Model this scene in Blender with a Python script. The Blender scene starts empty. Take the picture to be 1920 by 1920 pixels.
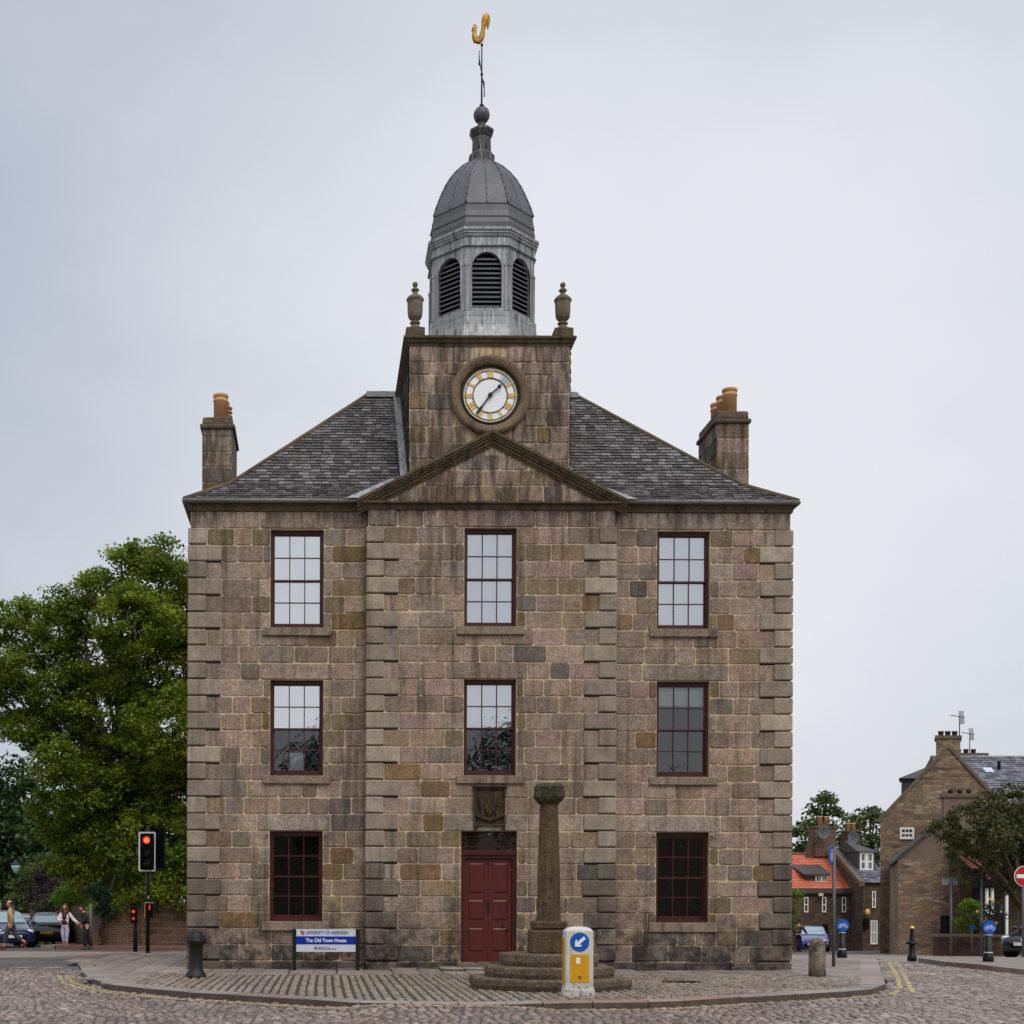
import bpy, bmesh, math, random
import numpy as np
from mathutils import Vector, Matrix, Euler
import mathutils.geometry as mg

# ------------------------------------------------------------------ scene, camera, light
sc = bpy.context.scene
F, PX, PY, HC, TH = 2640.0, 600.0, 1685.0, 1.49, 0.0035
cd = bpy.data.cameras.new('camera'); cam = bpy.data.objects.new('camera', cd)
sc.collection.objects.link(cam); sc.camera = cam
cd.sensor_width = 36; cd.lens = F/1920*36
cd.shift_x = 0.5-PX/1920; cd.shift_y = PY/1920-0.5
cd.clip_end = 3000; cd.clip_start = 0.1
cam.matrix_world = Matrix.Translation((0, 0, HC)) @ Matrix.Rotation(math.pi/2, 4, 'X') @ Matrix.Rotation(TH, 4, 'Z')

SUN_EL, SUN_AZ = math.radians(52), math.radians(158)   # azimuth measured from +Y towards +X
world = bpy.data.worlds.new("World"); sc.world = world; world.use_nodes = True
nt = world.node_tree; nt.nodes.clear(); NN = nt.nodes.new; LK = nt.links.new
out = NN('ShaderNodeOutputWorld'); bg = NN('ShaderNodeBackground'); LK(bg.outputs[0], out.inputs[0])
sky = NN('ShaderNodeTexSky'); sky.sky_type = 'NISHITA'; sky.sun_disc = False
sky.sun_elevation = SUN_EL; sky.sun_rotation = SUN_AZ; sky.dust_density = 4; sky.air_density = 1.2
tc = NN('ShaderNodeTexCoord'); sep = NN('ShaderNodeSeparateXYZ'); LK(tc.outputs['Generated'], sep.inputs[0])
def wmath(op, a, b=None, clamp=False):
    n = NN('ShaderNodeMath'); n.operation = op; n.use_clamp = clamp
    for i, v in enumerate((a, b)):
        if v is None: continue
        if isinstance(v, (int, float)): n.inputs[i].default_value = v
        else: LK(v, n.inputs[i])
    return n.outputs[0]
# overcast cloud deck: bluer towards the left of the view, brighter overhead
azr = NN('ShaderNodeMapRange'); azr.interpolation_type = 'SMOOTHSTEP'
azr.inputs['From Min'].default_value = 0.62; azr.inputs['From Max'].default_value = 0.10
dvn = NN('ShaderNodeVectorMath'); dvn.operation = 'DISTANCE'; dvn.inputs[1].default_value = (.22, .93, .30)
LK(tc.outputs['Generated'], dvn.inputs[0]); LK(dvn.outputs['Value'], azr.inputs['Value'])
noi = NN('ShaderNodeTexNoise'); noi.inputs['Scale'].default_value = 2.6; noi.inputs['Detail'].default_value = 5; noi.inputs['Roughness'].default_value = .5
mp = NN('ShaderNodeMapping'); mp.inputs['Scale'].default_value = (1, 1, 1.9); mp.inputs['Location'].default_value = (3.1, 1.7, .4)
LK(tc.outputs['Generated'], mp.inputs[0]); LK(mp.outputs[0], noi.inputs[0])
bkr = NN('ShaderNodeMapRange'); bkr.interpolation_type = 'SMOOTHSTEP'
bkr.inputs['From Min'].default_value = 0.72; bkr.inputs['From Max'].default_value = 0.2; LK(sep.outputs['Y'], bkr.inputs['Value'])
fac = wmath('ADD', wmath('MAXIMUM', azr.outputs[0], bkr.outputs[0]), wmath('MULTIPLY', wmath('SUBTRACT', noi.outputs[0], .5), 1.15), True)
mx = NN('ShaderNodeMix'); mx.data_type = 'RGBA'
mx.inputs[6].default_value = (.49, .55, .65, 1); mx.inputs[7].default_value = (.85, .87, .91, 1)
LK(fac, mx.inputs[0])
zr = NN('ShaderNodeMapRange'); zr.interpolation_type = 'SMOOTHSTEP'
zr.inputs['From Min'].default_value = .55; zr.inputs['From Max'].default_value = 1.0
zr.inputs['To Min'].default_value = 1.0; zr.inputs['To Max'].default_value = 1.7
LK(sep.outputs['Z'], zr.inputs['Value'])
sc1 = NN('ShaderNodeVectorMath'); sc1.operation = 'SCALE'; LK(mx.outputs[2], sc1.inputs[0]); LK(zr.outputs[0], sc1.inputs['Scale'])
sc2 = NN('ShaderNodeVectorMath'); sc2.operation = 'SCALE'; LK(sky.outputs[0], sc2.inputs[0]); sc2.inputs['Scale'].default_value = .08
mx2 = NN('ShaderNodeMix'); mx2.data_type = 'RGBA'; mx2.inputs[0].default_value = .1
LK(sc1.outputs[0], mx2.inputs[6]); LK(sc2.outputs[0], mx2.inputs[7])
LK(mx2.outputs[2], bg.inputs[0]); bg.inputs[1].default_value = 1.0

sd = bpy.data.lights.new('sun', 'SUN'); sd.energy = 1.45; sd.angle = math.radians(28); sd.color = (1, .94, .87)
sun = bpy.data.objects.new('sun', sd); sc.collection.objects.link(sun)
sv = Vector((math.sin(SUN_AZ)*math.cos(SUN_EL), math.cos(SUN_AZ)*math.cos(SUN_EL), math.sin(SUN_EL)))
sun.rotation_euler = sv.to_track_quat('Z', 'Y').to_euler()
sc.view_settings.view_transform = 'Standard'; sc.view_settings.look = 'None'
sc.view_settings.gamma = 1; sc.view_settings.exposure = 0.0
try: sc.view_settings.use_curve_mapping = False
except Exception: pass

# ------------------------------------------------------------------ helpers
rnd = random.Random(7)
rng = np.random.default_rng(11)
def lin(c): 
    return tuple(((v/255)/12.92 if v/255 <= .04045 else ((v/255+.055)/1.055)**2.4) for v in c)
def W(u, v, Y):                       # photo pixel at depth Y -> X, Z
    du, dv = u-PX, v-PY
    return ((du+dv*TH)/F*Y, HC-(dv-du*TH)/F*Y)
def G(u, v, z=0.0):                   # photo pixel on a level z -> X, Y
    du, dv = u-PX, v-PY
    Y = (HC-z)*F/(dv-du*TH)
    return ((du+dv*TH)/F*Y, Y)
def fall(x, y):                       # the streets drop away behind the house
    s = .02+(.031-.02)*min(max((x+2)/12, 0), 1)
    t = min(max(y-35.5, 0), 75)
    return -s*(t*t/(t+3))
KERBPX = [(146, 1801), (154, 1820), (167, 1832.5), (208, 1844), (271, 1851), (354, 1858.5), (444, 1863.5), (569, 1871),
          (673, 1878), (770, 1880.5), (860, 1881.5), (951, 1881), (1018, 1879), (1112, 1878), (1216, 1877), (1284, 1874), (1388, 1868), (1492, 1863),
          (1576, 1857.5), (1637, 1852), (1660, 1843), (1653, 1822), (1645, 1799)]
KERB = [G(*p) for p in KERBPX]
def road_z(x, y):
    b = .092*math.exp(-((x-1.75)/1.35)**4)*math.exp(-((y-20.2)/1.1)**2)
    return -.1+b+fall(x, y)
def pave_z(x, y):
    return fall(x, y)+.11*math.exp(-((x-3.4)/1.5)**2)*math.exp(-((y-30.3)/1.0)**2)

# --- materials
def new_mat(name):
    m = bpy.data.materials.new(name); m.use_nodes = True
    t = m.node_tree; b = t.nodes['Principled BSDF']; return m, t, b
def N(t, k, **kw):
    n = t.nodes.new(k)
    for a, v in kw.items(): setattr(n, a, v)
    return n
def noise(t, scale, detail=3, rough=.55, stretch=None, vec=None):
    n = N(t, 'ShaderNodeTexNoise'); n.inputs['Scale'].default_value = scale
    n.inputs['Detail'].default_value = detail; n.inputs['Roughness'].default_value = rough
    if vec is None: vec = N(t, 'ShaderNodeTexCoord').outputs['Object']
    if stretch:
        mpn = N(t, 'ShaderNodeMapping'); mpn.inputs['Scale'].default_value = stretch
        t.links.new(vec, mpn.inputs[0]); vec = mpn.outputs[0]
    t.links.new(vec, n.inputs[0]); return n.outputs[0]
def rng_node(t, v, a, b, c, d, smooth=False):
    n = N(t, 'ShaderNodeMapRange'); n.inputs['From Min'].default_value = a; n.inputs['From Max'].default_value = b
    n.inputs['To Min'].default_value = c; n.inputs['To Max'].default_value = d
    if smooth: n.interpolation_type = 'SMOOTHSTEP'
    t.links.new(v, n.inputs['Value']); return n.outputs[0]
def mth(t, op, a, b):
    n = N(t, 'ShaderNodeMath', operation=op)
    for i, v in enumerate((a, b)):
        if isinstance(v, (int, float)): n.inputs[i].default_value = v
        else: t.links.new(v, n.inputs[i])
    return n.outputs[0]
def vscale(t, col, s):
    n = N(t, 'ShaderNodeVectorMath', operation='SCALE'); t.links.new(col, n.inputs[0])
    if isinstance(s, (int, float)): n.inputs['Scale'].default_value = s
    else: t.links.new(s, n.inputs['Scale'])
    return n.outputs[0]
def mix(t, f, a, b):
    n = N(t, 'ShaderNodeMix', data_type='RGBA')
    for i, v in ((0, f), (6, a), (7, b)):
        if isinstance(v, (int, float)): n.inputs[i].default_value = v
        elif isinstance(v, tuple): n.inputs[i].default_value = (*v, 1)
        else: t.links.new(v, n.inputs[i])
    return n.outputs[2]
def bump(t, b, h, strength, dist=.02):
    n = N(t, 'ShaderNodeBump'); n.inputs['Strength'].default_value = strength; n.inputs['Distance'].default_value = dist
    t.links.new(h, n.inputs['Height']); t.links.new(n.outputs[0], b.inputs['Normal'])

def simple(name, c, rough=.7, metal=0, var=.12, vs=3, bs=0, bsc=30, spec=.4, island=0, coat=0):
    m, t, b = new_mat(name); c = lin(c)
    b.inputs['Roughness'].default_value = rough; b.inputs['Metallic'].default_value = metal
    b.inputs['Specular IOR Level'].default_value = spec
    if coat: b.inputs['Coat Weight'].default_value = coat; b.inputs['Coat Roughness'].default_value = .05
    rgb = N(t, 'ShaderNodeRGB'); rgb.outputs[0].default_value = (*c, 1); col = rgb.outputs[0]
    if var: col = vscale(t, col, rng_node(t, noise(t, vs, 4), .3, .7, 1-var, 1+var))
    if island:
        g = N(t, 'ShaderNodeNewGeometry')
        col = vscale(t, col, rng_node(t, g.outputs['Random Per Island'], 0, 1, 1-island, 1+island))
    t.links.new(col, b.inputs['Base Color'])
    if bs: bump(t, b, noise(t, bsc, 5), bs)
    return m

def stone_mat(name, attr=True, base=(140, 125, 112), streak=.62, dirt=True, rough=.88, speck=.23, bsc=22):
    m, t, b = new_mat(name); b.inputs['Roughness'].default_value = rough; b.inputs['Specular IOR Level'].default_value = .25
    if attr: col = N(t, 'ShaderNodeAttribute', attribute_name='tone').outputs['Color']
    else:
        rgb = N(t, 'ShaderNodeRGB'); rgb.outputs[0].default_value = (*lin(base), 1); col = rgb.outputs[0]
    col = vscale(t, col, rng_node(t, noise(t, 70, 2, .7), .3, .7, 1-speck*1.6, 1+speck*1.6))
    col = vscale(t, col, rng_node(t, noise(t, 30, 3, .8), .32, .68, 1-speck*1.9, 1+speck*1.9))
    col = vscale(t, col, rng_node(t, noise(t, 9, 3, .6), .3, .7, 1-speck*.7, 1+speck*.7))
    col = vscale(t, col, rng_node(t, noise(t, 2.3, 5, .65), .3, .7, .78, 1.2))
    # warm/olive lichen tint patches
    col = mix(t, rng_node(t, noise(t, 1.1, 4, .6), .56, .72, 0, .26, True), col, lin((108, 92, 66)))
    # rain streaks
    st = noise(t, 1.0, 4, .6, (5.5, 5.5, .38))
    big = noise(t, .55, 2, .5)
    sm = mth(t, 'MULTIPLY', rng_node(t, st, .47, .68, 0, streak, True), rng_node(t, big, .36, .60, .3, 1, True))
    col = mix(t, sm, col, lin((46, 42, 38)))
    if dirt:
        geo = N(t, 'ShaderNodeTexCoord'); sp = N(t, 'ShaderNodeSeparateXYZ'); t.links.new(geo.outputs['Object'], sp.inputs[0])
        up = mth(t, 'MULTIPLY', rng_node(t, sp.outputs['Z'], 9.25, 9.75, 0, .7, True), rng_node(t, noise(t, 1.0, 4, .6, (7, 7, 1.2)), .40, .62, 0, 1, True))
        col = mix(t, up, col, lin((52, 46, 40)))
        low = rng_node(t, sp.outputs['Z'], .15, 1.9, 1, 0, True)
        bl = rng_node(t, noise(t, 2.6, 6, .7), .42, .60, 0, 1, True)
        col = mix(t, mth(t, 'MULTIPLY', mth(t, 'MULTIPLY', low, bl), .8), col, lin((30, 30, 32)))
        col = vscale(t, col, rng_node(t, noise(t, .8, 4, .6), .35, .65, .86, 1.06, True))
    t.links.new(col, b.inputs['Base Color'])
    hh = mth(t, 'ADD', mth(t, 'MULTIPLY', noise(t, bsc, 6, .65), .7), mth(t, 'MULTIPLY', noise(t, 110, 2), .3))
    bump(t, b, hh, .55, .02)
    return m

def brick_mat(name, c1, c2, mortar, bw=.5, rh=.2, ms=.02, wall_axis='XZ', rough=.9, bs=.4, var=.25, bright=1.0):
    m, t, b = new_mat(name); b.inputs['Roughness'].default_value = rough; b.inputs['Specular IOR Level'].default_value = .2
    tcn = N(t, 'ShaderNodeTexCoord'); s = N(t, 'ShaderNodeSeparateXYZ'); t.links.new(tcn.outputs['Object'], s.inputs[0])
    cb = N(t, 'ShaderNodeCombineXYZ')
    if wall_axis == 'XZ':
        t.links.new(mth(t, 'ADD', s.outputs['X'], s.outputs['Y']), cb.inputs[0]); t.links.new(s.outputs['Z'], cb.inputs[1])
    else:
        t.links.new(s.outputs['X'], cb.inputs[0]); t.links.new(s.outputs['Y'], cb.inputs[1])
    dn = N(t, 'ShaderNodeTexNoise'); dn.inputs['Scale'].default_value = 2.2/max(bw, .1); t.links.new(cb.outputs[0], dn.inputs[0])
    dv = N(t, 'ShaderNodeVectorMath', operation='SCALE'); t.links.new(dn.outputs['Color'], dv.inputs[0]); dv.inputs['Scale'].default_value = rh*.55
    ad = N(t, 'ShaderNodeVectorMath', operation='ADD'); t.links.new(cb.outputs[0], ad.inputs[0]); t.links.new(dv.outputs[0], ad.inputs[1])
    br = N(t, 'ShaderNodeTexBrick'); br.inputs['Scale'].default_value = 1
    br.inputs['Color1'].default_value = (*lin(c1), 1); br.inputs['Color2'].default_value = (*lin(c2), 1); br.inputs['Mortar'].default_value = (*lin(mortar), 1)
    br.inputs['Brick Width'].default_value = bw; br.inputs['Row Height'].default_value = rh; br.inputs['Mortar Size'].default_value = ms
    br.inputs['Mortar Smooth'].default_value = .4; br.inputs['Bias'].default_value = 0
    t.links.new(ad.outputs[0], br.inputs[0])
    col = vscale(t, br.outputs['Color'], rng_node(t, noise(t, 3.1, 5, .7), .3, .7, 1-var, 1+var))
    col = vscale(t, col, rng_node(t, noise(t, 25, 3, .7), .3, .7, (1-var*.8)*bright, (1+var*.8)*bright))
    t.links.new(col, b.inputs['Base Color'])
    inv = mth(t, 'SUBTRACT', 1.0, br.outputs['Fac'])
    bump(t, b, mth(t, 'ADD', inv, mth(t, 'MULTIPLY', noise(t, 18, 4), .7)), bs, .03)
    return m

def rubble_mat(name, cols, mortar, sx=2.0, sz=4.6, bs=.9, mw=.07):
    m, t, b = new_mat(name); b.inputs['Roughness'].default_value = .92; b.inputs['Specular IOR Level'].default_value = .2
    tcn = N(t, 'ShaderNodeTexCoord'); s = N(t, 'ShaderNodeSeparateXYZ'); t.links.new(tcn.outputs['Object'], s.inputs[0])
    cb = N(t, 'ShaderNodeCombineXYZ'); t.links.new(mth(t, 'MULTIPLY', mth(t, 'ADD', s.outputs['X'], s.outputs['Y']), sx), cb.inputs[0]); t.links.new(mth(t, 'MULTIPLY', s.outputs['Z'], sz), cb.inputs[1])
    vo = N(t, 'ShaderNodeTexVoronoi', voronoi_dimensions='2D', feature='F1'); vo.inputs['Scale'].default_value = 1; vo.inputs['Randomness'].default_value = .8
    dn = N(t, 'ShaderNodeTexNoise'); dn.inputs['Scale'].default_value = .9; dn.inputs['Detail'].default_value = 3; t.links.new(cb.outputs[0], dn.inputs[0])
    dvv = N(t, 'ShaderNodeVectorMath', operation='SCALE'); t.links.new(dn.outputs['Color'], dvv.inputs[0]); dvv.inputs['Scale'].default_value = .9
    ad = N(t, 'ShaderNodeVectorMath', operation='ADD'); t.links.new(cb.outputs[0], ad.inputs[0]); t.links.new(dvv.outputs[0], ad.inputs[1])
    ve = N(t, 'ShaderNodeTexVoronoi', voronoi_dimensions='2D', feature='DISTANCE_TO_EDGE'); ve.inputs['Scale'].default_value = 1; ve.inputs['Randomness'].default_value = .8
    for v in (vo, ve): t.links.new(ad.outputs[0], v.inputs['Vector'])
    s2 = N(t, 'ShaderNodeSeparateXYZ'); t.links.new(vo.outputs['Color'], s2.inputs[0])
    cr = N(t, 'ShaderNodeValToRGB'); cr.color_ramp.elements[0].color = (*lin(cols[0]), 1); cr.color_ramp.elements[1].color = (*lin(cols[-1]), 1)
    for i, c in enumerate(cols[1:-1]):
        e = cr.color_ramp.elements.new((i+1)/(len(cols)-1)); e.color = (*lin(c), 1)
    t.links.new(s2.outputs[0], cr.inputs[0])
    col = vscale(t, cr.outputs[0], rng_node(t, noise(t, 9, 4, .7), .3, .7, .72, 1.28)); col = vscale(t, col, rng_node(t, noise(t, .5, 4, .6), .3, .7, .75, 1.15))
    em = rng_node(t, ve.outputs['Distance'], mw*.4, mw, 0, 1, True)
    col = mix(t, em, lin(mortar), col); t.links.new(col, b.inputs['Base Color'])
    bump(t, b, mth(t, 'ADD', em, mth(t, 'MULTIPLY', noise(t, 16, 4), .6)), bs, .04); return m

def leaf_mat(name, c1, c2, c3, trans=.35):
    m, t, b = new_mat(name)
    g = N(t, 'ShaderNodeNewGeometry'); r = g.outputs['Random Per Island']
    col = mix(t, rng_node(t, r, .0, .8, 0, 1), lin(c1), lin(c2))
    col = mix(t, rng_node(t, noise(t, .9, 3), .50, .68, 0, .75, True), col, lin(c3))
    col = vscale(t, col, rng_node(t, noise(t, 5, 2), .3, .7, .75, 1.25))
    b.inputs['Roughness'].default_value = .5; b.inputs['Specular IOR Level'].default_value = .3
    t.links.new(col, b.inputs['Base Color'])
    tr = N(t, 'ShaderNodeBsdfTranslucent'); t.links.new(vscale(t, col, 1.3), tr.inputs[0])
    ms = N(t, 'ShaderNodeMixShader'); ms.inputs[0].default_value = trans
    t.links.new(b.outputs[0], ms.inputs[1]); t.links.new(tr.outputs[0], ms.inputs[2])
    t.links.new(ms.outputs[0], t.nodes['Material Output'].inputs[0]); return m

def glass_mat(name, tint=(200, 205, 205), refl=.06, wav=.0):
    m, t, b = new_mat(name); t.nodes.remove(b)
    tr = N(t, 'ShaderNodeBsdfTransparent'); tr.inputs[0].default_value = (*lin(tint), 1)
    gl = N(t, 'ShaderNodeBsdfGlossy'); gl.inputs['Roughness'].default_value = .02; gl.inputs[0].default_value = (.95, .97, 1, 1)
    fr = N(t, 'ShaderNodeFresnel'); fr.inputs[0].default_value = 1.5
    f = mth(t, 'ADD', fr.outputs[0], refl)
    if wav:
        bn = N(t, 'ShaderNodeBump'); bn.inputs['Strength'].default_value = wav; bn.inputs['Distance'].default_value = .01
        t.links.new(noise(t, 3.5, 2), bn.inputs['Height']); t.links.new(bn.outputs[0], gl.inputs['Normal'])
    ms = N(t, 'ShaderNodeMixShader'); t.links.new(f, ms.inputs[0]); t.links.new(tr.outputs[0], ms.inputs[1]); t.links.new(gl.outputs[0], ms.inputs[2])
    t.links.new(ms.outputs[0], t.nodes['Material Output'].inputs[0]); return m
def emit_mat(name, c, s):
    m, t, b = new_mat(name); b.inputs['Base Color'].default_value = (.02, .0, .0, 1)
    b.inputs['Emission Color'].default_value = (*c, 1); b.inputs['Emission Strength'].default_value = s; return m

# --- mesh builder
_cb = None
def cbox_template():
    global _cb
    bm = bmesh.new()
    for sx in (-1, 1):
        for sy in (-1, 1):
            for sz in (-1, 1):
                for ax in range(3):
                    p = [sx, sy, sz]; q = [0, 0, 0]; q[ax] = 1
                    bm.verts.new([p[i]*(1.0 if q[i] else .8) for i in range(3)])
    bm.verts.ensure_lookup_table(); idx = {}
    order = [(sx, sy, sz, ax) for sx in (-1, 1) for sy in (-1, 1) for sz in (-1, 1) for ax in range(3)]
    for i, v in enumerate(bm.verts): v.index = i
    lay = bm.verts.layers.int.new('o')
    for i, v in enumerate(bm.verts): v[lay] = i
    bmesh.ops.convex_hull(bm, input=bm.verts)
    bmesh.ops.dissolve_limit(bm, angle_limit=.01, verts=bm.verts, edges=bm.edges)
    faces = [[v[lay] for v in f.verts] for f in bm.faces]
    bm.free(); _cb = (order, faces)
cbox_template()

SHEAR = [0.0, 0.0]
class MB:
    def __init__(s): s.v = []; s.f = []; s.m = []; s.c = []; s.sm = []
    def add(s, vs, fs, mi=0, col=None, sm=False):
        o = len(s.v); s.v += [tuple(p) for p in vs]
        for f in fs:
            s.f.append([o+i for i in f]); s.m.append(mi); s.c.append(col); s.sm.append(sm)
        return s
    def quad(s, a, b, c, d, mi=0, col=None): return s.add([a, b, c, d], [(0, 1, 2, 3)], mi, col)
    def box(s, x0, x1, y0, y1, z0, z1, mi=0, col=None):
        return s.add([(x0, y0, z0), (x1, y0, z0), (x1, y1, z0), (x0, y1, z0), (x0, y0, z1), (x1, y0, z1), (x1, y1, z1), (x0, y1, z1)],
                     [(0, 3, 2, 1), (4, 5, 6, 7), (0, 1, 5, 4), (1, 2, 6, 5), (2, 3, 7, 6), (3, 0, 4, 7)], mi, col)
    def cbox(s, x0, x1, y0, y1, z0, z1, c=.02, mi=0, col=None, jit=0):
        order, faces = _cb; vs = []
        j = {}
        for sx, sy, sz, ax in order:
            k = (sx, sy, sz)
            if k not in j: j[k] = [rnd.uniform(-jit, jit) for _ in range(3)]
            ins = [c, c, c]; ins[ax] = 0
            x = (x0+ins[0]) if sx < 0 else (x1-ins[0]); y = (y0+ins[1]) if sy < 0 else (y1-ins[1]); z = (z0+ins[2]) if sz < 0 else (z1-ins[2])
            vs.append((x+j[k][0], y+j[k][1], z+j[k][2]))
        return s.add(vs, faces, mi, col)
    def lathe(s, prof, n=16, c=(0, 0), ph=0, mi=0, col=None, sm=True, apo=False):
        k = 1/math.cos(math.pi/n) if apo else 1; vs = []; fs = []
        for r, z in prof:
            for i in range(n):
                a = ph+2*math.pi*i/n; vs.append((c[0]+r*k*math.cos(a), c[1]+r*k*math.sin(a), z))
        for j in range(len(prof)-1):
            for i in range(n):
                fs.append((j*n+i, j*n+(i+1) % n, (j+1)*n+(i+1) % n, (j+1)*n+i))
        fs.append(tuple(range(n))[::-1]); fs.append(tuple((len(prof)-1)*n+i for i in range(n)))
        return s.add(vs, fs, mi, col, sm)
    def tube(s, p0, p1, r0, r1=None, n=8, mi=0, col=None, sm=True):
        r1 = r0 if r1 is None else r1; a = Vector(p0); b = Vector(p1); d = (b-a)
        if d.length < 1e-6: return s
        q = d.to_track_quat('Z', 'Y'); vs = []
        for p, r in ((a, r0), (b, r1)):
            for i in range(n):
                an = 2*math.pi*i/n; vs.append(p+q @ Vector((r*math.cos(an), r*math.sin(an), 0)))
        fs = [(i, (i+1) % n, n+(i+1) % n, n+i) for i in range(n)]+[tuple(range(n))[::-1], tuple(range(n, 2*n))]
        return s.add(vs, fs, mi, col, sm)
    def path(s, pts, r, n=6, mi=0):
        for a, b in zip(pts, pts[1:]): s.tube(a, b, r, r, n, mi)
        return s
    def ball(s, c, r, n=12, mi=0, col=None, sc=(1, 1, 1)):
        vs = []; fs = []; m = n//2
        for j in range(1, m):
            t = math.pi*j/m
            for i in range(n):
                a = 2*math.pi*i/n; vs.append((c[0]+r*sc[0]*math.sin(t)*math.cos(a), c[1]+r*sc[1]*math.sin(t)*math.sin(a), c[2]+r*sc[2]*math.cos(t)))
        k = len(vs); vs += [(c[0], c[1], c[2]+r*sc[2]), (c[0], c[1], c[2]-r*sc[2])]
        for j in range(m-2):
            for i in range(n): fs.append((j*n+i, (j+1)*n+i, (j+1)*n+(i+1) % n, j*n+(i+1) % n))
        for i in range(n): fs.append((k, i, (i+1) % n)); fs.append((k+1, (m-2)*n+(i+1) % n, (m-2)*n+i))
        return s.add(vs, fs, mi, col, True)
    def prism(s, pts, y0, y1, mi=0, col=None):      # pts in (x, z), extruded along y
        n = len(pts); vs = [(x, y0, z) for x, z in pts]+[(x, y1, z) for x, z in pts]
        return s.add(vs, [tuple(range(n)), tuple(range(n, 2*n))[::-1]]+[(i, n+i, n+(i+1) % n, (i+1) % n) for i in range(n)], mi, col)
    def disc(s, c, r, n=24, mi=0, col=None, r0=0, a0=0, a1=2*math.pi, d=.004):   # facing -Y, real thickness
        full = abs(a1-a0-2*math.pi) < 1e-6; k = n+1
        A = [a0+(a1-a0)*i/n for i in range(k)]
        ring = lambda rr, y: [(c[0]+rr*math.sin(a), y, c[2]+rr*math.cos(a)) for a in A]
        o = ring(r, c[1]); o2 = ring(r, c[1]+d)
        if r0:
            i0 = ring(r0, c[1]); i2 = ring(r0, c[1]+d); vs = o+i0+o2+i2
            fs = []
            for i in range(n):
                fs += [(i, i+1, k+i+1, k+i), (2*k+i, 3*k+i, 3*k+i+1, 2*k+i+1), (i, 2*k+i, 2*k+i+1, i+1), (k+i, k+i+1, 3*k+i+1, 3*k+i)]
            return s.add(vs, fs, mi, col)
        vs = o[:-1]+o2[:-1]
        return s.add(vs, [tuple(range(n)), tuple(range(n, 2*n))[::-1]]+[(i, n+i, n+(i+1) % n, (i+1) % n) for i in range(n)], mi, col)
    def xform(s, M, start=0):
        for i in range(start, len(s.v)): s.v[i] = tuple(M @ Vector(s.v[i]))
        return s
    def build(s, name, mats, parent=None, fix=True, **props):
        if not isinstance(mats, (list, tuple)): mats = [mats]
        off = worg(parent)
        if SHEAR[0]: s.v = [(x+SHEAR[0]*(y-SHEAR[1]), y, z) for x, y, z in s.v]
        me = bpy.data.meshes.new(name)
        me.from_pydata([(x-off[0], y-off[1], z-off[2]) for x, y, z in s.v], [], s.f)
        for m in mats: me.materials.append(m)
        me.polygons.foreach_set('material_index', s.m); me.polygons.foreach_set('use_smooth', s.sm)
        if any(c is not None for c in s.c):
            at = me.color_attributes.new('tone', 'FLOAT_COLOR', 'CORNER'); arr = []
            for f, c in zip(s.f, s.c):
                cc = (*(c or (.2, .2, .2)), 1.0); arr += list(cc)*len(f)
            at.data.foreach_set('color', arr)
        if fix:
            bm = bmesh.new(); bm.from_mesh(me); bmesh.ops.recalc_face_normals(bm, faces=bm.faces); bm.to_mesh(me); bm.free()
        me.update()
        o = bpy.data.objects.new(name, me); sc.collection.objects.link(o)
        if parent: o.parent = parent
        for k, v in props.items(): o[k] = v
        return o
def worg(o):
    p = Vector((0, 0, 0))
    while o is not None: p += o.location; o = o.parent
    return p
def thing(name, label, cat, loc=(0, 0, 0), rz=0, group=None):
    o = bpy.data.objects.new(name, None); sc.collection.objects.link(o); o.location = loc; o.rotation_euler = (0, 0, rz)
    o.empty_display_size = .2; o['label'] = label; o['category'] = cat
    if group: o['group'] = group
    return o
def copy_tree(o, parent=None, label=None, loc=None, rz=None, scale=None):
    c = o.copy(); sc.collection.objects.link(c); c.parent = parent
    if label: c['label'] = label
    if loc is not None: c.location = loc
    if rz is not None: c.rotation_euler = (0, 0, rz)
    if scale is not None: c.scale = (scale,)*3
    for ch in [q for q in o.children]: copy_tree(ch, c)
    return c
def raw_mesh(name, V, Fc, mats, nper, parent=None, **props):   # fast: all faces have nper corners
    off = np.array(worg(parent)); V = np.asarray(V, dtype=np.float32)-off.astype(np.float32)
    Fc = np.asarray(Fc, dtype=np.int32).reshape(-1); nf = len(Fc)//nper
    me = bpy.data.meshes.new(name); me.vertices.add(len(V)); me.vertices.foreach_set('co', V.reshape(-1))
    me.loops.add(len(Fc)); me.loops.foreach_set('vertex_index', Fc)
    me.polygons.add(nf); me.polygons.foreach_set('loop_start', np.arange(0, nf*nper, nper, dtype=np.int32))
    me.polygons.foreach_set('loop_total', np.full(nf, nper, dtype=np.int32))
    me.update(calc_edges=True); me.validate()
    for m in (mats if isinstance(mats, (list, tuple)) else [mats]): me.materials.append(m)
    o = bpy.data.objects.new(name, me); sc.collection.objects.link(o)
    if parent: o.parent = parent
    for k, v in props.items(): o[k] = v
    return o
def text_into(mb, s, size, M, mi=0, align='CENTER', ext=.002, bold=0, sx=1.0):
    cu = bpy.data.curves.new('t', 'FONT'); cu.body = s; cu.size = size; cu.align_x = align; cu.extrude = ext; cu.offset = bold
    cu.resolution_u = 3
    o = bpy.data.objects.new('t', cu); sc.collection.objects.link(o)
    bpy.context.view_layer.update()
    me = bpy.data.meshes.new_from_object(o.evaluated_get(bpy.context.evaluated_depsgraph_get()))
    vs = [M @ Vector((v.co.x*sx, v.co.y, v.co.z)) for v in me.vertices]
    mb.add(vs, [tuple(p.vertices) for p in me.polygons], mi)
    bpy.data.objects.remove(o); bpy.data.curves.remove(cu); bpy.data.meshes.remove(me)
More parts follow.
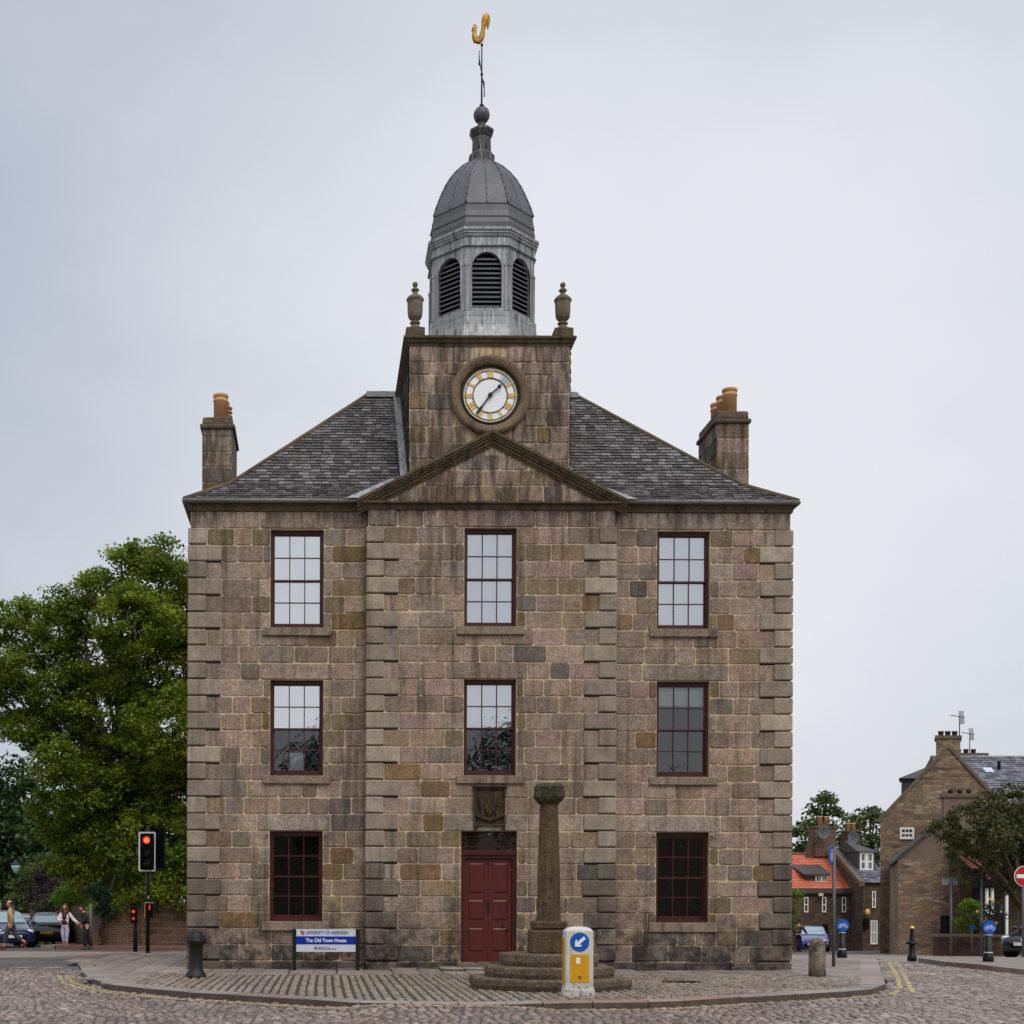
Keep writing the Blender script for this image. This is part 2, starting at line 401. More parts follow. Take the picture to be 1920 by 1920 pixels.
def FACE(x, y, z): # text plane facing -Y
    return Matrix.Translation((x, y, z)) @ Matrix.Rotation(math.pi/2, 4, 'X')
def inpoly(x, y, P):
    r = False; j = len(P)-1
    for i in range(len(P)):
        if (P[i][1] > y) != (P[j][1] > y) and x < (P[j][0]-P[i][0])*(y-P[i][1])/(P[j][1]-P[i][1])+P[i][0]: r = not r
        j = i
    return r
def segd(p, a, b):
    ax, ay = a; bx, by = b; dx, dy = bx-ax, by-ay; t = max(0, min(1, ((p[0]-ax)*dx+(p[1]-ay)*dy)/(dx*dx+dy*dy+1e-9)))
    return math.hypot(p[0]-ax-t*dx, p[1]-ay-t*dy)
# ------------------------------------------------------------------ materials
M = {}
M['stone'] = stone_mat('granite ashlar')
M['mortar'] = stone_mat('lime mortar', False, (198, 175, 142), streak=.5, speck=.12, bsc=40)
M['side'] = brick_mat('granite side wall', (150, 132, 118), (118, 105, 92), (176, 154, 120), .62, .355, .02)
M['quoin'] = stone_mat('dressed quoins', streak=.35, speck=.12)
M['trim'] = stone_mat('weathered cornice stone', False, (90, 79, 60), streak=.9, dirt=False, speck=.2)
M['cross'] = stone_mat('old sandstone', False, (86, 70, 51), streak=.8, dirt=False, speck=.3, bsc=9)
M['steps'] = stone_mat('worn steps', False, (98, 86, 72), streak=.3, dirt=False, speck=.34, bsc=9)
M['capital'] = stone_mat('mossy capital', False, (66, 62, 46), streak=.9, dirt=False, speck=.6, bsc=8)
M['arms'] = stone_mat('carved panel stone', False, (70, 58, 42), streak=.9, dirt=False, speck=.4, bsc=14)
M['urn'] = stone_mat('urn stone', False, (112, 102, 86), streak=.4, dirt=False)
M['slate'] = None
def slate_mat(name, c1, c2, c3, rough=.5):
    m, t, b = new_mat(name); g = N(t, 'ShaderNodeNewGeometry'); r = g.outputs['Random Per Island']
    cr = N(t, 'ShaderNodeValToRGB'); cr.color_ramp.elements[0].color = (*lin(c1), 1); cr.color_ramp.elements[1].color = (*lin(c2), 1)
    e = cr.color_ramp.elements.new(.55); e.color = (*lin(c3), 1)
    e = cr.color_ramp.elements.new(.93); e.color = (*lin((118, 117, 124)), 1)
    e = cr.color_ramp.elements.new(.88); e.color = (*lin(c2), 1)
    t.links.new(r, cr.inputs[0])
    col = vscale(t, cr.outputs[0], rng_node(t, noise(t, 30, 4, .7), .3, .7, .7, 1.3))
    col = mix(t, rng_node(t, noise(t, .9, 6, .7), .48, .70, 0, .4, True), col, lin((70, 60, 50)))
    t.links.new(col, b.inputs['Base Color']); b.inputs['Roughness'].default_value = rough; b.inputs['Specular IOR Level'].default_value = .45
    bump(t, b, noise(t, 40, 4, .6), .35); return m
M['slate'] = slate_mat('wet slates', (50, 46, 45), (112, 107, 107), (78, 73, 72))
M['slate_far'] = slate_mat('grey slates', (70, 72, 80), (120, 122, 134), (92, 94, 104))
M['felt_and_shade'] = simple('dark roof bed and quoin shade', (28, 26, 26), .9)
def lead_mat(name, base, sh, sh2=None):
    m, t, b = new_mat(name)
    rgb = N(t, 'ShaderNodeRGB'); rgb.outputs[0].default_value = (*lin(base), 1)
    col = vscale(t, rgb.outputs[0], rng_node(t, noise(t, 2.4, 5, .6), .3, .7, .78, 1.22))
    st = noise(t, 1.0, 5, .65, (11, 11, .7))
    col = mix(t, rng_node(t, st, .5, .68, 0, sh, True), col, lin((62, 56, 54)))
    st2 = noise(t, 1.0, 4, .6, (16, 16, .9))
    col = mix(t, rng_node(t, st2, .54, .70, 0, sh*.8 if sh2 is None else sh2, True), col, lin((188, 196, 204)))
    t.links.new(col, b.inputs['Base Color']); b.inputs['Roughness'].default_value = .52; b.inputs['Metallic'].default_value = .25
    bump(t, b, noise(t, 9, 4), .25, .02); return m
M['lead'] = lead_mat('dome lead', (84, 85, 90), .35, .0)
M['lead_pale'] = lead_mat('lantern lead', (136, 138, 140), .9)
M['lead_dark'] = lead_mat('finial lead', (62, 60, 62), .5)
M['gutter'] = simple('grey iron gutter', (104, 102, 102), .5, 0, .15)
M['ridge'] = simple('stone ridge', (92, 80, 64), .9, 0, .25, 3, .4)
M['louvre'] = simple('louvre slats', (80, 88, 90), .5, 0, .25, 6)
M['black'] = simple('matt black', (8, 8, 9), .8, 0, .1, spec=.15)
M['interior'] = simple('dark interior', (24, 23, 23), .95, 0, .1)
M['maroon'] = simple('maroon gloss paint', (66, 24, 21), .42, 0, .12, 4, .05, 20)
M['maroon2'] = simple('maroon door paint', (82, 27, 21), .45, 0, .14, 3, .05, 20)
M['blind'] = simple('white blind', (246, 246, 240), .9, 0, .04, 1.5)
M['blind_blue'] = simple('bluish blind', (206, 211, 222), .9, 0, .05, 1.5)
M['blind_dark'] = simple('dark blind', (34, 34, 42), .9, 0, .08, 1.5)
M['paper'] = simple('paper notice', (235, 238, 242), .9, 0, .05)
M['glass_film'] = glass_mat('filmed window glass', (250, 252, 250), .46, .2)
M['glass_mid'] = glass_mat('half filmed window glass', (250, 252, 255), .28, .2)
M['glass_dark'] = glass_mat('dark window glass pane', (235, 238, 240), .02, .3)
M['glass'] = glass_mat('old crown glass', (252, 253, 253), .17, .3)
M['clock_white'] = simple('white dial glass', (236, 238, 240), .4, 0, .02)
M['clock_blue'] = simple('replaced blue dial glass', (150, 172, 196), .4, 0, .02)
M['gold'] = simple('gilding', (226, 184, 84), .4, .3, .12, 9)
M['gold_old'] = simple('aged gilding', (166, 124, 46), .45, .55, .3, 9, .3, 20)
M['black_gloss'] = simple('black gloss paint', (9, 9, 10), .5, 0, .2, 8)
M['iron'] = simple('painted cast iron', (17, 16, 17), .55, 0, .25, 9, .2, 25)
M['pot'] = simple('buff clay chimney pot', (192, 146, 104), .8, 0, .14, 5)
M['granite_post'] = stone_mat('granite bollard', False, (138, 126, 108), streak=.6, speck=.3)

# sett and flag materials
def sett_mat(name, cols, moss=0, rough=.55, dark=(34, 32, 26)):
    m, t, b = new_mat(name); g = N(t, 'ShaderNodeNewGeometry'); r = g.outputs['Random Per Island']
    cr = N(t, 'ShaderNodeValToRGB'); cr.color_ramp.elements[0].color = (*lin(cols[0]), 1); cr.color_ramp.elements[1].color = (*lin(cols[-1]), 1)
    for i, c in enumerate(cols[1:-1]): 
        e = cr.color_ramp.elements.new((i+1)/(len(cols)-1)); e.color = (*lin(c), 1)
    t.links.new(r, cr.inputs[0])
    col = vscale(t, cr.outputs[0], rng_node(t, noise(t, 26, 4, .7), .3, .7, .78, 1.2))
    col = vscale(t, col, rng_node(t, noise(t, .4, 5, .65), .3, .7, .74, 1.2))
    col = mix(t, rng_node(t, noise(t, 1.1, 6, .8), .54, .72, 0, .3, True), col, lin(dark))
    col = vscale(t, col, rng_node(t, noise(t, 12, 3, .7, (1, 2.2, 1)), .35, .62, .84, 1.06))
    t.links.new(col, b.inputs['Base Color']); b.inputs['Specular IOR Level'].default_value = .5
    rr = rng_node(t, noise(t, .6, 3), .35, .65, rough-.12, rough+.15); t.links.new(rr, b.inputs['Roughness'])
    bump(t, b, noise(t, 40, 4, .65), .5, .01); return m
M['sett'] = sett_mat('street setts', [(114, 99, 89), (144, 128, 116), (102, 92, 85), (160, 146, 135), (82, 72, 65), (138, 126, 119), (120, 99, 89), (150, 132, 121)], rough=.4)
M['sett2'] = sett_mat('pavement setts', [(128, 110, 96), (138, 130, 122), (108, 94, 82), (146, 128, 114), (120, 118, 116)], rough=.55)
M['flag'] = sett_mat('stone flags', [(128, 118, 108), (142, 132, 124), (118, 108, 100)], rough=.58)
M['kerb'] = sett_mat('granite kerbs', [(150, 134, 124), (136, 132, 130), (142, 112, 100)], rough=.6)
def bed_mat(name, moss):
    m, t, b = new_mat(name)
    col = mix(t, rng_node(t, noise(t, 6, 4, .6), .35, .65, 0, 1), lin((44, 38, 30)), lin((70, 62, 50)))
    if moss:
        s = N(t, 'ShaderNodeSeparateXYZ'); tcn = N(t, 'ShaderNodeTexCoord'); t.links.new(tcn.outputs['Object'], s.inputs[0])
        xm = mth(t, 'MULTIPLY', rng_node(t, s.outputs['X'], -.8, 1.4, 0, 1, True), rng_node(t, s.outputs['X'], 6.5, 9.5, 1, 0, True))
        fm = mth(t, 'MULTIPLY', xm, rng_node(t, noise(t, 1.4, 3), .38, .60, .15, 1, True))
        col = mix(t, fm, col, lin((50, 64, 22)))
    t.links.new(col, b.inputs['Base Color']); b.inputs['Roughness'].default_value = 1; bump(t, b, noise(t, 30, 4), .8); return m
M['bed'] = bed_mat('mossy joint bed', True)
def asphalt_mat():
    m, t, b = new_mat('asphalt'); 
    col = mix(t, rng_node(t, noise(t, .25, 5, .6), .35, .65, 0, 1), lin((66, 64, 66)), lin((90, 84, 82)))
    col = vscale(t, col, rng_node(t, noise(t, 60, 3, .7), .3, .7, .75, 1.25))
    t.links.new(col, b.inputs['Base Color']); b.inputs['Roughness'].default_value = .75; bump(t, b, noise(t, 120, 2), .4, .01); return m
M['asphalt'] = asphalt_mat()
M['paving_pale'] = simple('pale worn asphalt', (128, 118, 110), .7, 0, .2, .6, .3, 60)
M['paving_red'] = simple('red brick paving', (118, 84, 76), .75, 0, .22, 2.5, .4, 40)
def paint_mat(name, c, lo, hi):
    m, t, b = new_mat(name); b.inputs['Base Color'].default_value = (*lin(c), 1); b.inputs['Roughness'].default_value = .6
    tr = N(t, 'ShaderNodeBsdfTransparent'); ms = N(t, 'ShaderNodeMixShader')
    f = rng_node(t, noise(t, 9, 6, .8), lo, hi, 0, .92, True)
    t.links.new(f, ms.inputs[0]); t.links.new(tr.outputs[0], ms.inputs[1]); t.links.new(b.outputs[0], ms.inputs[2])
    t.links.new(ms.outputs[0], t.nodes['Material Output'].inputs[0]); return m
M['yellow'] = paint_mat('worn yellow line paint', (204, 182, 112), .42, .55)
M['yellow_thin'] = paint_mat('faded yellow paint', (214, 186, 110), .46, .60)
M['cream'] = paint_mat('worn cream crossing paint', (205, 188, 150), .40, .55)

# ------------------------------------------------------------------ ground
def terrain(name, m, xs, ys, zf, test=None, **p):
    V = []; idx = {}; Fc = []
    for i, x in enumerate(xs):
        for j, y in enumerate(ys): idx[(i, j)] = len(V); V.append((x, y, zf(x, y)))
    for i in range(len(xs)-1):
        for j in range(len(ys)-1):
            if test is None or test((xs[i]+xs[i+1])/2, (ys[j]+ys[j+1])/2):
                Fc += [idx[(i, j)], idx[(i+1, j)], idx[(i+1, j+1)], idx[(i, j+1)]]
    return raw_mesh(name, V, Fc, m, 4, None, **p)
def axis(*segs):
    r = []
    for a, b, n in segs: r += list(np.linspace(a, b, n, endpoint=False))
    return r+[segs[-1][1]]
terrain('ground', M['asphalt'], axis((-900, -60, 8), (-60, -12, 12), (-12, 20, 80), (20, 80, 16), (80, 900, 8)),
        axis((-300, 0, 6), (0, 17, 8), (17, 36, 60), (36, 120, 60), (120, 1500, 12)), lambda x, y: road_z(x, y)-.022, kind='structure')

# street setts: rows parallel to the kerb front
PAVE = KERB+[(14.6, 37.0), (13.0, 45.0), (-3.2, 45.0), (-4.2, 42.0), G(262, 1786, -.02), G(215, 1791, 0), G(160, 1797.5, 0)]
def setts(name, m, rows, cols, along_x, zf, test, gap, L, seed, crown=.012, tilt=.006, skew=None, **p):
    """rows: (start, stop, pitch) across; cols: function row-> (start, stop) along; L: (min, max) length"""
    r = np.random.default_rng(seed); V = []; Fc = []
    a = rows[0]
    while a < rows[1]:
        pit = rows[2]*r.uniform(.88, 1.14); c0, c1 = cols(a); b = c0-r.uniform(0, L[0])
        wob = r.uniform(-.01, .01)
        while b < c1:
            ln = r.uniform(*L)
            ca, cb = a+pit/2+wob, b+ln/2
            sh = skew(ca, cb) if skew else 0
            x, y = (cb, ca+sh) if along_x else (ca+sh, cb)
            if test(x, y):
                hx, hy = (ln/2-gap*.5, pit/2-gap*.5) if along_x else (pit/2-gap*.5, ln/2-gap*.5)
                z = zf(x, y); t = r.normal(0, tilt, 2); dz = r.normal(0, tilt*.5)-(.014 if crown == .013 and r.random() < .10 else 0); k = len(V); cr = crown
                ins = min(.022, hx*.4, hy*.4); j = r.uniform(-.006, .006, 8)
                s2 = (skew(ca, cb+.1)-skew(ca, cb-.1))/.2 if skew else 0
                for ii, (sx, sy) in enumerate(((-1, -1), (1, -1), (1, 1), (-1, 1))):
                    px, py = sx*hx+j[ii], sy*hy+j[ii+4]
                    ox = py*s2 if not along_x else 0
                    V.append((x+px+ox, y+py, z-.035))
                for ii, (sx, sy) in enumerate(((-1, -1), (1, -1), (1, 1), (-1, 1))):
                    px, py = sx*hx+j[ii], sy*hy+j[ii+4]; ox = py*s2 if not along_x else 0
                    V.append((x+px+ox, y+py, z-cr+dz+t[0]*sx+t[1]*sy))
                for ii, (sx, sy) in enumerate(((-1, -1), (1, -1), (1, 1), (-1, 1))):
                    px, py = sx*(hx-ins)+j[ii], sy*(hy-ins)+j[ii+4]; ox = py*s2 if not along_x else 0
                    V.append((x+px+ox, y+py, z+dz+t[0]*sx*.8+t[1]*sy*.8))
                for i in range(4):
                    n = (i+1) % 4; Fc += [k+i, k+n, k+4+n, k+4+i, k+4+i, k+4+n, k+8+n, k+8+i]
                Fc += [k+8, k+9, k+10, k+11]
            b += ln
        a += pit
    return raw_mesh(name, V, Fc, m, 4, None, **p)
def near_kerb_ok(x, y): return not inpoly(x, y, PAVE)
RIGHT_ISL = [G(1725, 1797, 0), G(1776, 1804, 0), G(1832, 1808.5, 0), G(1935, 1820, 0), (24, 30.2), (40, 33), (40, 38.5), (17.0, 38.5)]
def road_test(x, y):
    if inpoly(x, y, PAVE) or inpoly(x, y, RIGHT_ISL): return False
    if x < -3 and y > 31.4+rnd.uniform(-.05, .05): return False
    return True
setts('street_setts', M['sett'], (14.5, 36.4, .21), lambda y: (-.2273*y-2.6, .5*y+2.6), True, road_z, road_test, .036, (.10, .17), 3,
      crown=.013, tilt=.0045, kind='structure')
# pavement bed
terrain('pavement', M['bed'], list(np.arange(-7, 15.2, .14)), list(np.arange(19.8, 45.2, .14)), lambda x, y: pave_z(x, y)-.02,
        lambda x, y: inpoly(x, y, PAVE) and min(segd((x, y), KERB[i], KERB[i+1]) for i in range(len(KERB)-1)) > .09, kind='structure')
CR = (3.86, 23.9)
def in_house(x, y): return -2.95 < x < 10.2 and y > 29.95
def kdist(x, y): return min(segd((x, y), KERB[i], KERB[i+1]) for i in range(len(KERB)-1))
def pave_sett(x, y):
    return inpoly(x, y, PAVE) and not in_house(x, y) and y < 28.2 and x > -3.75 and kdist(x, y) > .30 and math.hypot(x-CR[0], y-CR[1]) > 1.15
setts('pavement_setts', M['sett2'], (-4, 14.5, .145), lambda x: (19.8, 28.6), False, pave_z, pave_sett, .046, (.14, .25), 5,
      skew=lambda a, b: .16*math.sin((b-20)*.35+.4)*(a-1.2)*.12, kind='structure')
def flag_test(x, y):
    return inpoly(x, y, PAVE) and not in_house(x, y) and (y >= 28.0 or x <= -3.5) and kdist(x, y) > .12
setts('pavement_flags', M['flag'], (-7, 15, .52), lambda x: (20, 45), False, pave_z, flag_test, .022, (.5, 1.0), 8, crown=.006, tilt=.002, kind='structure')

# kerb stones following the kerb line
kb = MB(); pts = []
for i in range(len(KERB)-1):
    a = Vector(KERB[i]); b = Vector(KERB[i+1]); n = max(1, int((b-a).length/1.0+.5))
    for k in range(n): pts.append(a.lerp(b, k/n))
pts.append(Vector(KERB[-1]))
nrm = []
for i in range(len(pts)):
    d = (pts[min(i+1, len(pts)-1)]-pts[max(i-1, 0)]).normalized(); nrm.append(Vector((-d.y, d.x)))
for i in range(len(pts)-1):
    a, b, na, nb = pts[i], pts[i+1], nrm[i], nrm[i+1]; g = (b-a).normalized()*.012; w = .3
    if i > len(pts)-14: w = .42
    zt = pave_z(*a)+.006+rnd.uniform(-.006, .006); zb = pave_z(*b)+.006+rnd.uniform(-.006, .006)
    A = a+g; B = b-g; A2 = A+na*w; B2 = B+nb*w; c = .02
    A1 = A+na*c; B1 = B+nb*c
    vs = [(A.x, A.y, zt-.2), (B.x, B.y, zb-.2), (B2.x, B2.y, zb-.2), (A2.x, A2.y, zt-.2),
          (A.x, A.y, zt-.022), (B.x, B.y, zb-.022), (B1.x, B1.y, zb), (A1.x, A1.y, zt), (B2.x, B2.y, zb), (A2.x, A2.y, zt)]
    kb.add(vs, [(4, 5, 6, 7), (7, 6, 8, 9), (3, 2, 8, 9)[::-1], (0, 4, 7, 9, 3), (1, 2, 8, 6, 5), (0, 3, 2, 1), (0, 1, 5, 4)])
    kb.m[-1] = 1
kb.build('kerb', [M['kerb'], simple('shaded stained kerb face', (84, 72, 63), .7, 0, .3, 5, .4)], kind='structure')  # front face darker: its shade is put into the colour, along with staining
# right-hand traffic island: asphalt pavement with kerb
isl = MB(); R = RIGHT_ISL; zt = .0
def polytop(mb, P, z, skirt, mi=0):
    n = len(P); vs = [(x, y, z+fall(x, y)) for x, y in P]+[(x, y, z-skirt+fall(x, y)) for x, y in P]
    mb.add(vs, [tuple(range(n))]+[(i, n+i, n+(i+1) % n, (i+1) % n) for i in range(n)], mi)
polytop(isl, R, zt, .14); isl.build('traffic_island', M['paving_pale'], kind='structure')
kb = MB()
for a, b in zip(R[:4], R[1:5]):
    a = Vector(a); b = Vector(b); d = (b-a).normalized(); n = Vector((-d.y, d.x)); L = (b-a).length; k = max(1, int(L/.9))
    for i in range(k):
        p = a+d*(L*i/k+.01); q = a+d*(L*(i+1)/k-.01); o = -n*.05; w = n*.16
        kb.add([(*(p+o), -.12), (*(q+o), -.12), (*(q+w), -.12), (*(p+w), -.12), (*(p+o), .012), (*(q+o), .012), (*(q+w), .012), (*(p+w), .012)],
               [(0, 3, 2, 1), (4, 5, 6, 7), (0, 1, 5, 4), (1, 2, 6, 5), (2, 3, 7, 6), (3, 0, 4, 7)])
kb.build('island_kerb', M['kerb'], kind='structure')

# painted lines
def strip(mb, line, w, zf, lift, sub=.25, mi=0):
    P = []
    for a, b in zip(line, line[1:]):
        a = Vector(a); b = Vector(b); n = max(1, int((b-a).length/sub)); P += [a.lerp(b, k/n) for k in range(n)]
    P.append(Vector(line[-1])); vs = []
    for i, p in enumerate(P):
        d = (P[min(i+1, len(P)-1)]-P[max(i-1, 0)]).normalized(); n = Vector((-d.y, d.x))
        for s in (-.5, .5):
            q = p+n*w*s; vs.append((q.x, q.y, zf(q.x, q.y)+lift))
    mb.add(vs, [(2*i, 2*i+2, 2*i+3, 2*i+1) for i in range(len(P)-1)], mi)
def offset(line, d):
    r = []
    for i, p in enumerate(line):
        a = Vector(line[max(i-1, 0)]); b = Vector(line[min(i+1, len(line)-1)]); t = (b-a).normalized(); r.append((p[0]+t.y*d, p[1]-t.x*d))
    return r
yl = MB(); l1 = offset(KERB, .30); l2 = offset(KERB, .47)
strip(yl, l1[1:21], .075, road_z, .006); strip(yl, l2[1:9], .075, road_z, .006)
strip(yl, [G(1668, 1868, -.1), G(1655, 1866, -.1), G(1600, 1870, -.1)], .06, road_z, .006)
strip(yl, [G(1712, 1861, -.1), G(1700, 1838, -.1), G(1686, 1812, -.1), G(1680, 1803, -.1)], .085, road_z, .006)
strip(yl, [G(1690, 1857, -.1), G(1683, 1835, -.1), G(1670, 1810, -.1), G(1665, 1803, -.1)], .085, road_z, .006)
yl.build('yellow_lines', M['yellow'], kind='structure')
# crossing strip left, pale road beyond the crest right, and their lines
def sheet(name, m, P, lift, n=14):
    V = []; Fc = []
    (ax, ay), (bx, by), (cx, cy), (dx, dy) = P
    for i in range(n+1):
        for j in range(n+1):
            u, v = i/n, j/n
            x = (ax*(1-u)+bx*u)*(1-v)+(dx*(1-u)+cx*u)*v; y = (ay*(1-u)+by*u)*(1-v)+(dy*(1-u)+cy*u)*v
            V.append((x, y, road_z(x, y)+lift))
    for i in range(n):
        for j in range(n): Fc += [i*(n+1)+j, (i+1)*(n+1)+j, (i+1)*(n+1)+j+1, i*(n+1)+j+1]
    raw_mesh(name, V, Fc, m, 4, None, kind='structure')
sheet('crossing', M['paving_pale'], [(-16, 37.2), (-4.6, 38.6), (-4.2, 46.5), (-16, 46.5)], -.014)
sheet('crossing_apron', M['paving_red'], [(-7.5, 39.5), (-3.2, 38.0), (-3.2, 46.2), (-5.6, 46.2)], -.008)
sheet('side_street', M['paving_pale'], [(12.5, 37.0), (42, 37.0), (46, 56), (12.5, 56)], -.014)
cl = MB()
strip(cl, [(-15.5, 38.4), (-9.5, 38.6), (-6.6, 40.4)], .13, road_z, -.004); strip(cl, [(-15.5, 41.5), (-8.8, 43.0), (-5.2, 45.0)], .13, road_z, -.004)
strip(cl, [(-7.05, 32.0), (-6.6, 32.6)], .2, road_z, -.014); strip(cl, [(-6.35, 32.0), (-5.95, 32.6)], .2, road_z, -.014)
cl.build('crossing_lines', M['cream'], kind='structure')
cl = MB(); strip(cl, [(15.5, 38.2), (19.6, 40.5), (22.6, 38.3)], .12, road_z, -.004); strip(cl, [(24, 41), (33, 41.5)], .12, road_z, -.004)
strip(cl, [(13, 39.8), (16.2, 42.5)], .12, road_z, -.004)
cl.build('side_street_lines', M['yellow_thin'], kind='structure')
# far pavement in front of the left wall
fp = MB(); polytop(fp, [(-9.6, 51.2), (-5.2, 48.4), (2, 48.4), (2, 54), (-9.9, 54)], .02, .16); fp.build('far_pavement', M['paving_red'], kind='structure')
fp = MB(); polytop(fp, [(-10.2, 51.5), (-9.66, 51.25), (-9.96, 54.1), (-9.2, 80), (-9.9, 80)], .02, .16); fp.build('street_pavement', M['paving_pale'], kind='structure')
# ------------------------------------------------------------------ the town house
XC, YW, YB = 3.63, 30.2, 30.0
XL, XR = XC-6.43, XC+6.43; BL, BR = XC-2.63, XC+2.63; YBACK = 38.0
house = thing('town_house', 'three storey brown granite town house with pediment, slate roof and domed clock tower', 'town house', (XC, YW, 0))
PINK = [(156, 135, 120), (150, 130, 117), (160, 140, 126), (147, 127, 113), (153, 135, 122), (145, 126, 112), (151, 130, 112), (156, 133, 123)]
GREY = [(148, 135, 123), (140, 129, 118), (134, 123, 111)]
OLIVE = [(136, 119, 97), (129, 113, 91), (140, 122, 101), (130, 108, 87)]
RUST = [(130, 106, 76), (122, 98, 70), (126, 103, 74)]
DARK = [(116, 107, 100), (108, 100, 93)]
def tone(w=(82, 9, 8, .8, 1.5)):
    p = rnd.choices([PINK, GREY, OLIVE, RUST, DARK], w)[0]; c = rnd.choice(p); k = rnd.uniform(.87, 1.05)
    return lin((min(255, c[0]*k), c[1]*k*.995, c[2]*k*.985))
JAMB = (44, 14, 30, 7, 5)
def stone(mb, x0, x1, z0, z1, y, col, depth=.04, proud=None, gap=.0095, face=0):
    """rounded block, front facing -Y at y-proud. face=1: on a side wall (x,y swapped)"""
    w, h = x1-x0, z1-z0
    if w < .05: return
    p = rnd.uniform(.006, .024) if proud is None else proud
    g = gap; x0 += g+rnd.uniform(-.004, .005); x1 -= g+rnd.uniform(-.004, .005); z0 += g+rnd.uniform(-.006, .006); z1 -= g+rnd.uniform(-.006, .006)
    c = min(rnd.uniform(.018, .042), w*.2); j = lambda: rnd.uniform(-.007, .007)
    P = [(x0+c, z0), ((x0+x1)/2, z0+j()), (x1-c, z0), (x1, z0+c), (x1+j()*.6, (z0+z1)/2), (x1, z1-c), (x1-c, z1), ((x0+x1)/2, z1+j()), (x0+c, z1), (x0, z1-c), (x0+j()*.6, (z0+z1)/2), (x0, z0+c)]
    mx_, mz_ = (x0+x1)/2, (z0+z1)/2; n = len(P); vs = []
    for k, yy in ((0, y+depth), (0, y-p*.35), (.016, y-p)):
        for px, pz in P:
            vs.append((px-math.copysign(k, px-mx_), yy, pz-math.copysign(k, pz-mz_)))
    fs = []
    for r in (0, 1):
        for i in range(n): fs.append((r*n+i, r*n+(i+1) % n, (r+1)*n+(i+1) % n, (r+1)*n+i))
    fs.append(tuple(range(2*n, 3*n)))
    mb.add(vs, fs, 0, col)
ZL = [9.79, 9.42]
for k in range(1, 19): ZL.append(9.42-.36*k)
for k in range(1, 9): ZL.append(2.94-.3475*k)
ZL.append(-.2)
NC = len(ZL)-1
LINT = {0, 9, 18}       # courses holding lintels (frieze, first floor, ground floor)
def fill(mb, xa, xb, z0, z1, y, w=None, big=False, lo=.34, hi=.8):
    if xb-xa < .06: return
    x = xa
    while x < xb-.01:
        L = rnd.uniform(lo, hi)*(1.25 if big else 1)
        if xb-(x+L) < .25: L = xb-x
        if L > 1.15: L = L/2
        stone(mb, x, x+L, z0, z1, y, tone(w or (82, 9, 8, .8, 1.5))); x += L
def facade(mb, xa, xb, y, openings, qa, qb, zmin=-.2):
    """openings: (x0,x1,z0,z1); qa/qb: quoins at the ends"""
    for k in range(NC):
        z1, z0 = ZL[k], ZL[k+1]
        ql = (.66 if k % 2 == 0 else .345); jit = rnd.uniform(-.02, .02)
        a = xa+((ql+jit) if qa and 0 < k < NC-2 else 0); b = xb-((ql+jit) if qb and 0 < k < NC-2 else 0)
        ops = [o for o in openings if o[2] < z1-.12 and o[3] > z0+.05]
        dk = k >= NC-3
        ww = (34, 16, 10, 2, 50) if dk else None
        if k in LINT:
            cur = a
            for o in sorted([o for o in openings if abs(o[3]-z0) < .08]):
                l0, l1 = o[0]-rnd.uniform(.16, .42), o[1]+rnd.uniform(.16, .42)
                fill(mb, cur, l0, z0, z1, y, ww, k == 0); stone(mb, l0, l1, z0, z1, y, tone((50, 48, 2, 0, 0)), proud=.022); cur = l1
            fill(mb, cur, b, z0, z1, y, ww, k == 0); continue
        cur = a
        for o in sorted(ops):
            jl = rnd.uniform(.38, .46) if k % 2 else rnd.uniform(.14, .24); jr = rnd.uniform(.38, .5) if k % 2 else rnd.uniform(.14, .22)
            fill(mb, cur, o[0]-jl, z0, z1, y, ww); stone(mb, o[0]-jl, o[0], z0, z1, y, tone(JAMB), depth=.2, gap=.009)
            stone(mb, o[1], o[1]+jr, z0, z1, y, tone(JAMB), depth=.2, gap=.009); cur = o[1]+jr
        fill(mb, cur, b, z0, z1, y, ww)
wx = (XC-4.145, XC+4.145); ww2 = .57
def wops(cx, w): return [(cx-w, cx+w, 7.29, 9.405), (cx-w, cx+w, 4.12, 6.18)]
opsL = wops(wx[0], ww2)+[(wx[0]-ww2, wx[0]+ww2, 1.0, 2.94)]
opsR = wops(wx[1], ww2)+[(wx[1]-ww2, wx[1]+ww2, 1.0, 2.94)]
DX = 3.60
opsB = wops(DX+.01, .56)+[(DX-.6, DX+.6, .12, 2.94)]
wall = MB()
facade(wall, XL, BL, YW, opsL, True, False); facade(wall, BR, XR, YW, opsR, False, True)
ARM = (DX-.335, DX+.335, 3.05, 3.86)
facade(wall, BL, BR, YB, opsB, True, True)
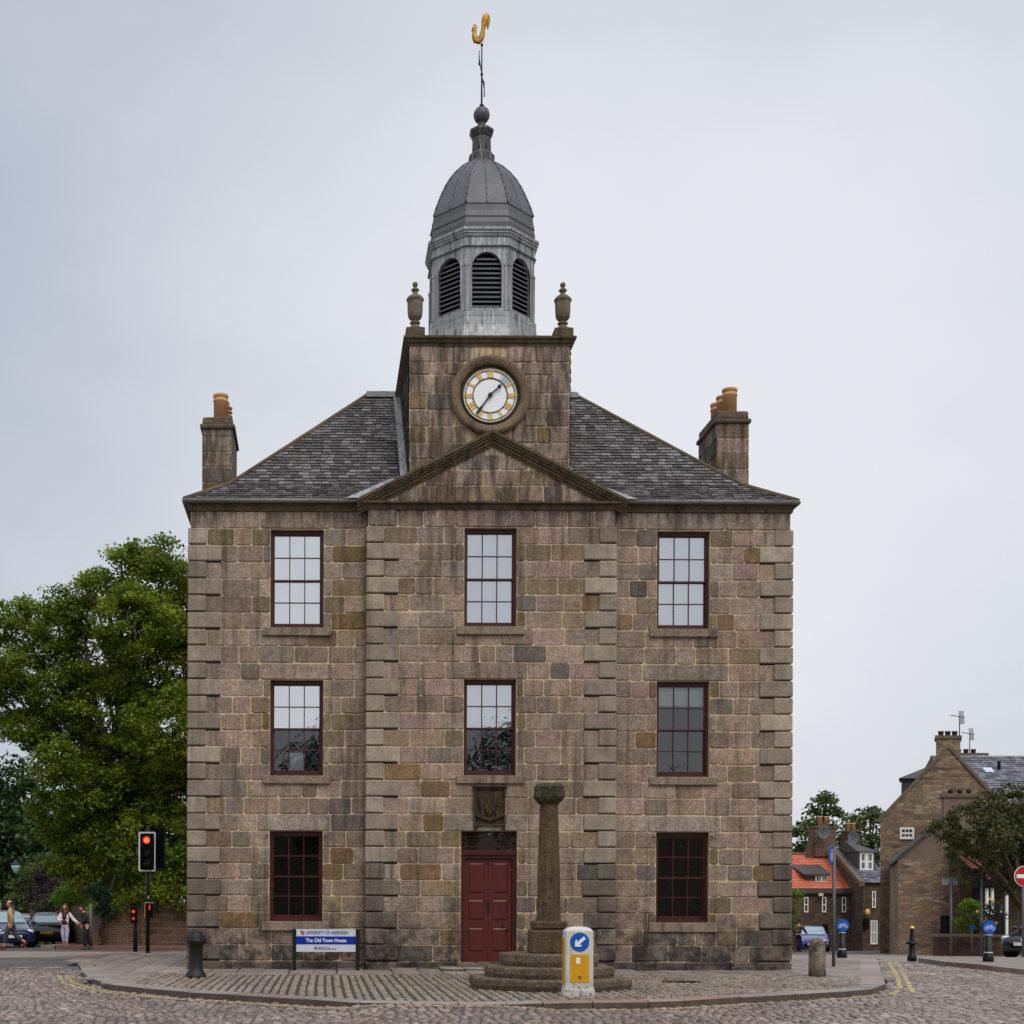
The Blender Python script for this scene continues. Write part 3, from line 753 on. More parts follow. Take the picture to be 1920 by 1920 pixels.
def core(mb, xa, xb, y, ops, zt, zb=-.4):
    xs = sorted({xa, xb}|{o[0] for o in ops}|{o[1] for o in ops}); zs = sorted({zb, zt}|{o[2] for o in ops}|{o[3] for o in ops})
    for i in range(len(xs)-1):
        for j in range(len(zs)-1):
            cx, cz = (xs[i]+xs[i+1])/2, (zs[j]+zs[j+1])/2
            if any(o[0] < cx < o[1] and o[2] < cz < o[3] for o in ops): continue
            mb.quad((xs[i], y, zs[j]), (xs[i+1], y, zs[j]), (xs[i+1], y, zs[j+1]), (xs[i], y, zs[j+1]), 1)
    for x0, x1, z0, z1 in ops:
        d = y+.32
        mb.quad((x0, y, z0), (x0, d, z0), (x0, d, z1), (x0, y, z1), 1); mb.quad((x1, y, z0), (x1, d, z0), (x1, d, z1), (x1, y, z1), 1)
        mb.quad((x0, y, z0), (x1, y, z0), (x1, d, z0), (x0, d, z0), 1); mb.quad((x0, y, z1), (x1, y, z1), (x1, d, z1), (x0, d, z1), 1)
        # the room behind
        e = .5; X0, X1, Z0, Z1, D = x0-e, x1+e, z0-.25, z1+.2, y+2.6
        mb.quad((X0, D, Z0), (X1, D, Z0), (X1, D, Z1), (X0, D, Z1), 2); mb.quad((X0, d, Z0), (X1, d, Z0), (X1, D, Z0), (X0, D, Z0), 2)
        mb.quad((X0, d, Z1), (X1, d, Z1), (X1, D, Z1), (X0, D, Z1), 2)
        mb.quad((X0, d, Z0), (X0, D, Z0), (X0, D, Z1), (X0, d, Z1), 2); mb.quad((X1, d, Z0), (X1, D, Z0), (X1, D, Z1), (X1, d, Z1), 2)
        for (a, b, c_, e_) in ((X0, x0, Z0, Z1), (x1, X1, Z0, Z1), (x0, x1, Z0, z0), (x0, x1, z1, Z1)):
            mb.quad((a, d, c_), (b, d, c_), (b, d, e_), (a, d, e_), 2)
core(wall, XL, BL, YW, opsL, 9.8); core(wall, BR, XR, YW, opsR, 9.8); core(wall, BL, BR, YB, opsB, 9.8)
for x in (BL, BR): wall.quad((x, YB, -.4), (x, YW, -.4), (x, YW, 9.8), (x, YB, 9.8), 1)
wall.quad((XL, YW, -.4), (XL, YBACK, -.4), (XL, YBACK, 9.85), (XL, YW, 9.85), 3); wall.quad((XR, YW, -.4), (XR, YBACK, -.4), (XR, YBACK, 9.85), (XR, YW, 9.85), 3)
wall.quad((XL, YBACK, -.4), (XR, YBACK, -.4), (XR, YBACK, 9.85), (XL, YBACK, 9.85), 3)
wall.build('wall', [M['stone'], M['mortar'], M['interior'], M['side']], house, fix=False)

# quoins
QC = [(156, 141, 126), (150, 136, 121), (161, 147, 131), (152, 136, 124), (146, 133, 118)]
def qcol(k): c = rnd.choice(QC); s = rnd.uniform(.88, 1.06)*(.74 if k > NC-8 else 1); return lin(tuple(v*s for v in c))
QM = {n: MB() for n in ('a', 'b', 'c', 'd', 'e', 'f')}
for k in range(1, NC-1):
    z1, z0 = ZL[k], ZL[k+1]; lg = k % 2 == 0; L = .66 if lg else .345; S = .345 if lg else .66
    L += rnd.uniform(-.02, .02); P = .055; zz0 = z0+.024; zt__ = z1+.002; ch_ = .022
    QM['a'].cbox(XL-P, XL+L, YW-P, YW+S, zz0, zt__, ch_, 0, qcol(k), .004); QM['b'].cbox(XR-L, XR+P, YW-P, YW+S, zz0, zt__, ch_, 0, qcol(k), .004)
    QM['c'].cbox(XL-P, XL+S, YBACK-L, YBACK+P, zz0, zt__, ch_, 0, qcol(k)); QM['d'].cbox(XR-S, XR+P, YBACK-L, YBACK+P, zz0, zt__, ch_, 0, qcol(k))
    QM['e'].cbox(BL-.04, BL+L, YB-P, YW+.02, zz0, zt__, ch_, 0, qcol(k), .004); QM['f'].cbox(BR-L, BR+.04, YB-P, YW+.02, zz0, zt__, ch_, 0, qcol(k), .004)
    for nm, xa_, xb_, yy_ in (('a', XL-.012, XL+L-.01, YW), ('b', XR-L+.01, XR+.012, YW), ('e', BL-.012, BL+L-.01, YB), ('f', BR-L+.01, BR+.012, YB)):
        QM[nm].box(xa_, xb_, yy_-.010, yy_+.10, z0-.01, z0+.06, 1)  # dark strip in each joint, painting the shadow under the quoin
for q_ in QM.values(): q_.build('quoins', [M['quoin'], M['felt_and_shade']], house)
# plinth of dark boulders along the foot
for xa, xb, y in ((XL-.05, BL, YW), (BR, XR+.05, YW), (BL, DX-.68, YB), (DX+.68, BR, YB)):
    x = xa; pl = MB()
    while x < xb-.02:
        L = rnd.uniform(.6, 1.3); L = xb-x if xb-x-L < .3 else L
        c = rnd.choice([(96, 84, 76), (104, 92, 84), (80, 74, 70)])
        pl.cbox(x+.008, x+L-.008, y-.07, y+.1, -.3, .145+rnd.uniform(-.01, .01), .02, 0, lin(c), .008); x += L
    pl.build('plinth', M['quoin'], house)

# mouldings
def mould(mb, path, prof, closed=False, mi=0):
    """path (x,y) anticlockwise outward to the right of travel; prof (out,z)"""
    n = len(path); P = []
    for i in range(n):
        p = Vector(path[i]); a = Vector(path[i-1]) if (i or closed) else None; b = Vector(path[(i+1) % n]) if (i < n-1 or closed) else None
        def nr(d): d = d.normalized(); return Vector((d.y, -d.x))
        if a is None: m = nr(b-p); k = 1
        elif b is None: m = nr(p-a); k = 1
        else:
            n1, n2 = nr(p-a), nr(b-p); m = (n1+n2).normalized(); k = 1/max(.2, m.dot(n1))
        P.append([(p.x+m.x*o*k, p.y+m.y*o*k, z) for o, z in prof])
    L = len(prof); vs = [v for r in P for v in r]; fs = []
    rg = range(n) if closed else range(n-1)
    for i in rg:
        j = (i+1) % n
        for t in range(L-1): fs.append((i*L+t, j*L+t, j*L+t+1, i*L+t+1))
        fs.append((i*L+L-1, j*L+L-1, j*L, i*L))
    if not closed: fs += [tuple(range(L)), tuple(range((n-1)*L, n*L))[::-1]]
    mb.add(vs, fs, mi)
c = MB()
prof = [(-.02, 9.785), (.03, 9.785), (.045, 9.80), (.045, 9.84), (.06, 9.86), (.06, 9.89), (.09, 9.92), (.11, 9.95), (.11, 9.975), (-.02, 10.0)]
rect = [(XL, YBACK), (XL, YW), (XR, YW), (XR, YBACK)]
# travel left side forward, along the front, back: outward is to the left, so reverse
mould(c, rect, prof, True)
c.build('eaves_cornice', M['trim'], house)
def gut(x0, y0, x1, y1):
    g = MB(); g.tube((x0, y0, 9.985), (x1, y1, 9.985), .052, .052, 10)
    if abs(y1-y0) < .01:
        for f in (.2, .45, .7): x = x0+(x1-x0)*f; g.tube((x, YW-.14, 9.985), (x+.06, YW-.14, 9.985), .06, .06, 10)
    g.build('gutter', M['gutter'], house)
gut(XL-.13, YW-.14, BL-.1, YW-.14); gut(BR+.1, YW-.14, XR+.13, YW-.14); gut(XL-.13, YW-.13, XL-.13, YBACK+.2); gut(XR+.13, YW-.13, XR+.13, YBACK+.2)

# pediment
PZ0, PAPX, PH = 9.93, 11.26, 2.76
pd = MB(); yt = YB
tz = lambda x, top=PAPX-.30: PZ0+.02+(top-PZ0)*max(0, 1-abs(x-XC)/2.55)
# tympanum stones cut to the slope
core_p = [(XC-2.6, 9.75), (XC+2.6, 9.75), (XC+2.6, PZ0), (XC, PAPX-.1), (XC-2.6, PZ0)]
pd.prism(core_p, yt, yt+1.8, 1)
z = 9.96
while z < PAPX-.25:
    h = .335; half = 2.62*(1-(z+h*.55-PZ0)/(PAPX-.08-PZ0)); 
    if half < .12: break
    x = XC-half+rnd.uniform(0, .1)
    while x < XC+half-.05:
        L = rnd.uniform(.3, .8); L = XC+half-x if XC+half-x-L < .25 else L
        stone(pd, x, x+L, z, z+h, yt, tone((30, 24, 34, 6, 10)), proud=.012); x += L
    z += h
pd.build('pediment_wall', [M['stone'], M['mortar']], house, fix=False)
c = MB()
pr2 = [(-.02, 9.775), (.03, 9.775), (.045, 9.80), (.06, 9.85), (.06, 9.87), (.13, 9.89), (.15, 9.90), (.15, 9.935), (-.02, 9.95)]
mould(c, [(BL-.02, YW-.01), (BL-.02, YB), (BR+.02, YB), (BR+.02, YW-.01)][::1], pr2)
# raking cornices as stepped prisms
def rake(y0, y1, off, th):
    for s in (-1, 1):
        d = Vector((2.78, 1.42)).normalized(); nx, nz = -d.y, d.x
        base = [(-2.86, 9.93), (0, 9.93+2.86*1.42/2.78)]
        pts = []
        A = (XC+s*base[0][0], base[0][1]+off); B = (XC, base[1][1]+off)
        pts = [A, B, (B[0], B[1]-th), (A[0]+(-s)*-th*0+0, A[1]-th)]
        pts[3] = (A[0]-s*(-th*.9)*-1*0-s*0, A[1]-th)
        if s > 0: pts = pts[::-1]
        c.prism(pts, y0, y1)
rake(YB-.19, YB+2.2, .05, .065); rake(YB-.16, YB+.02, -.02, .05); rake(YB-.12, YB+.02, -.07, .06); rake(YB-.08, YB+.02, -.14, .06); rake(YB-.045, YB+.02, -.205, .05)
c.build('pediment_cornice', M['trim'], house)

# ---- roofs
def slates(mb, O, U, V_, Nn, xr, length, row=.135, wid=(.13, .25), th=.026, mi=0, lap=.035):
    """O origin at eaves, U along, V_ up the slope, Nn normal; xr(t)->(x0,x1)"""
    U, V_, Nn, O = Vector(U), Vector(V_), Vector(Nn), Vector(O); t = 0; r = 0
    while t < length-.02:
        h = min(row, length-t); a, b = xr(t+h*.5); x = a-rnd.uniform(0, wid[0])
        while x < b:
            w = rnd.uniform(*wid); x0, x1 = max(x, a), min(x+w, b)
            if x1-x0 > .03:
                l = rnd.uniform(-.012, .012); l0 = rnd.uniform(0, .008); g_ = .006
                P = []
                for (px, pt, pn) in ((x0+g_, t-lap+l, .036+l0), (x1-g_, t-lap+l+rnd.uniform(-.008, .008), .036+l0+rnd.uniform(-.003, .003)), (x1-g_, t+h+.01, .010), (x0+g_, t+h+.01, .010)):
                    P.append(O+U*px+V_*pt+Nn*pn)
                Q = [p-Nn*th for p in P]
                mb.add([*P, Q[0], Q[1]], [(0, 1, 2, 3), (0, 4, 5, 1)], mi)
            x += w
        t += row*rnd.uniform(.96, 1.04); r += 1
EZ = 10.0; o = .13; YR = 34.1; ZR = 13.66; hw = 6.43+o; RH = 2.54
yf = YW-o
runF = YR-yf; lo_r, lo_h = .95, .62
rf = MB(); sl = MB()
# main faces: front/back eave corners, flare break, ridge
def pt(side, e):   # corner of ring: e=0 eave, 1 break, 2 ridge
    sx, sy = side
    inset = (0, lo_r, None)[e] if e < 2 else None
    if e < 2: return Vector((XC+sx*(hw-inset*(hw-RH)/runF), YR+sy*(runF-inset), EZ+(0, lo_h)[e]))
    return Vector((XC+sx*RH, YR, ZR))
for sy in (-1, 1):
    for e in (0, 1):
        A, B, C_, D = pt((-1, sy), e), pt((1, sy), e), pt((1, sy), e+1), pt((-1, sy), e+1)
        rf.add([A, B, C_, D], [(0, 1, 2, 3)])
        U = Vector((1, 0, 0)); V_ = (D-A); V_.x = 0; L = V_.length; V_.normalize(); Nn = U.cross(V_); 
        if Nn.z < 0: Nn = -Nn
        wA, wD = B.x-A.x, C_.x-D.x
        slates(sl, A, U, V_, Nn, lambda t, wA=wA, wD=wD, L=L: ((wA-wD)/2*t/L, wA-(wA-wD)/2*t/L), L)
for sx in (-1, 1):
    for e in (0, 1):
        A, B = pt((sx, -1), e), pt((sx, 1), e); C_, D = pt((sx, 1), e+1), pt((sx, -1), e+1)
        rf.add([A, B, C_, D], [(0, 1, 2, 3)])
        U = Vector((0, 1, 0)); V_ = D-A; V_.y = 0; L = V_.length; V_.normalize(); Nn = Vector((sx*V_.z, 0, -sx*V_.x*1.0)); Nn = Vector((V_.z*sx, 0, abs(V_.x)))
        wA, wD = B.y-A.y, C_.y-D.y
        slates(sl, A, U, V_, Nn, lambda t, wA=wA, wD=wD, L=L: ((wA-wD)/2*t/L, wA-(wA-wD)/2*t/L), L)
roof = rf.build('roof', M['felt_and_shade'], house)
sl.build('slates', M['slate'], roof, fix=False)
for sx in (-1, 1):
    for sy in (-1, 1):
        rd = MB()
        for e in (0, 1): rd.tube(pt((sx, sy), e)+Vector((0, 0, .02)), pt((sx, sy), e+1)+Vector((0, 0, .02)), .052, .052, 8)
        rd.build('hip_ridge', M['ridge'], roof)
rd = MB(); rd.tube((XC-RH, YR, ZR+.04), (XC+RH, YR, ZR+.04), .09, .09, 8)
rd.box(XC-RH-.02, XC+RH+.02, YR-.16, YR+.16, ZR-.06, ZR+.05)
# flashing either side of the tower front and valleys by the pediment
for s in (-1, 1):
    x0 = XC+s*1.76; x1 = XC+s*1.90
    for (ya, za), (yb, zb) in (((30.75, 10.62), (34.0, 13.62)),):
        rd.add([(x0, ya, za+.04), (x1, ya, za+.04), (x1, yb, zb+.04), (x0, yb, zb+.04), (x0, ya, za+.25), (x0, yb, zb+.25)], [(0, 1, 2, 3), (0, 3, 5, 4)])
    a = Vector((XC+s*2.84, 29.98, 10.03)); b = Vector((XC+s*1.9, 30.9, 10.72))
    rd.add([a, a+Vector((s*.28, .02, .0)), b+Vector((s*.2, 0, 0)), b], [(0, 1, 2, 3)])
rd.build('lead_flashing', M['lead_pale'], roof)
# pediment roof behind its cornice
pr = MB()
for s in (-1, 1):
    A = (XC+s*2.8, YB-.1, 9.99); B = (XC, YB-.1, 11.40); C_ = (XC, YB+1.75, 11.40); D = (XC+s*2.8, YB+.0, 9.99)
    pr.add([A, B, C_, D], [(0, 1, 2, 3)])
pr.build('pediment_roof', M['slate'], house)

# ---- tower
TX, TY0, TH_, TW = 3.65, 30.65, 13.55, 1.745
tw = MB(); zt = [13.54, 13.18, 12.90, 12.50, 12.14, 11.78, 11.42, 11.06, 10.70, 10.34, 9.98]
tw.box(TX-TW, TX+TW, TY0, TY0+2*TW, 9.9, TH_, 1)
CZ = 12.44
for k in range(len(zt)-1):
    z1, z0 = zt[k], zt[k+1]; dz = 0 if z0 < CZ < z1 else min(abs(z0-CZ), abs(z1-CZ)); hwk = math.sqrt(max(0, .86**2-dz*dz)) if dz < .86 else 0
    w = (70, 8, 16, 3, 3)
    if hwk > .1:
        fill(tw, TX-TW, TX-hwk+.05, z0, z1, TY0, w, lo=.3, hi=.75); fill(tw, TX+hwk-.05, TX+TW, z0, z1, TY0, w, lo=.3, hi=.75)
    else: fill(tw, TX-TW, TX+TW, z0, z1, TY0, w)
twl = tw.build('tower_wall', [M['stone'], M['mortar']], house, fix=False)
# slate-hung sides
for s in (-1, 1):
    ss = MB(); O = Vector((TX+s*TW, TY0+.02 if s > 0 else TY0+.02, 10.2)); U = Vector((0, 1, 0)); slates(ss, O, U, (0, 0, 1), (s, 0, 0), lambda t: (0, 2*TW-.04), 3.3, row=.2)
    ss.build('slate_hanging', M['slate'], twl, fix=False)
c = MB()
mould(c, [(TX-TW, TY0+2*TW), (TX-TW, TY0), (TX+TW, TY0), (TX+TW, TY0+2*TW)], [(-.05, 13.52), (.03, 13.52), (.03, 13.56), (.08, 13.60), (.08, 13.63), (.13, 13.67), (.13, 13.715), (-.05, 13.73)], True)
c.build('tower_cornice', M['trim'], twl)
lr = MB(); lr.box(TX-TW-.04, TX+TW+.04, TY0+.02, TY0+2*TW, 13.70, 13.742)
lr.build('tower_lead_flat', M['lead_pale'], twl)
# urns
def urn(mb, x, y, z):
    mb.cbox(x-.205, x+.205, y-.2, y+.2, z, z+.2, .015, 1)
    mb.lathe([(.17, z+.2), (.17, z+.235), (.10, z+.27), (.075, z+.31), (.095, z+.33), (.115, z+.345), (.115, z+.365), (.07, z+.385), (.08, z+.41), (.13, z+.45), (.155, z+.5), (.165, z+.6), (.17, z+.80), (.165, z+.82), (.19, z+.845), (.195, z+.87), (.16, z+.92), (.11, z+.96), (.06, z+.985), (.05, z+1.04), (.085, z+1.065), (.09, z+1.085), (.05, z+1.12), (.04, z+1.14)], 20, (x, y))
    mb.ball((x, y, z+1.20), .062, 12)
for s in (-1, 1):
    u = MB(); urn(u, TX+s*1.615, TY0+.15, 13.73); u.build('urn', [M['urn'], M['trim']], house)

# clock
M['clock_stone'] = stone_mat('clock surround stone', False, (116, 98, 80), streak=.7, dirt=False)
clk = MB(); cx, cy, cz = TX+.01, TY0-.055, CZ
n = 64; pf = [(.66, .05), (.66, -.03), (.70, -.05), (.76, -.085), (.82, -.09), (.845, -.06), (.86, -.05), (.86, .11)]
vs = []; 
for r, d in pf:
    for i in range(n):
        a = 2*math.pi*i/n; vs.append((cx+r*math.sin(a), cy+d, cz+r*math.cos(a)))
fs = [(j*n+i, j*n+(i+1) % n, (j+1)*n+(i+1) % n, (j+1)*n+i) for j in range(len(pf)-1) for i in range(n)]
clk.add(vs, fs, 0, None, True)
clock = clk.build('clock', M['clock_stone'], house)
k_ = MB(); k_.disc((cx, cy+.02, cz), .665, 64, 0, d=.02)
k_.disc((cx, cy-.004, cz), .60, 64, 0, r0=.585, d=.012); k_.disc((cx, cy-.004, cz), .545, 64, 0, r0=.53, d=.012); k_.disc((cx, cy-.004, cz), .385, 48, 0, r0=.365, d=.012)
k_.build('dial_frame', M['black_gloss'], clock)
k_ = MB(); k_.disc((cx, cy+.012, cz), .59, 64, 0, d=.006); k_.build('dial', M['clock_white'], clock)
k_ = MB(); k_.disc((cx, cy+.004, cz), .53, 6, 0, r0=.385, a0=math.radians(35), a1=math.radians(56), d=.006); k_.build('blue_dial_pane', M['clock_blue'], clock)
def bar(p, q, w, y, mb, mi=0, d=.01):
    P, Q = Vector((p[0], 0, p[1])), Vector((q[0], 0, q[1])); t = (Q-P).normalized(); nn = Vector((-t.z, 0, t.x))*w/2
    a = [P+nn, P-nn, Q-nn, Q+nn]; vs = [(v.x, y, v.z) for v in a]+[(v.x, y+d, v.z) for v in a]
    mb.add(vs, [(0, 1, 2, 3), (7, 6, 5, 4), (0, 4, 5, 1), (1, 5, 6, 2), (2, 6, 7, 3), (3, 7, 4, 0)], mi)
NUM = ['XII', 'I', 'II', 'III', 'IIII', 'V', 'VI', 'VII', 'VIII', 'IX', 'X', 'XI']
for h, s in enumerate(NUM):
    gn = MB(); th = math.radians(30*h); wd = {'I': .034, 'V': .07, 'X': .07}; tot = sum(wd[ch] for ch in s)
    def loc(x, r): return (cx+x*math.cos(th)+r*math.sin(th), cz-x*math.sin(th)+r*math.cos(th))
    x = -tot/2; r0, r1 = .39, .525
    for ch in s:
        w = wd[ch]; m_ = x+w/2
        if ch == 'I': bar(loc(m_, r0), loc(m_, r1), .017, cy-.012, gn)
        elif ch == 'V': bar(loc(m_, r0), loc(m_-w*.38, r1), .019, cy-.012, gn); bar(loc(m_, r0), loc(m_+w*.38, r1), .01, cy-.013, gn)
        else: bar(loc(m_+w*.38, r0), loc(m_-w*.38, r1), .019, cy-.012, gn); bar(loc(m_-w*.38, r0), loc(m_+w*.38, r1), .01, cy-.013, gn)
        x += w
    bar(loc(-tot/2, r0), loc(tot/2, r0), .008, cy-.014, gn); bar(loc(-tot/2, r1), loc(tot/2, r1), .008, cy-.014, gn)
    gn.build('numeral', M['gold'], clock)
gn = MB()
for i in range(60):
    a = math.radians(6*i); l = .575 if i % 5 else .56
    bar((cx+.548*math.sin(a), cz+.548*math.cos(a)), (cx+.585*math.sin(a), cz+.585*math.cos(a)), .011 if i % 5 else .03, cy-.010, gn)
gn.build('minute_marks', M['gold'], clock)
for ang, L, w, nm in ((216, .50, .05, 'minute_hand'), (47.5, .34, .05, 'hour_hand')):
    hnd = MB(); a = math.radians(ang); e = (cx+L*math.sin(a), cz+L*math.cos(a)); m_ = (cx+L*.62*math.sin(a), cz+L*.62*math.cos(a))
    yy = cy-.03 if nm[0] == 'm' else cy-.045
    bar((cx-.06*math.sin(a), cz-.06*math.cos(a)), m_, .032, yy, hnd); bar(m_, e, .055 if nm[0] == 'm' else .022, yy-.001, hnd)
    if nm[0] == 'h': hnd.ball((cx+L*.78*math.sin(a), yy, cz+L*.78*math.cos(a)), .045, 10, sc=(1, .3, 1))
    hnd.disc((cx, yy-.003, cz), .05, 20, d=.012); hnd.build(nm, M['black_gloss'], clock)

# ---- cupola
QX, QY = 3.65, 32.35; AP = 1.19; ph = math.pi/8
lp = MB()
# skirt
lp.lathe([(1.52, 13.73), (1.42, 13.80), (1.33, 13.98), (1.26, 14.2), (1.235, 14.40)], 8, (QX, QY), ph, 0, None, False, True)
lp.lathe([(1.20, 14.38), (1.24, 14.40), (1.24, 14.50), (1.20, 14.53), (1.15, 14.54)], 8, (QX, QY), ph, 0, None, False, True)
side = 2*AP*math.tan(math.pi/8); hs = side/2
def place(fn, mb, start):
    pass
for i in range(8):
    ang = math.radians(45*i)
    Mx = Matrix.Translation((QX, QY, 0)) @ Matrix.Rotation(ang, 4, 'Z') @ Matrix.Translation((0, -AP, 0))
    st = len(lp.v); ow = .34; zb, zs, ztp = 14.60, 15.50, 15.98
    A = [(-ow+0, zs)]+[(-ow*math.cos(math.pi*k/14), zs+ow*math.sin(math.pi*k/14)) for k in range(1, 14)]+[(ow, zs)]
    for y0, y1, inset in ((0, .12, 0),):
        # piers, bottom rail, spandrel
        lp.prism([(-hs, 14.5), (hs, 14.5), (hs, zb), (-hs, zb)], y0, y1); lp.prism([(-hs, zb), (-ow, zb), (-ow, zs), (-hs, zs)], y0, y1); lp.prism([(ow, zb), (hs, zb), (hs, zs), (ow, zs)], y0, y1)
        for k in range(len(A)-1):
            a, b = A[k], A[k+1]; lp.prism([(a[0], a[1]), (b[0], b[1]), (b[0], ztp), (a[0], ztp)], y0, y1)
        lp.prism([(-hs, zs), (-ow, zs), (-ow, ztp), (-hs, ztp)], y0, y1); lp.prism([(ow, zs), (hs, zs), (hs, ztp), (ow, ztp)], y0, y1)
    # corner pilaster strips
    for s in (-1, 1):
        lp.box(min(s*hs, s*(hs-.085)), max(s*hs, s*(hs-.085)), -.02, .01, 14.54, 15.55); lp.box(min(s*hs, s*(hs-.10)), max(s*hs, s*(hs-.10)), -.03, .01, 15.53, 15.58)
    lp.xform(Mx, st)
lp.lathe([(1.12, 15.93), (1.21, 15.95), (1.24, 15.97), (1.21, 16.0), (1.21, 16.16), (1.24, 16.18), (1.25, 16.22), (1.27, 16.24), (1.27, 16.27), (1.295, 16.30), (1.295, 16.36), (1.20, 16.40), (1.0, 16.41)], 8, (QX, QY), ph, 0, None, False, True)
cup = lp.build('cupola', M['lead_pale'], house)
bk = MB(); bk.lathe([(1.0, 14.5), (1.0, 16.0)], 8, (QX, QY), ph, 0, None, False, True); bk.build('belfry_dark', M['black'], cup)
for i in range(8):
    ang = math.radians(45*i); lv = MB()
    Mx = Matrix.Translation((QX, QY, 0)) @ Matrix.Rotation(ang, 4, 'Z') @ Matrix.Translation((0, -AP, 0))
    z = 14.63
    while z < 15.82:
        zz = z+.05; w = ow if zz < zs else math.sqrt(max(0, ow*ow-(zz-zs)**2))
        if w > .06:
            lv.add([(-w, .055, z), (w, .055, z), (w, .055, z+.028), (-w, .055, z+.028), (-w, .15, z+.07), (w, .15, z+.07), (w, .15, z+.098), (-w, .15, z+.098)],
                   [(0, 1, 2, 3), (3, 2, 6, 7), (0, 4, 5, 1), (4, 7, 6, 5), (0, 3, 7, 4), (1, 5, 6, 2)])
        z += .105
    lv.xform(Mx); lv.build('louvre', M['louvre'], cup)
dm = MB()
DP = [(1.21, 16.38), (1.215, 16.5), (1.19, 16.66), (1.165, 16.90), (1.175, 16.91), (1.15, 17.06), (1.13, 17.16), (1.14, 17.17), (1.10, 17.26), (1.05, 17.41), (.99, 17.55), (.90, 17.73), (.79, 17.90), (.65, 18.07), (.48, 18.24), (.36, 18.33), (.28, 18.38)]
DP = [(1.205, 16.38), (1.21, 16.50), (1.185, 16.62), (1.20, 16.64), (1.17, 16.78), (1.155, 16.92), (1.17, 16.94), (1.12, 17.12), (1.06, 17.28), (.99, 17.46), (.90, 17.66), (.79, 17.86), (.65, 18.05), (.48, 18.23), (.36, 18.32), (.28, 18.37)]
dm.lathe(DP, 8, (QX, QY), ph, 0, None, False, True)
for i in range(8):
    a = ph+math.pi/4*i; k = 1/math.cos(math.pi/8); pp = [(QX+r*k*math.cos(a), QY+r*k*math.sin(a), z) for r, z in DP[6:]]
    dm.path(pp, .022, 6)
    a2 = a+math.pi/8; pp = [(QX+(r+.0)*math.cos(a2), QY+(r+.0)*math.sin(a2), z) for r, z in DP[6:]]; dm.path(pp, .012, 5)
dm.build('dome', M['lead'], cup)
fn = MB()
fn.lathe([(.30, 18.36), (.30, 18.52), (.245, 18.58), (.24, 18.60)], 8, (QX, QY), ph, 0, None, False, True)
fn.lathe([(.215, 18.58), (.205, 18.98)], 8, (QX, QY), ph, 0, None, False, True)
for i in range(8):
    a = ph+math.pi/4*i; fn.tube((QX+.2*math.cos(a), QY+.2*math.sin(a), 18.58), (QX+.19*math.cos(a), QY+.19*math.sin(a), 18.99), .035, .035, 8)
fn.lathe([(.22, 18.97), (.24, 19.02), (.275, 19.08), (.275, 19.13), (.12, 19.2)], 8, (QX, QY), ph, 0, None, False, True)
fn.lathe([(.10, 19.16), (.085, 19.24), (.095, 19.33)], 12, (QX, QY))
fin = fn.build('finial', M['lead_dark'], cup)
bl = MB(); n = 32; vs = []; 
bl.ball((QX, QY, 19.50), .185, 24)
for i in range(12):
    a = math.pi/6*i; pp = [(QX+.186*math.sin(t)*math.cos(a), QY+.186*math.sin(t)*math.sin(a), 19.50+.186*math.cos(t)) for t in [math.pi*j/10 for j in range(1, 10)]]; bl.path(pp, .010, 5)
bl.build('ball', M['lead'], cup)
for ob in [cup]+list(cup.children):
    for v in ob.data.vertices:
        v.co.x = (QX-XC)+(v.co.x-(QX-XC))*.965; v.co.y = (QY-YW)+(v.co.y-(QY-YW))*.965
# weather vane
wv = MB(); wv.tube((QX, QY, 19.66), (QX, QY, 21.16), .021, .014, 8); wv.lathe([(.05, 19.69), (.055, 19.72), (.05, 19.74)], 12, (QX, QY)); wv.ball((QX, QY, 20.44), .035, 10)
wv.ball((QX, QY, 21.12), .035, 10)
vane = wv.build('weather_vane', M['black_gloss'], house)
# pointer arms, seen nearly end-on
dd = Vector((.13, .62, 0)); pa = MB()
for s in (-1, 1):
    e = Vector((QX, QY, 20.45))+dd*s+Vector((0, 0, .0)); pa.tube((QX, QY, 20.44), e, .011, .011, 6)
    pa.tube(e+Vector((0, 0, -.17)), e+Vector((0, 0, .17)), .014, .008, 6); pa.tube(e+Vector((0, 0, .02)), e-dd*s*.25+Vector((0, 0, .12)), .01, .01, 6)
dd2 = Vector((.05, .22, 0))
pa.build('pointer', M['black_gloss'], vane)
# cockerel: one smooth gilded body with tail
ck = MB()
def zp(u, v): X, Z = W(u, v, QY); return X, Z
def ribbon(L, flat=.35):
    # swept ellipse chain: (u,v,radius px)
    rings = []; n = 12
    for i, (u, v, r) in enumerate(L):
        X, Z = zp(u, v); R_ = 1.22*r/F*QY; p0 = zp(*L[max(i-1, 0)][:2]); p1 = zp(*L[min(i+1, len(L)-1)][:2]); t = Vector((p1[0]-p0[0], 0, p1[1]-p0[1])).normalized(); nn = Vector((-t.z, 0, t.x))
        rings.append([Vector((X, QY, Z))+nn*R_*math.cos(a)+Vector((0, 1, 0))*R_*flat*math.sin(a) for a in [2*math.pi*k/n for k in range(n)]])
    vs = [p for r in rings for p in r]; m = len(rings)
    ck.add(vs, [(j*n+i, j*n+(i+1) % n, (j+1)*n+(i+1) % n, (j+1)*n+i) for j in range(m-1) for i in range(n)]+[tuple(range(n)), tuple(range((m-1)*n, m*n))[::-1]], 0, None, True)
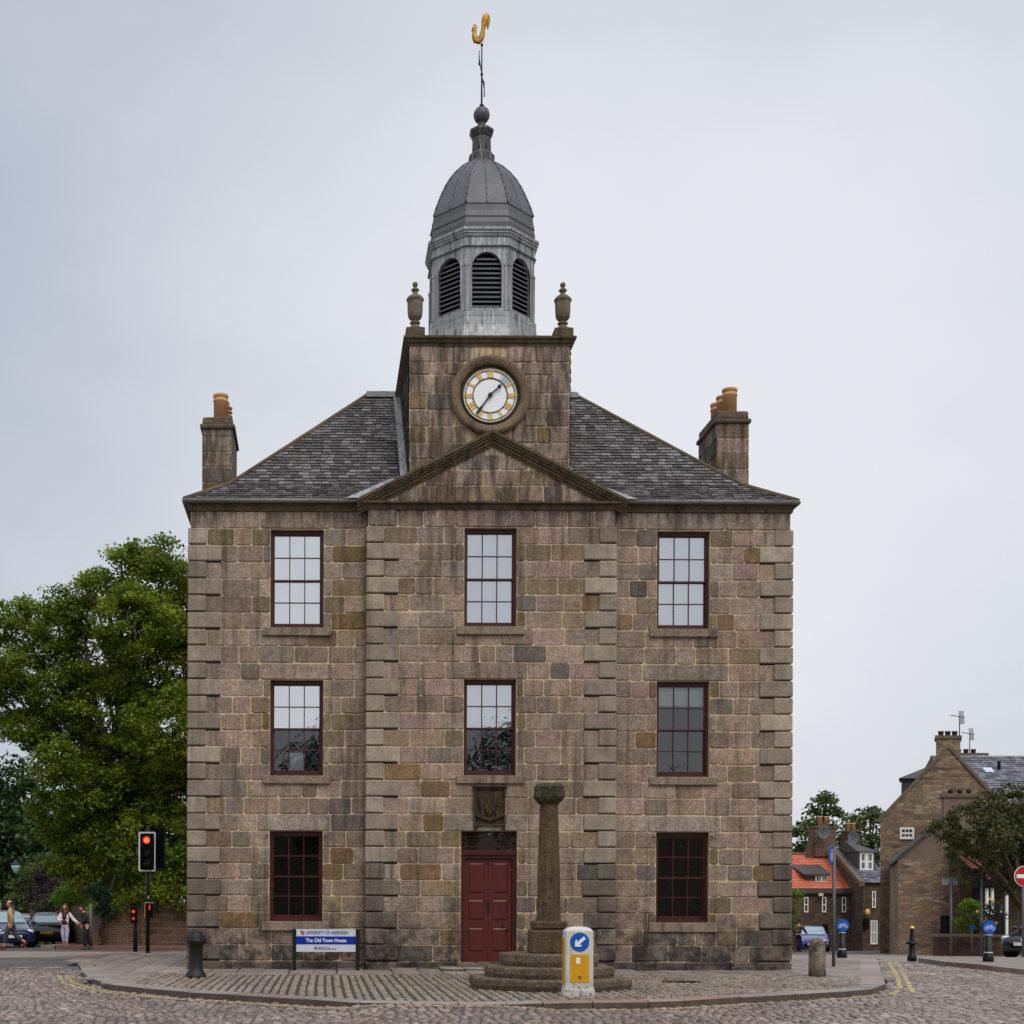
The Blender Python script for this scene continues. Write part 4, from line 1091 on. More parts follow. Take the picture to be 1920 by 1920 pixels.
ribbon([(891.5, 46, .8), (891.5, 50, 2.6), (889.8, 57, 2.9), (889.5, 63, 3.4), (890, 70, 4.5), (892.5, 76, 5.2), (897, 78, 4.6), (901, 73, 4.8), (904, 66, 4.2), (905.5, 58, 3.2), (906.8, 50, 3.6), (908.5, 42, 5.2), (910.5, 34, 5.6), (912.5, 28, 4.0), (913.5, 25, 1.2)], .55)
ribbon([(914.5, 27, 1.5), (915.8, 33, 2.6), (915.8, 41, 2.6), (914.8, 49, 1.8), (914.6, 55, .5)], .5)
ribbon([(889.5, 49, 2.2), (887, 53, 1.6), (884.3, 59.5, .4)], .5); ribbon([(891, 46.5, 1.8), (888.5, 47.8, 1.3)], .3)
ck.build('cockerel', M['gold_old'], vane)

# ---- chimneys
def chimney(x0, x1, y0, y1, z0, z1, pots, cow=False, side=0):
    m_ = MB(); z = z0; 
    m_.box(x0+.012, x1-.012, y0+.012, y1-.012, z0, z1, 1)
    while z < z1-.05:
        h = min(.36, z1-z); h = z1-z if z1-z-h < .15 else h
        xs = [x0, x1] if rnd.random() < .5 else [x0, x0+(x1-x0)*rnd.uniform(.3, .7), x1]
        for a, b in zip(xs, xs[1:]): stone(m_, a, b, z, z+h, y0+.014, tone((40, 26, 24, 4, 6)), proud=.016, gap=.007)
        z += h
    # sides
    for xx, s in ((x0, -1), (x1, 1)):
        z = z0
        while z < z1-.05:
            h = min(.36, z1-z); y = y0
            while y < y1-.02:
                L = rnd.uniform(.4, .8); L = y1-y if y1-y-L < .3 else L
                cl_ = tone((30, 26, 24, 4, 16))
                m_.cbox(xx-.012 if s < 0 else xx-.03, xx+.03 if s < 0 else xx+.012, y+.008, y+L-.008, z+.008, z+h-.008, .01, 0, cl_); y += L
            z += h
    ch = m_.build('chimney', [M['stone'], M['mortar']], house, fix=False)
    cp = MB(); cp.cbox(x0-.06, x1+.06, y0-.06, y1+.06, z1, z1+.10, .02, 0, None, .006); cp.cbox(x0-.005, x1+.005, y0-.005, y1+.005, z1+.10, z1+.29, .03, 0, None, .008)
    cp.build('cap', M['steps'], ch)
    for (px, py, sc_) in pots:
        p_ = MB(); z = z1+.27
        p_.lathe([(.165, z), (.165, z+.45), (.178, z+.46), (.178, z+.50), (.165, z+.51), (.165, z+.56), (.180, z+.57), (.180, z+.63), (.150, z+.64), (.135, z+.62), (.13, z+.3)], 20, (px, py)); p_.build('chimney_pot', M['pot'], ch)
    return ch
cr_ = chimney(XR-.75, XR-.01, 33.15, 34.75, 10.2, 12.72, [(XR-.37, 33.45, 1), (XR-.37, 33.95, 1), (XR-.37, 34.45, 1)])
cl_ = chimney(XL+.0, XL+.70, 33.15, 34.75, 10.2, 12.54, [(XL+.40, 33.45, 1), (XL+.40, 33.95, 1), (XL+.40, 34.45, 1)])
ld = MB(); y = 33.72
for z in (12.9, 13.0, 13.1, 13.2, 13.3): ld.lathe([(.18, z-.03), (.215, z), (.18, z+.03)], 14, (XL+.44, 33.95))
ld.build('vent_cowl', M['pot'], cl_)

# ---- windows
def window(cx, y, w, z0, z1, blind_u, blind_l, gu=None, notice=None, part=None):
    fy = y+.13; m_ = MB(); x0, x1 = cx-w, cx+w; fw = .055
    m_.box(x0+.004, x0+fw, fy, fy+.14, z0+.004, z1-.004); m_.box(x1-fw, x1-.004, fy, fy+.14, z0+.004, z1-.004)
    m_.box(x0+fw, x1-fw, fy, fy+.14, z1-.075, z1-.004); m_.box(x0+fw, x1-fw, fy-.03, fy+.14, z0+.004, z0+.05)
    fr_ = m_.build('window', M['maroon'], house)
    zm = z0+(z1-z0)*.49; ix0, ix1 = x0+fw, x1-fw
    def sash(za, zb, yy, bot, gm):
        s_ = MB(); t_ = .03; s_.box(ix0+.001, ix0+t_, yy, yy+.04, za, zb); s_.box(ix1-t_, ix1-.001, yy, yy+.04, za, zb)
        s_.box(ix0+t_, ix1-t_, yy, yy+.04, zb-.03, zb); s_.box(ix0+t_, ix1-t_, yy, yy+.04, za, za+bot)
        gx = (ix1-ix0-2*t_)/3
        for k in (1, 2): s_.box(ix0+t_+gx*k-.011, ix0+t_+gx*k+.011, yy+.002, yy+.034, za+bot, zb-.03)
        zmid = (za+bot+zb-.03)/2; s_.box(ix0+t_, ix1-t_, yy+.004, yy+.032, zmid-.011, zmid+.011)
        s_.build('sash', M['maroon'], fr_)
        p_ = MB(); p_.box(ix0+t_, ix1-t_, yy+.018, yy+.022, za+bot, zb-.03); p_.build('pane', gm, fr_)
    sash(zm, z1-.075, fy+.03, .035, gu or M['glass_dark']); sash(z0+.05, zm+.03, fy+.08, .085, gu if gu and blind_l is not M['blind_dark'] else M['glass_dark'])
    def bl_(za, zb, mt, yy):
        b_ = MB(); b_.box(ix0+.005, ix1-.005, yy, yy+.01, za, zb); b_.build('blind', mt, fr_)
    if blind_u: bl_(zm, z1-.08, blind_u, fy+.145)
    if part: bl_(zm+(z1-zm)*.52, z1-.081, part, fy+.13)
    if blind_l: bl_(z0+.06, zm-.002, blind_l, fy+.152)
    if notice:
        b_ = MB(); gx = (ix1-ix0-.06)/3; b_.box(ix0+.04+gx, ix0+.02+2*gx, fy+.125, fy+.13, z0+.14, z0+.52); b_.build('notice', M['paper'], fr_)
    s_ = MB(); sh = .2 if z0 < 2 else .17
    s_.cbox(x0-.16, x1+.16, y-.075, y+.16, z0-sh, z0+.003, .012); s_.build('sill', M['side_sill'], fr_)
M['side_sill'] = stone_mat('window sill stone', False, (132, 118, 102), streak=.55, dirt=False)
for cx, y, w, b1, b2, b3, b4 in ((wx[0], YW, ww2, M['blind'], M['blind'], M['blind'], M['blind_dark']),
                                 (DX+.01, YB, .56, M['blind_blue'], M['blind_blue'], M['blind'], M['blind_dark']),
                                 (wx[1], YW, ww2, M['blind_blue'], M['blind_blue'], M['blind_blue'], M['blind_dark'])):
    gg = M['glass_film'] if cx < 1 else M['glass_mid']
    window(cx, y, w, 7.29, 9.405, b1, b2, gg)
    window(cx, y, w, 4.12, 6.18, b3 if cx < 6 else M['blind_dark'], b4, (gg if cx < 6 else None), notice=(cx < 1), part=(M['blind'] if cx > 6 else None))
window(wx[0], YW, ww2, 1.0, 2.94, None, None); window(wx[1], YW, ww2, 1.0, 2.94, None, None)

# ---- door
d0, d1 = DX-.6, DX+.6; dy = YB+.12
df = MB(); z0 = .11; zt_ = 2.44
df.box(d0+.003, d0+.085, dy-.02, dy+.12, z0, zt_); df.box(d1-.085, d1-.003, dy-.02, dy+.12, z0, zt_); df.box(d0+.003, d1-.003, dy-.05, dy+.12, zt_, zt_+.06); df.box(d0+.085, d1-.085, dy-.01, dy+.12, zt_-.07, zt_)
df.box(d0+.003, d1-.003, dy-.035, dy+.12, zt_+.06, zt_+.09)
df.build('door_frame', M['maroon'], house)
fl = MB(); fz0, fz1 = zt_+.09, 2.935
fl.box(d0+.003, d0+.03, dy+.02, dy+.08, fz0, fz1); fl.box(d1-.03, d1-.003, dy+.02, dy+.08, fz0, fz1); fl.box(d0+.03, d1-.03, dy+.02, dy+.08, fz1-.03, fz1); fl.box(d0+.03, d1-.03, dy+.02, dy+.08, fz0, fz0+.02)
for x in (-.48, -.09, .0, .09, .48):
    if x: fl.box(DX+x-.01, DX+x+.01, dy+.03, dy+.06, fz0+.02, fz1-.03)
for z in (fz0+.09, fz1-.10): fl.box(d0+.03, d1-.03, dy+.032, dy+.058, z-.008, z+.008)
fan = fl.build('fanlight', M['maroon'], house)
g_ = MB(); g_.box(d0+.03, d1-.03, dy+.043, dy+.047, fz0+.02, fz1-.03); g_.build('pane', M['glass'], fan)
g_ = MB(); g_.box(DX-.47, DX+.47, dy+.3, dy+.31, fz0+.08, fz1-.1); g_.build('curtain', M['blind_dark'], fan)
dr = MB()
for s in (-1, 1):
    xa, xb = (d0+.087, DX-.003) if s < 0 else (DX+.003, d1-.087)
    yy = dy+.05
    dr.box(xa, xb, yy+.012, yy+.06, z0+.01, zt_-.072)
    st_ = .085
    rails = [z0+.01, z0+.30, z0+.80, z0+.93, z0+1.42, z0+1.55, z0+2.12, zt_-.072]
    dr.box(xa, xa+st_, yy, yy+.012, z0+.01, zt_-.072); dr.box(xb-st_, xb, yy, yy+.012, z0+.01, zt_-.072)
    for a, b in ((z0+.01, z0+.25), (z0+.78, z0+.92), (z0+1.38, z0+1.50), (zt_-.16, zt_-.072)): dr.box(xa+st_, xb-st_, yy, yy+.012, a, b)
    for a, b in ((z0+.25, z0+.78), (z0+.92, z0+1.38), (z0+1.50, zt_-.16)):
        A = (xa+st_+.012, xb-st_-.012, a+.012, b-.012); i = .035
        o_ = [(A[0], A[2]), (A[1], A[2]), (A[1], A[3]), (A[0], A[3])]; n_ = [(A[0]+i, A[2]+i), (A[1]-i, A[2]+i), (A[1]-i, A[3]-i), (A[0]+i, A[3]-i)]
        dr.add([(x, yy+.0115, z) for x, z in o_]+[(x, yy-.008, z) for x, z in n_], [(0, 1, 5, 4), (1, 2, 6, 5), (2, 3, 7, 6), (3, 0, 4, 7), (4, 5, 6, 7)])
door = dr.build('door', M['maroon2'], house)
h_ = MB(); h_.lathe([(.028, 0), (.028, .01), (.012, .03), (.03, .05), (.034, .07), (.02, .085)], 12); h_.xform(Matrix.Translation((DX+.40, dy+.05, z0+.74)) @ Matrix.Rotation(math.pi/2, 4, 'X')); h_.box(DX+.30, DX+.34, dy+.03, dy+.05, z0+.78, z0+.84); h_.build('handle', M['black_gloss'], door)
h_ = MB(); h_.cbox(DX-.028, DX+.028, dy+.035, dy+.05, z0+1.1, z0+1.32, .004); h_.build('letter_box', M['iron'], door)
ds = MB(); ds.cbox(d0-.1, d1+.1, YB-.32, YB+.14, -.1, .115, .02, 0, None, .006); ds.build('doorstep', M['steps'], house)

# carved coat of arms
ca = MB(); ax0, ax1, az0, az1 = ARM; yy = YB-.03
nx, nz = 44, 54; vs = []
for j in range(nz+1):
    for i in range(nx+1):
        u, v = i/nx*2-1, j/nz*2-1; x, z = ax0+(ax1-ax0)*i/nx, az0+(az1-az0)*j/nz
        edge = max(abs(u), abs(v)); hgt = 0
        if edge > .9: hgt = .03
        else:
            hgt = -.02
            # shield
            sv_ = (v+.12)
            wsh = .34*(1 if sv_ > 0 else max(0, 1+sv_*1.9))
            if abs(u) < wsh and -.5 < sv_ < .38: hgt = .035+.012*math.sin(u*22)*math.sin(sv_*18)
            # helm
            if (u/.22)**2+((v-.42)/.2)**2 < 1: hgt = .04
            # two supporters
            for s in (-1, 1):
                ux = u*s-.56-.08*math.sin(v*4)
                if abs(ux) < .13*(1.1-.4*abs(v)) and -.6 < v < .62: hgt = max(hgt, .045*(1-(ux/.16)**2)+.006*math.sin(v*40))
            # curved motto scroll
            sc_ = v+.66-.32*u*u
            if abs(sc_) < .09: hgt = max(hgt, .04)
        hgt += rnd.uniform(-.006, .006)
        vs.append((x, yy-hgt*1.5+.01, z))
ca.add(vs, [(j*(nx+1)+i, j*(nx+1)+i+1, (j+1)*(nx+1)+i+1, (j+1)*(nx+1)+i) for j in range(nz) for i in range(nx)], 0, None, True)
ca.cbox(ax0-.03, ax1+.03, YB-.1, YB+.05, az1, az1+.06, .015)
ca.box(ax0+.001, ax1-.001, YB-.028, YB+.05, az0+.001, az1-.001)
ca.build('coat_of_arms', M['arms'], house)
br_ = MB()
for x in (ax0+.02, ax1-.06): br_.box(x, x+.05, YB-.10, YB+.0, 2.955, 3.04); 
br_.build('bracket', M['iron'], house)
# small lamps beside the ground-floor windows
for cx in wx:
    for s in (-1, 1):
        m_ = MB(); x = cx+s*(.57+.06); m_.ball((x, YW-.07, 2.86), .035, 10); m_.tube((x, YW-.07, 2.86), (x, YW, 2.83), .014, .014, 6); m_.build('hinge_pin', M['granite_post'], house)
# ------------------------------------------------------------------ street furniture
# market cross
CX, CY = 3.88, 23.9
cross = thing('market_cross', 'weathered stone market cross shaft on three worn octagonal steps before the red door', 'market cross', (CX, CY, 0))
def oct_step(r, z0, z1, jit):
    mb = MB(); n = 8; out_ = []
    for i in range(n):
        a = math.pi/8+math.pi/4*i+rnd.uniform(-.05, .05); out_.append((CX+r*1.03*math.cos(a), CY+r*1.03*math.sin(a)))
    P = []
    for i in range(n):
        a, b = Vector(out_[i]), Vector(out_[(i+1) % n])
        for k in range(5): P.append(a.lerp(b, .04+k*.23)+Vector((rnd.uniform(-jit, jit), rnd.uniform(-jit, jit))))
    m = len(P); vs = []
    for ins, z in ((.04, z0-.1), (.03, z0), (.0, z0+(z1-z0)*.4), (.0, z1-.03), (.012, z1-.006), (.035, z1)):
        for p in P:
            d = (Vector((CX, CY))-p).normalized(); vs.append((p.x+d.x*ins, p.y+d.y*ins, z+(rnd.uniform(-.008, .008) if z > z0 else 0)))
    fs = [(j*m+i, j*m+(i+1) % m, (j+1)*m+(i+1) % m, (j+1)*m+i) for j in range(5) for i in range(m)]+[tuple(range(5*m, 6*m))]
    mb.add(vs, fs, 0, None, False); return mb
oct_step(1.36, 0, .185, .015).build('step', M['steps'], cross); oct_step(1.10, .18, .37, .015).build('step', M['steps'], cross); oct_step(.83, .365, .585, .015).build('step', M['steps'], cross)
pb = MB(); pb.cbox(CX-.315, CX+.315, CY-.3, CY+.3, .57, .98, .03, 0, None, .008); pb.cbox(CX-.27, CX+.27, CY-.26, CY+.26, .98, 1.13, .03, 0, None, .006)
pb.build('pedestal', M['cross'], cross)
sh = MB(); sh.lathe([(.195, 1.12), (.19, 1.2), (.178, 1.9), (.16, 2.6), (.142, 3.12)], 8, (CX+.0, CY), math.pi/8, 0, None, False, True); sh.build('shaft', M['cross'], cross)
cp = MB(); cp.lathe([(.15, 3.10), (.17, 3.12), (.225, 3.18), (.25, 3.22), (.25, 3.29), (.235, 3.30), (.245, 3.40), (.20, 3.455), (.05, 3.44)], 8, (CX, CY), math.pi/8, 0, None, False, True)
for i in range(60):
    a = rnd.uniform(0, 6.28); z = rnd.uniform(3.16, 3.44); r = .225*(1 if z < 3.4 else rnd.uniform(.2, .95)); cp.ball((CX+r*math.cos(a), CY+r*math.sin(a), z), rnd.uniform(.014, .034), 6, sc=(1, 1, .7))
cp.build('capital', M['capital'], cross)

# illuminated keep-left bollard
def grimy(name, c, zl=.5):
    m, t, b = new_mat(name); rgb = N(t, 'ShaderNodeRGB'); rgb.outputs[0].default_value = (*lin(c), 1)
    col = vscale(t, rgb.outputs[0], rng_node(t, noise(t, 7, 5, .7), .3, .7, .88, 1.05))
    tcn = N(t, 'ShaderNodeTexCoord'); s = N(t, 'ShaderNodeSeparateXYZ'); t.links.new(tcn.outputs['Object'], s.inputs[0])
    f = mth(t, 'MULTIPLY', rng_node(t, s.outputs['Z'], 0, zl, .85, .12, True), rng_node(t, noise(t, 14, 5, .75), .40, .66, 0, 1, True))
    col = mix(t, f, col, lin((96, 88, 76))); st = rng_node(t, noise(t, 1, 4, .6, (24, 24, 2)), .54, .72, 0, .35, True)
    col = mix(t, st, col, lin((130, 122, 110))); t.links.new(col, b.inputs['Base Color']); b.inputs['Roughness'].default_value = .5; return m
M['white_plastic'] = grimy('weathered white plastic', (206, 202, 196))
M['yellow_panel'] = simple('yellow reflective panel', (206, 152, 18), .45, 0, .1, 5)
M['sign_blue'] = simple('blue sign face', (14, 84, 176), .4, 0, .05)
M['sign_white'] = simple('white sign face', (232, 234, 238), .4, 0, .03)
bx, by = G(1083, 1868, 0)[0], 21.68; bb = thing('traffic_bollard', 'white plastic traffic bollard with yellow panels and a blue arrow disc', 'traffic bollard', (bx, by, 0))
def rrect(w, d, r, n=4):
    P = []
    for cxx, cyy, a0 in ((w-r, d-r, 0), (-w+r, d-r, 90), (-w+r, -d+r, 180), (w-r, -d+r, 270)):
        for k in range(n+1):
            a = math.radians(a0+90*k/n); P.append((cxx+r*math.cos(a), cyy+r*math.sin(a)))
    return P
def loft(mb, secs, c, mi=0, sm=True):
    vs = []; 
    for w, d, r, z in secs: vs += [(c[0]+x, c[1]+y, z) for x, y in rrect(w, d, r)]
    n = len(rrect(*secs[0][:3])); m = len(secs)
    mb.add(vs, [(j*n+i, j*n+(i+1) % n, (j+1)*n+(i+1) % n, (j+1)*n+i) for j in range(m-1) for i in range(n)]+[tuple(range(n))[::-1], tuple(range((m-1)*n, m*n))], mi, None, sm)
s_ = MB(); loft(s_, [(.235, .16, .03, -.01), (.24, .165, .03, .03), (.235, .16, .03, .10), (.225, .15, .03, .13), (.222, .148, .03, .155)], (bx, by), 0, False); s_.build('base', M['white_plastic'], bb)
s_ = MB(); loft(s_, [(.215, .14, .035, .15), (.215, .14, .035, 1.0), (.205, .135, .04, 1.02), (.17, .11, .05, 1.055), (.09, .05, .04, 1.075)], (bx, by), 0, False); s_.build('body', M['white_plastic'], bb)
s_ = MB(); yy = by-.146; 
P = rrect(.142, .215, .02); zc = .435
s_.prism([(bx+x, zc+z) for x, z in P], yy, yy+.008); s_.box(bx-.221, bx-.214, by-.10, by+.10, .2, .9); s_.box(bx+.214, bx+.221, by-.10, by+.10, .2, .9)
s_.build('yellow_panel', M['yellow_panel'], bb)
s_ = MB(); s_.disc((bx, yy, .84), .146, 40, d=.006); dsc = s_.build('arrow_disc', M['sign_blue'], bb)
s_ = MB()
def arrow(mb, cx, cz, y, L, ang):
    P = [(-.5, -.11), (.12, -.11), (.06, -.33), (.2, -.33), (.5, 0), (.2, .33), (.06, .33), (.12, .11), (-.5, .11)]
    P = [(-.52, -.12), (.16, -.12), (.02, -.30), (.20, -.30), (.50, 0), (.20, .30), (.02, .30), (.16, .12), (-.52, .12)]
    ca_, sa_ = math.cos(ang), math.sin(ang)
    Q = [(cx+L*(x*ca_-z*sa_), cz+L*(x*sa_+z*ca_)) for x, z in P]
    # split into convex pieces
    mb.prism([Q[0], Q[1], Q[7], Q[8]], y, y+.003); mb.prism([Q[1], Q[2], Q[3], Q[4]], y, y+.003); mb.prism([Q[4], Q[5], Q[6], Q[7]], y, y+.003); mb.prism([Q[1], Q[4], Q[7]], y, y+.003)
arrow(s_, bx, .84, yy-.003, .20, math.radians(222)); s_.build('arrow', M['sign_white'], dsc)
s_ = MB(); s_.box(bx-.055, bx+.01, yy-.003, yy+.001, .51, .60); s_.build('sticker', M['sign_white'], bb)
s_ = MB(); s_.disc((bx+.002, yy-.003, .30), .024, 16, r0=.014, d=.003); s_.build('round_mark', M['black'], bb)
for x in (-.12, .02, .17):
    s_ = MB(); s_.ball((bx+x, by-.165, .05), .014, 8, sc=(1, .4, 1)); s_.build('bolt', M['gutter'], bb)
s_ = MB(); s_.cbox(bx-.03, bx+.01, by-.166, by-.145, .155, .19, .003); s_.build('clip', M['white_plastic'], bb)

# iron cannon bollard left
x, y = G(367, 1832, 0); ib = thing('iron_bollard', 'black cast iron bollard with ribbed domed cap by the left corner of the town house', 'bollard', (x, y, 0))
s_ = MB(); s_.lathe([(.205, -.02), (.205, .03), (.19, .05), (.135, .15), (.13, .16), (.135, .58), (.15, .61), (.17, .64), (.175, .66)], 20, (x, y)); s_.build('post', M['iron'], ib)
s_ = MB(); s_.lathe([(.165, .655), (.19, .675), (.19, .70), (.155, .72), (.155, .76), (.13, .80), (.11, .85), (.08, .865), (.0, .87)], 20, (x, y))
for i in range(14):
    a = 2*math.pi*i/14; s_.tube((x+.158*math.cos(a), y+.158*math.sin(a), .715), (x+.10*math.cos(a), y+.10*math.sin(a), .86), .012, .01, 5)
s_.build('cap', M['iron'], ib)
# granite bollard right
x, y = G(1532, 1830, 0)
s_ = MB(); s_.lathe([(.165, -.05), (.162, .2), (.158, .50), (.155, .60), (.14, .67), (.11, .72), (.06, .75), (.0, .757)], 28, (x, y)); o_ = s_.build('granite_bollard', M['granite_post'], None)
o_['label'] = 'round topped grey granite bollard near the right corner of the town house'; o_['category'] = 'bollard'

# town house sign
x0, x1 = G(552, 1819, 0)[0], G(671, 1815.5, 0)[0]; sy = 29.3
x0, x1 = (552-600)/F*sy-.0, (671-600)/F*sy; sgn = thing('name_sign', 'low white and blue name sign between two black posts against the wall', 'sign', ((x0+x1)/2, sy, 0))
for x in (x0, x1): s_ = MB(); s_.cbox(x-.04, x+.04, sy-.03, sy+.03, -.05, .855, .004); s_.build('post', M['black_gloss'], sgn)
M['panel_grey'] = simple('pale sign panel', (196, 202, 212), .35, 0, .03); M['panel_blue'] = simple('blue sign band', (10, 42, 150), .3, 0, .04); M['navy'] = simple('navy lettering', (36, 48, 104), .4, 0, 0)
M['red_mark'] = simple('red shield mark', (176, 32, 44), .4, 0, 0)
pz0, pz1 = .385, .855; xa, xb = x0+.042, x1-.042
s_ = MB(); s_.box(xa, xb, sy-.012, sy+.012, pz0, pz1); pn = s_.build('panel', M['panel_grey'], sgn)
s_ = MB(); s_.box(xa, xb, sy-.016, sy-.011, pz0+.155, pz0+.322); s_.build('blue_band', M['panel_blue'], pn)
pc = (xa+xb)/2
s_ = MB(); text_into(s_, 'UNIVERSITY OF ABERDEEN', .098, FACE(xa+.19, sy-.0135, pz0+.365), align='LEFT', bold=.0012, sx=.755); s_.build('lettering', M['navy'], pn)
s_ = MB(); text_into(s_, 'The Old Town House', .108, FACE(pc, sy-.0175, pz0+.203), bold=.0018, sx=.87); s_.build('lettering', M['sign_white'], pn)
s_ = MB(); text_into(s_, 'Supported by the', .038, FACE(xa+.44, sy-.0135, pz0+.085), align='LEFT', sx=.95); text_into(s_, 'Heritage Lottery Fund', .045, FACE(xa+.44, sy-.0135, pz0+.045), align='LEFT', bold=.001, sx=.95)
s_.disc((xa+.40, sy-.015, pz0+.075), .034, 20, r0=.026, d=.003); s_.disc((xa+.40, sy-.015, pz0+.075), .016, 12, d=.003); s_.build('small_lettering', M['navy'], pn)
s_ = MB(); s_.prism([(xa+.10, pz1-.03), (xa+.165, pz1-.03), (xa+.165, pz1-.045), (xa+.125, pz1-.05), (xa+.125, pz1-.065), (xa+.165, pz1-.065), (xa+.165, pz1-.10), (xa+.135, pz1-.125), (xa+.10, pz1-.09)], sy-.016, sy-.012); s_.build('shield_mark', M['red_mark'], pn)
s_ = MB(); s_.prism([(xa+.08, pz1-.025), (xa+.11, pz1-.045), (xa+.115, pz1-.09), (xa+.095, pz1-.065)], sy-.0165, sy-.012); s_.build('blue_mark', M['navy'], pn)

# traffic light
M['red_lamp'] = emit_mat('lit red lamp', (1, .035, .015), 1.3); M['orange_lamp'] = emit_mat('lit orange core', (1, .22, .06), 1.6); M['dim_lamp'] = emit_mat('dim red lamp', (.8, .01, .03), 1.0)
M['lens_off'] = simple('unlit lens', (24, 18, 16), .25, 0, .1)
tx, ty = G(277, 1786, -.02); tz_ = pave_z(tx, ty)
k = ty/F
tl = thing('traffic_light', 'tall black traffic light with white edged head showing red, left of the house', 'traffic light', (tx, ty, tz_))
s_ = MB(); s_.tube((tx, ty, tz_-.05), (tx, ty, 3.45), .058, .056, 14); s_.tube((tx, ty, tz_-.02), (tx, ty, tz_+.05), .075, .07, 14); s_.build('pole', M['black_gloss'], tl)
hz0, hz1 = W(277, 1634, ty-.15)[1], W(277, 1560, ty-.15)[1]; hy = ty-.22
s_ = MB(); w = .235
s_.prism([(tx+x, (hz0+hz1)/2+z) for x, z in rrect(w, (hz1-hz0)/2, .05)], hy, hy+.01); bkb = s_.build('backboard', M['black'], tl)
s_ = MB(); 
Po = rrect(w, (hz1-hz0)/2, .05); Pi = rrect(w-.04, (hz1-hz0)/2-.04, .035); n = len(Po); zc = (hz0+hz1)/2
vs = [(tx+x, hy-.006, zc+z) for x, z in Po]+[(tx+x, hy-.006, zc+z) for x, z in Pi]; s_.add(vs, [(i, (i+1) % n, n+(i+1) % n, n+i) for i in range(n)])
s_.build('white_border', M['sign_white'], bkb, fix=False)
s_ = MB(); s_.cbox(tx-.15, tx+.15, hy-.13, hy-.004, hz0+.06, hz1-.05, .02); hd = s_.build('signal_head', M['black'], tl)
for i, (mt, zz) in enumerate(((M['red_lamp'], hz1-.23), (M['lens_off'], zc-.02), (M['lens_off'], hz0+.25))):
    s_ = MB(); s_.disc((tx, hy-.138, zz), .10, 24, d=.01); s_.build('lamp' if i == 0 else 'lens', mt, hd)
    s_ = MB(); n = 16
    for j in range(n):
        a0, a1 = math.radians(-105+210*j/n), math.radians(-105+210*(j+1)/n)
        P0 = [(tx+.118*math.sin(a), zz+.118*math.cos(a)) for a in (a0, a1)]; dp = .2
        s_.add([(P0[0][0], hy-.13, P0[0][1]), (P0[1][0], hy-.13, P0[1][1]), (P0[1][0], hy-.13-dp, P0[1][1]), (P0[0][0], hy-.13-dp, P0[0][1])], [(0, 1, 2, 3)])
    s_.build('visor', M['black'], hd, fix=False)
s_ = MB(); s_.disc((tx, hy-.152, hz1-.235), .06, 20, d=.01); s_.build('lamp_core', M['orange_lamp'], hd)
s_ = MB(); s_.cbox(tx+.12, tx+.45, ty+.04, ty+.22, hz0+.10, hz1+.15, .03); s_.tube((tx, ty, hz1-.4), (tx+.2, ty+.1, hz1-.4), .03, .03, 8); s_.build('rear_signal_head', M['black'], tl)
# pedestrian box
bz0, bz1 = W(280, 1721, ty)[1], W(280, 1693, ty)[1]
s_ = MB(); s_.cbox(tx-.04, tx+.17, ty-.24, ty-.06, bz0, bz1, .012); pbx = s_.build('pedestrian_box', M['black'], tl)
s_ = MB(); s_.box(tx-.065, tx-.042, ty-.24, ty-.06, bz0, bz1); s_.build('yellow_edge', M['yellow_panel'], pbx)
s_ = MB(); s_.box(tx-.05, tx+.17, ty-.25, ty-.05, bz1, bz1+.012); s_.build('top_plate', M['sign_white'], pbx)
s_ = MB(); mz = bz1-.05; s_.ball((tx+.075, ty-.245, mz-.012), .014, 8); s_.box(tx+.058, tx+.092, ty-.25, ty-.24, mz-.09, mz-.03); s_.box(tx+.062, tx+.088, ty-.25, ty-.24, mz-.14, mz-.09); s_.build('red_man', M['red_lamp'], pbx)
s_ = MB(); s_.box(tx+.01, tx+.035, ty-.075, ty-.06, bz1+.12, bz1+.2); s_.build('tag', M['sign_white'], tl)
# smaller pedestrian signal farther back
px_, py_ = -6.1, 46.8; pz_ = road_z(px_, py_); k = py_/F
ps = thing('pedestrian_signal', 'short black pedestrian signal post with two red lights by the far wall', 'pedestrian signal', (px_, py_, pz_))
ztop = W(254, 1700, py_)[1]; px_ = W(254, 1740, py_)[0]; ps.location.x = px_
s_ = MB(); s_.tube((px_, py_, pz_-.05), (px_, py_, ztop), .075, .07, 12); s_.build('pole', M['black_gloss'], ps)
s_ = MB(); s_.cbox(px_-.14, px_+.10, py_-.3, py_-.08, ztop-.55, ztop+.02, .02); hb = s_.build('signal_box', M['black'], ps)
s_ = MB(); s_.disc((px_-.03, py_-.31, W(253, 1709, py_)[1]), .05, 16, d=.01); s_.build('lamp', M['red_lamp'], hb)
s_ = MB(); s_.disc((px_-.03, py_-.31, W(253, 1722, py_)[1]), .05, 16, d=.01); s_.build('lamp', M['dim_lamp'], hb)

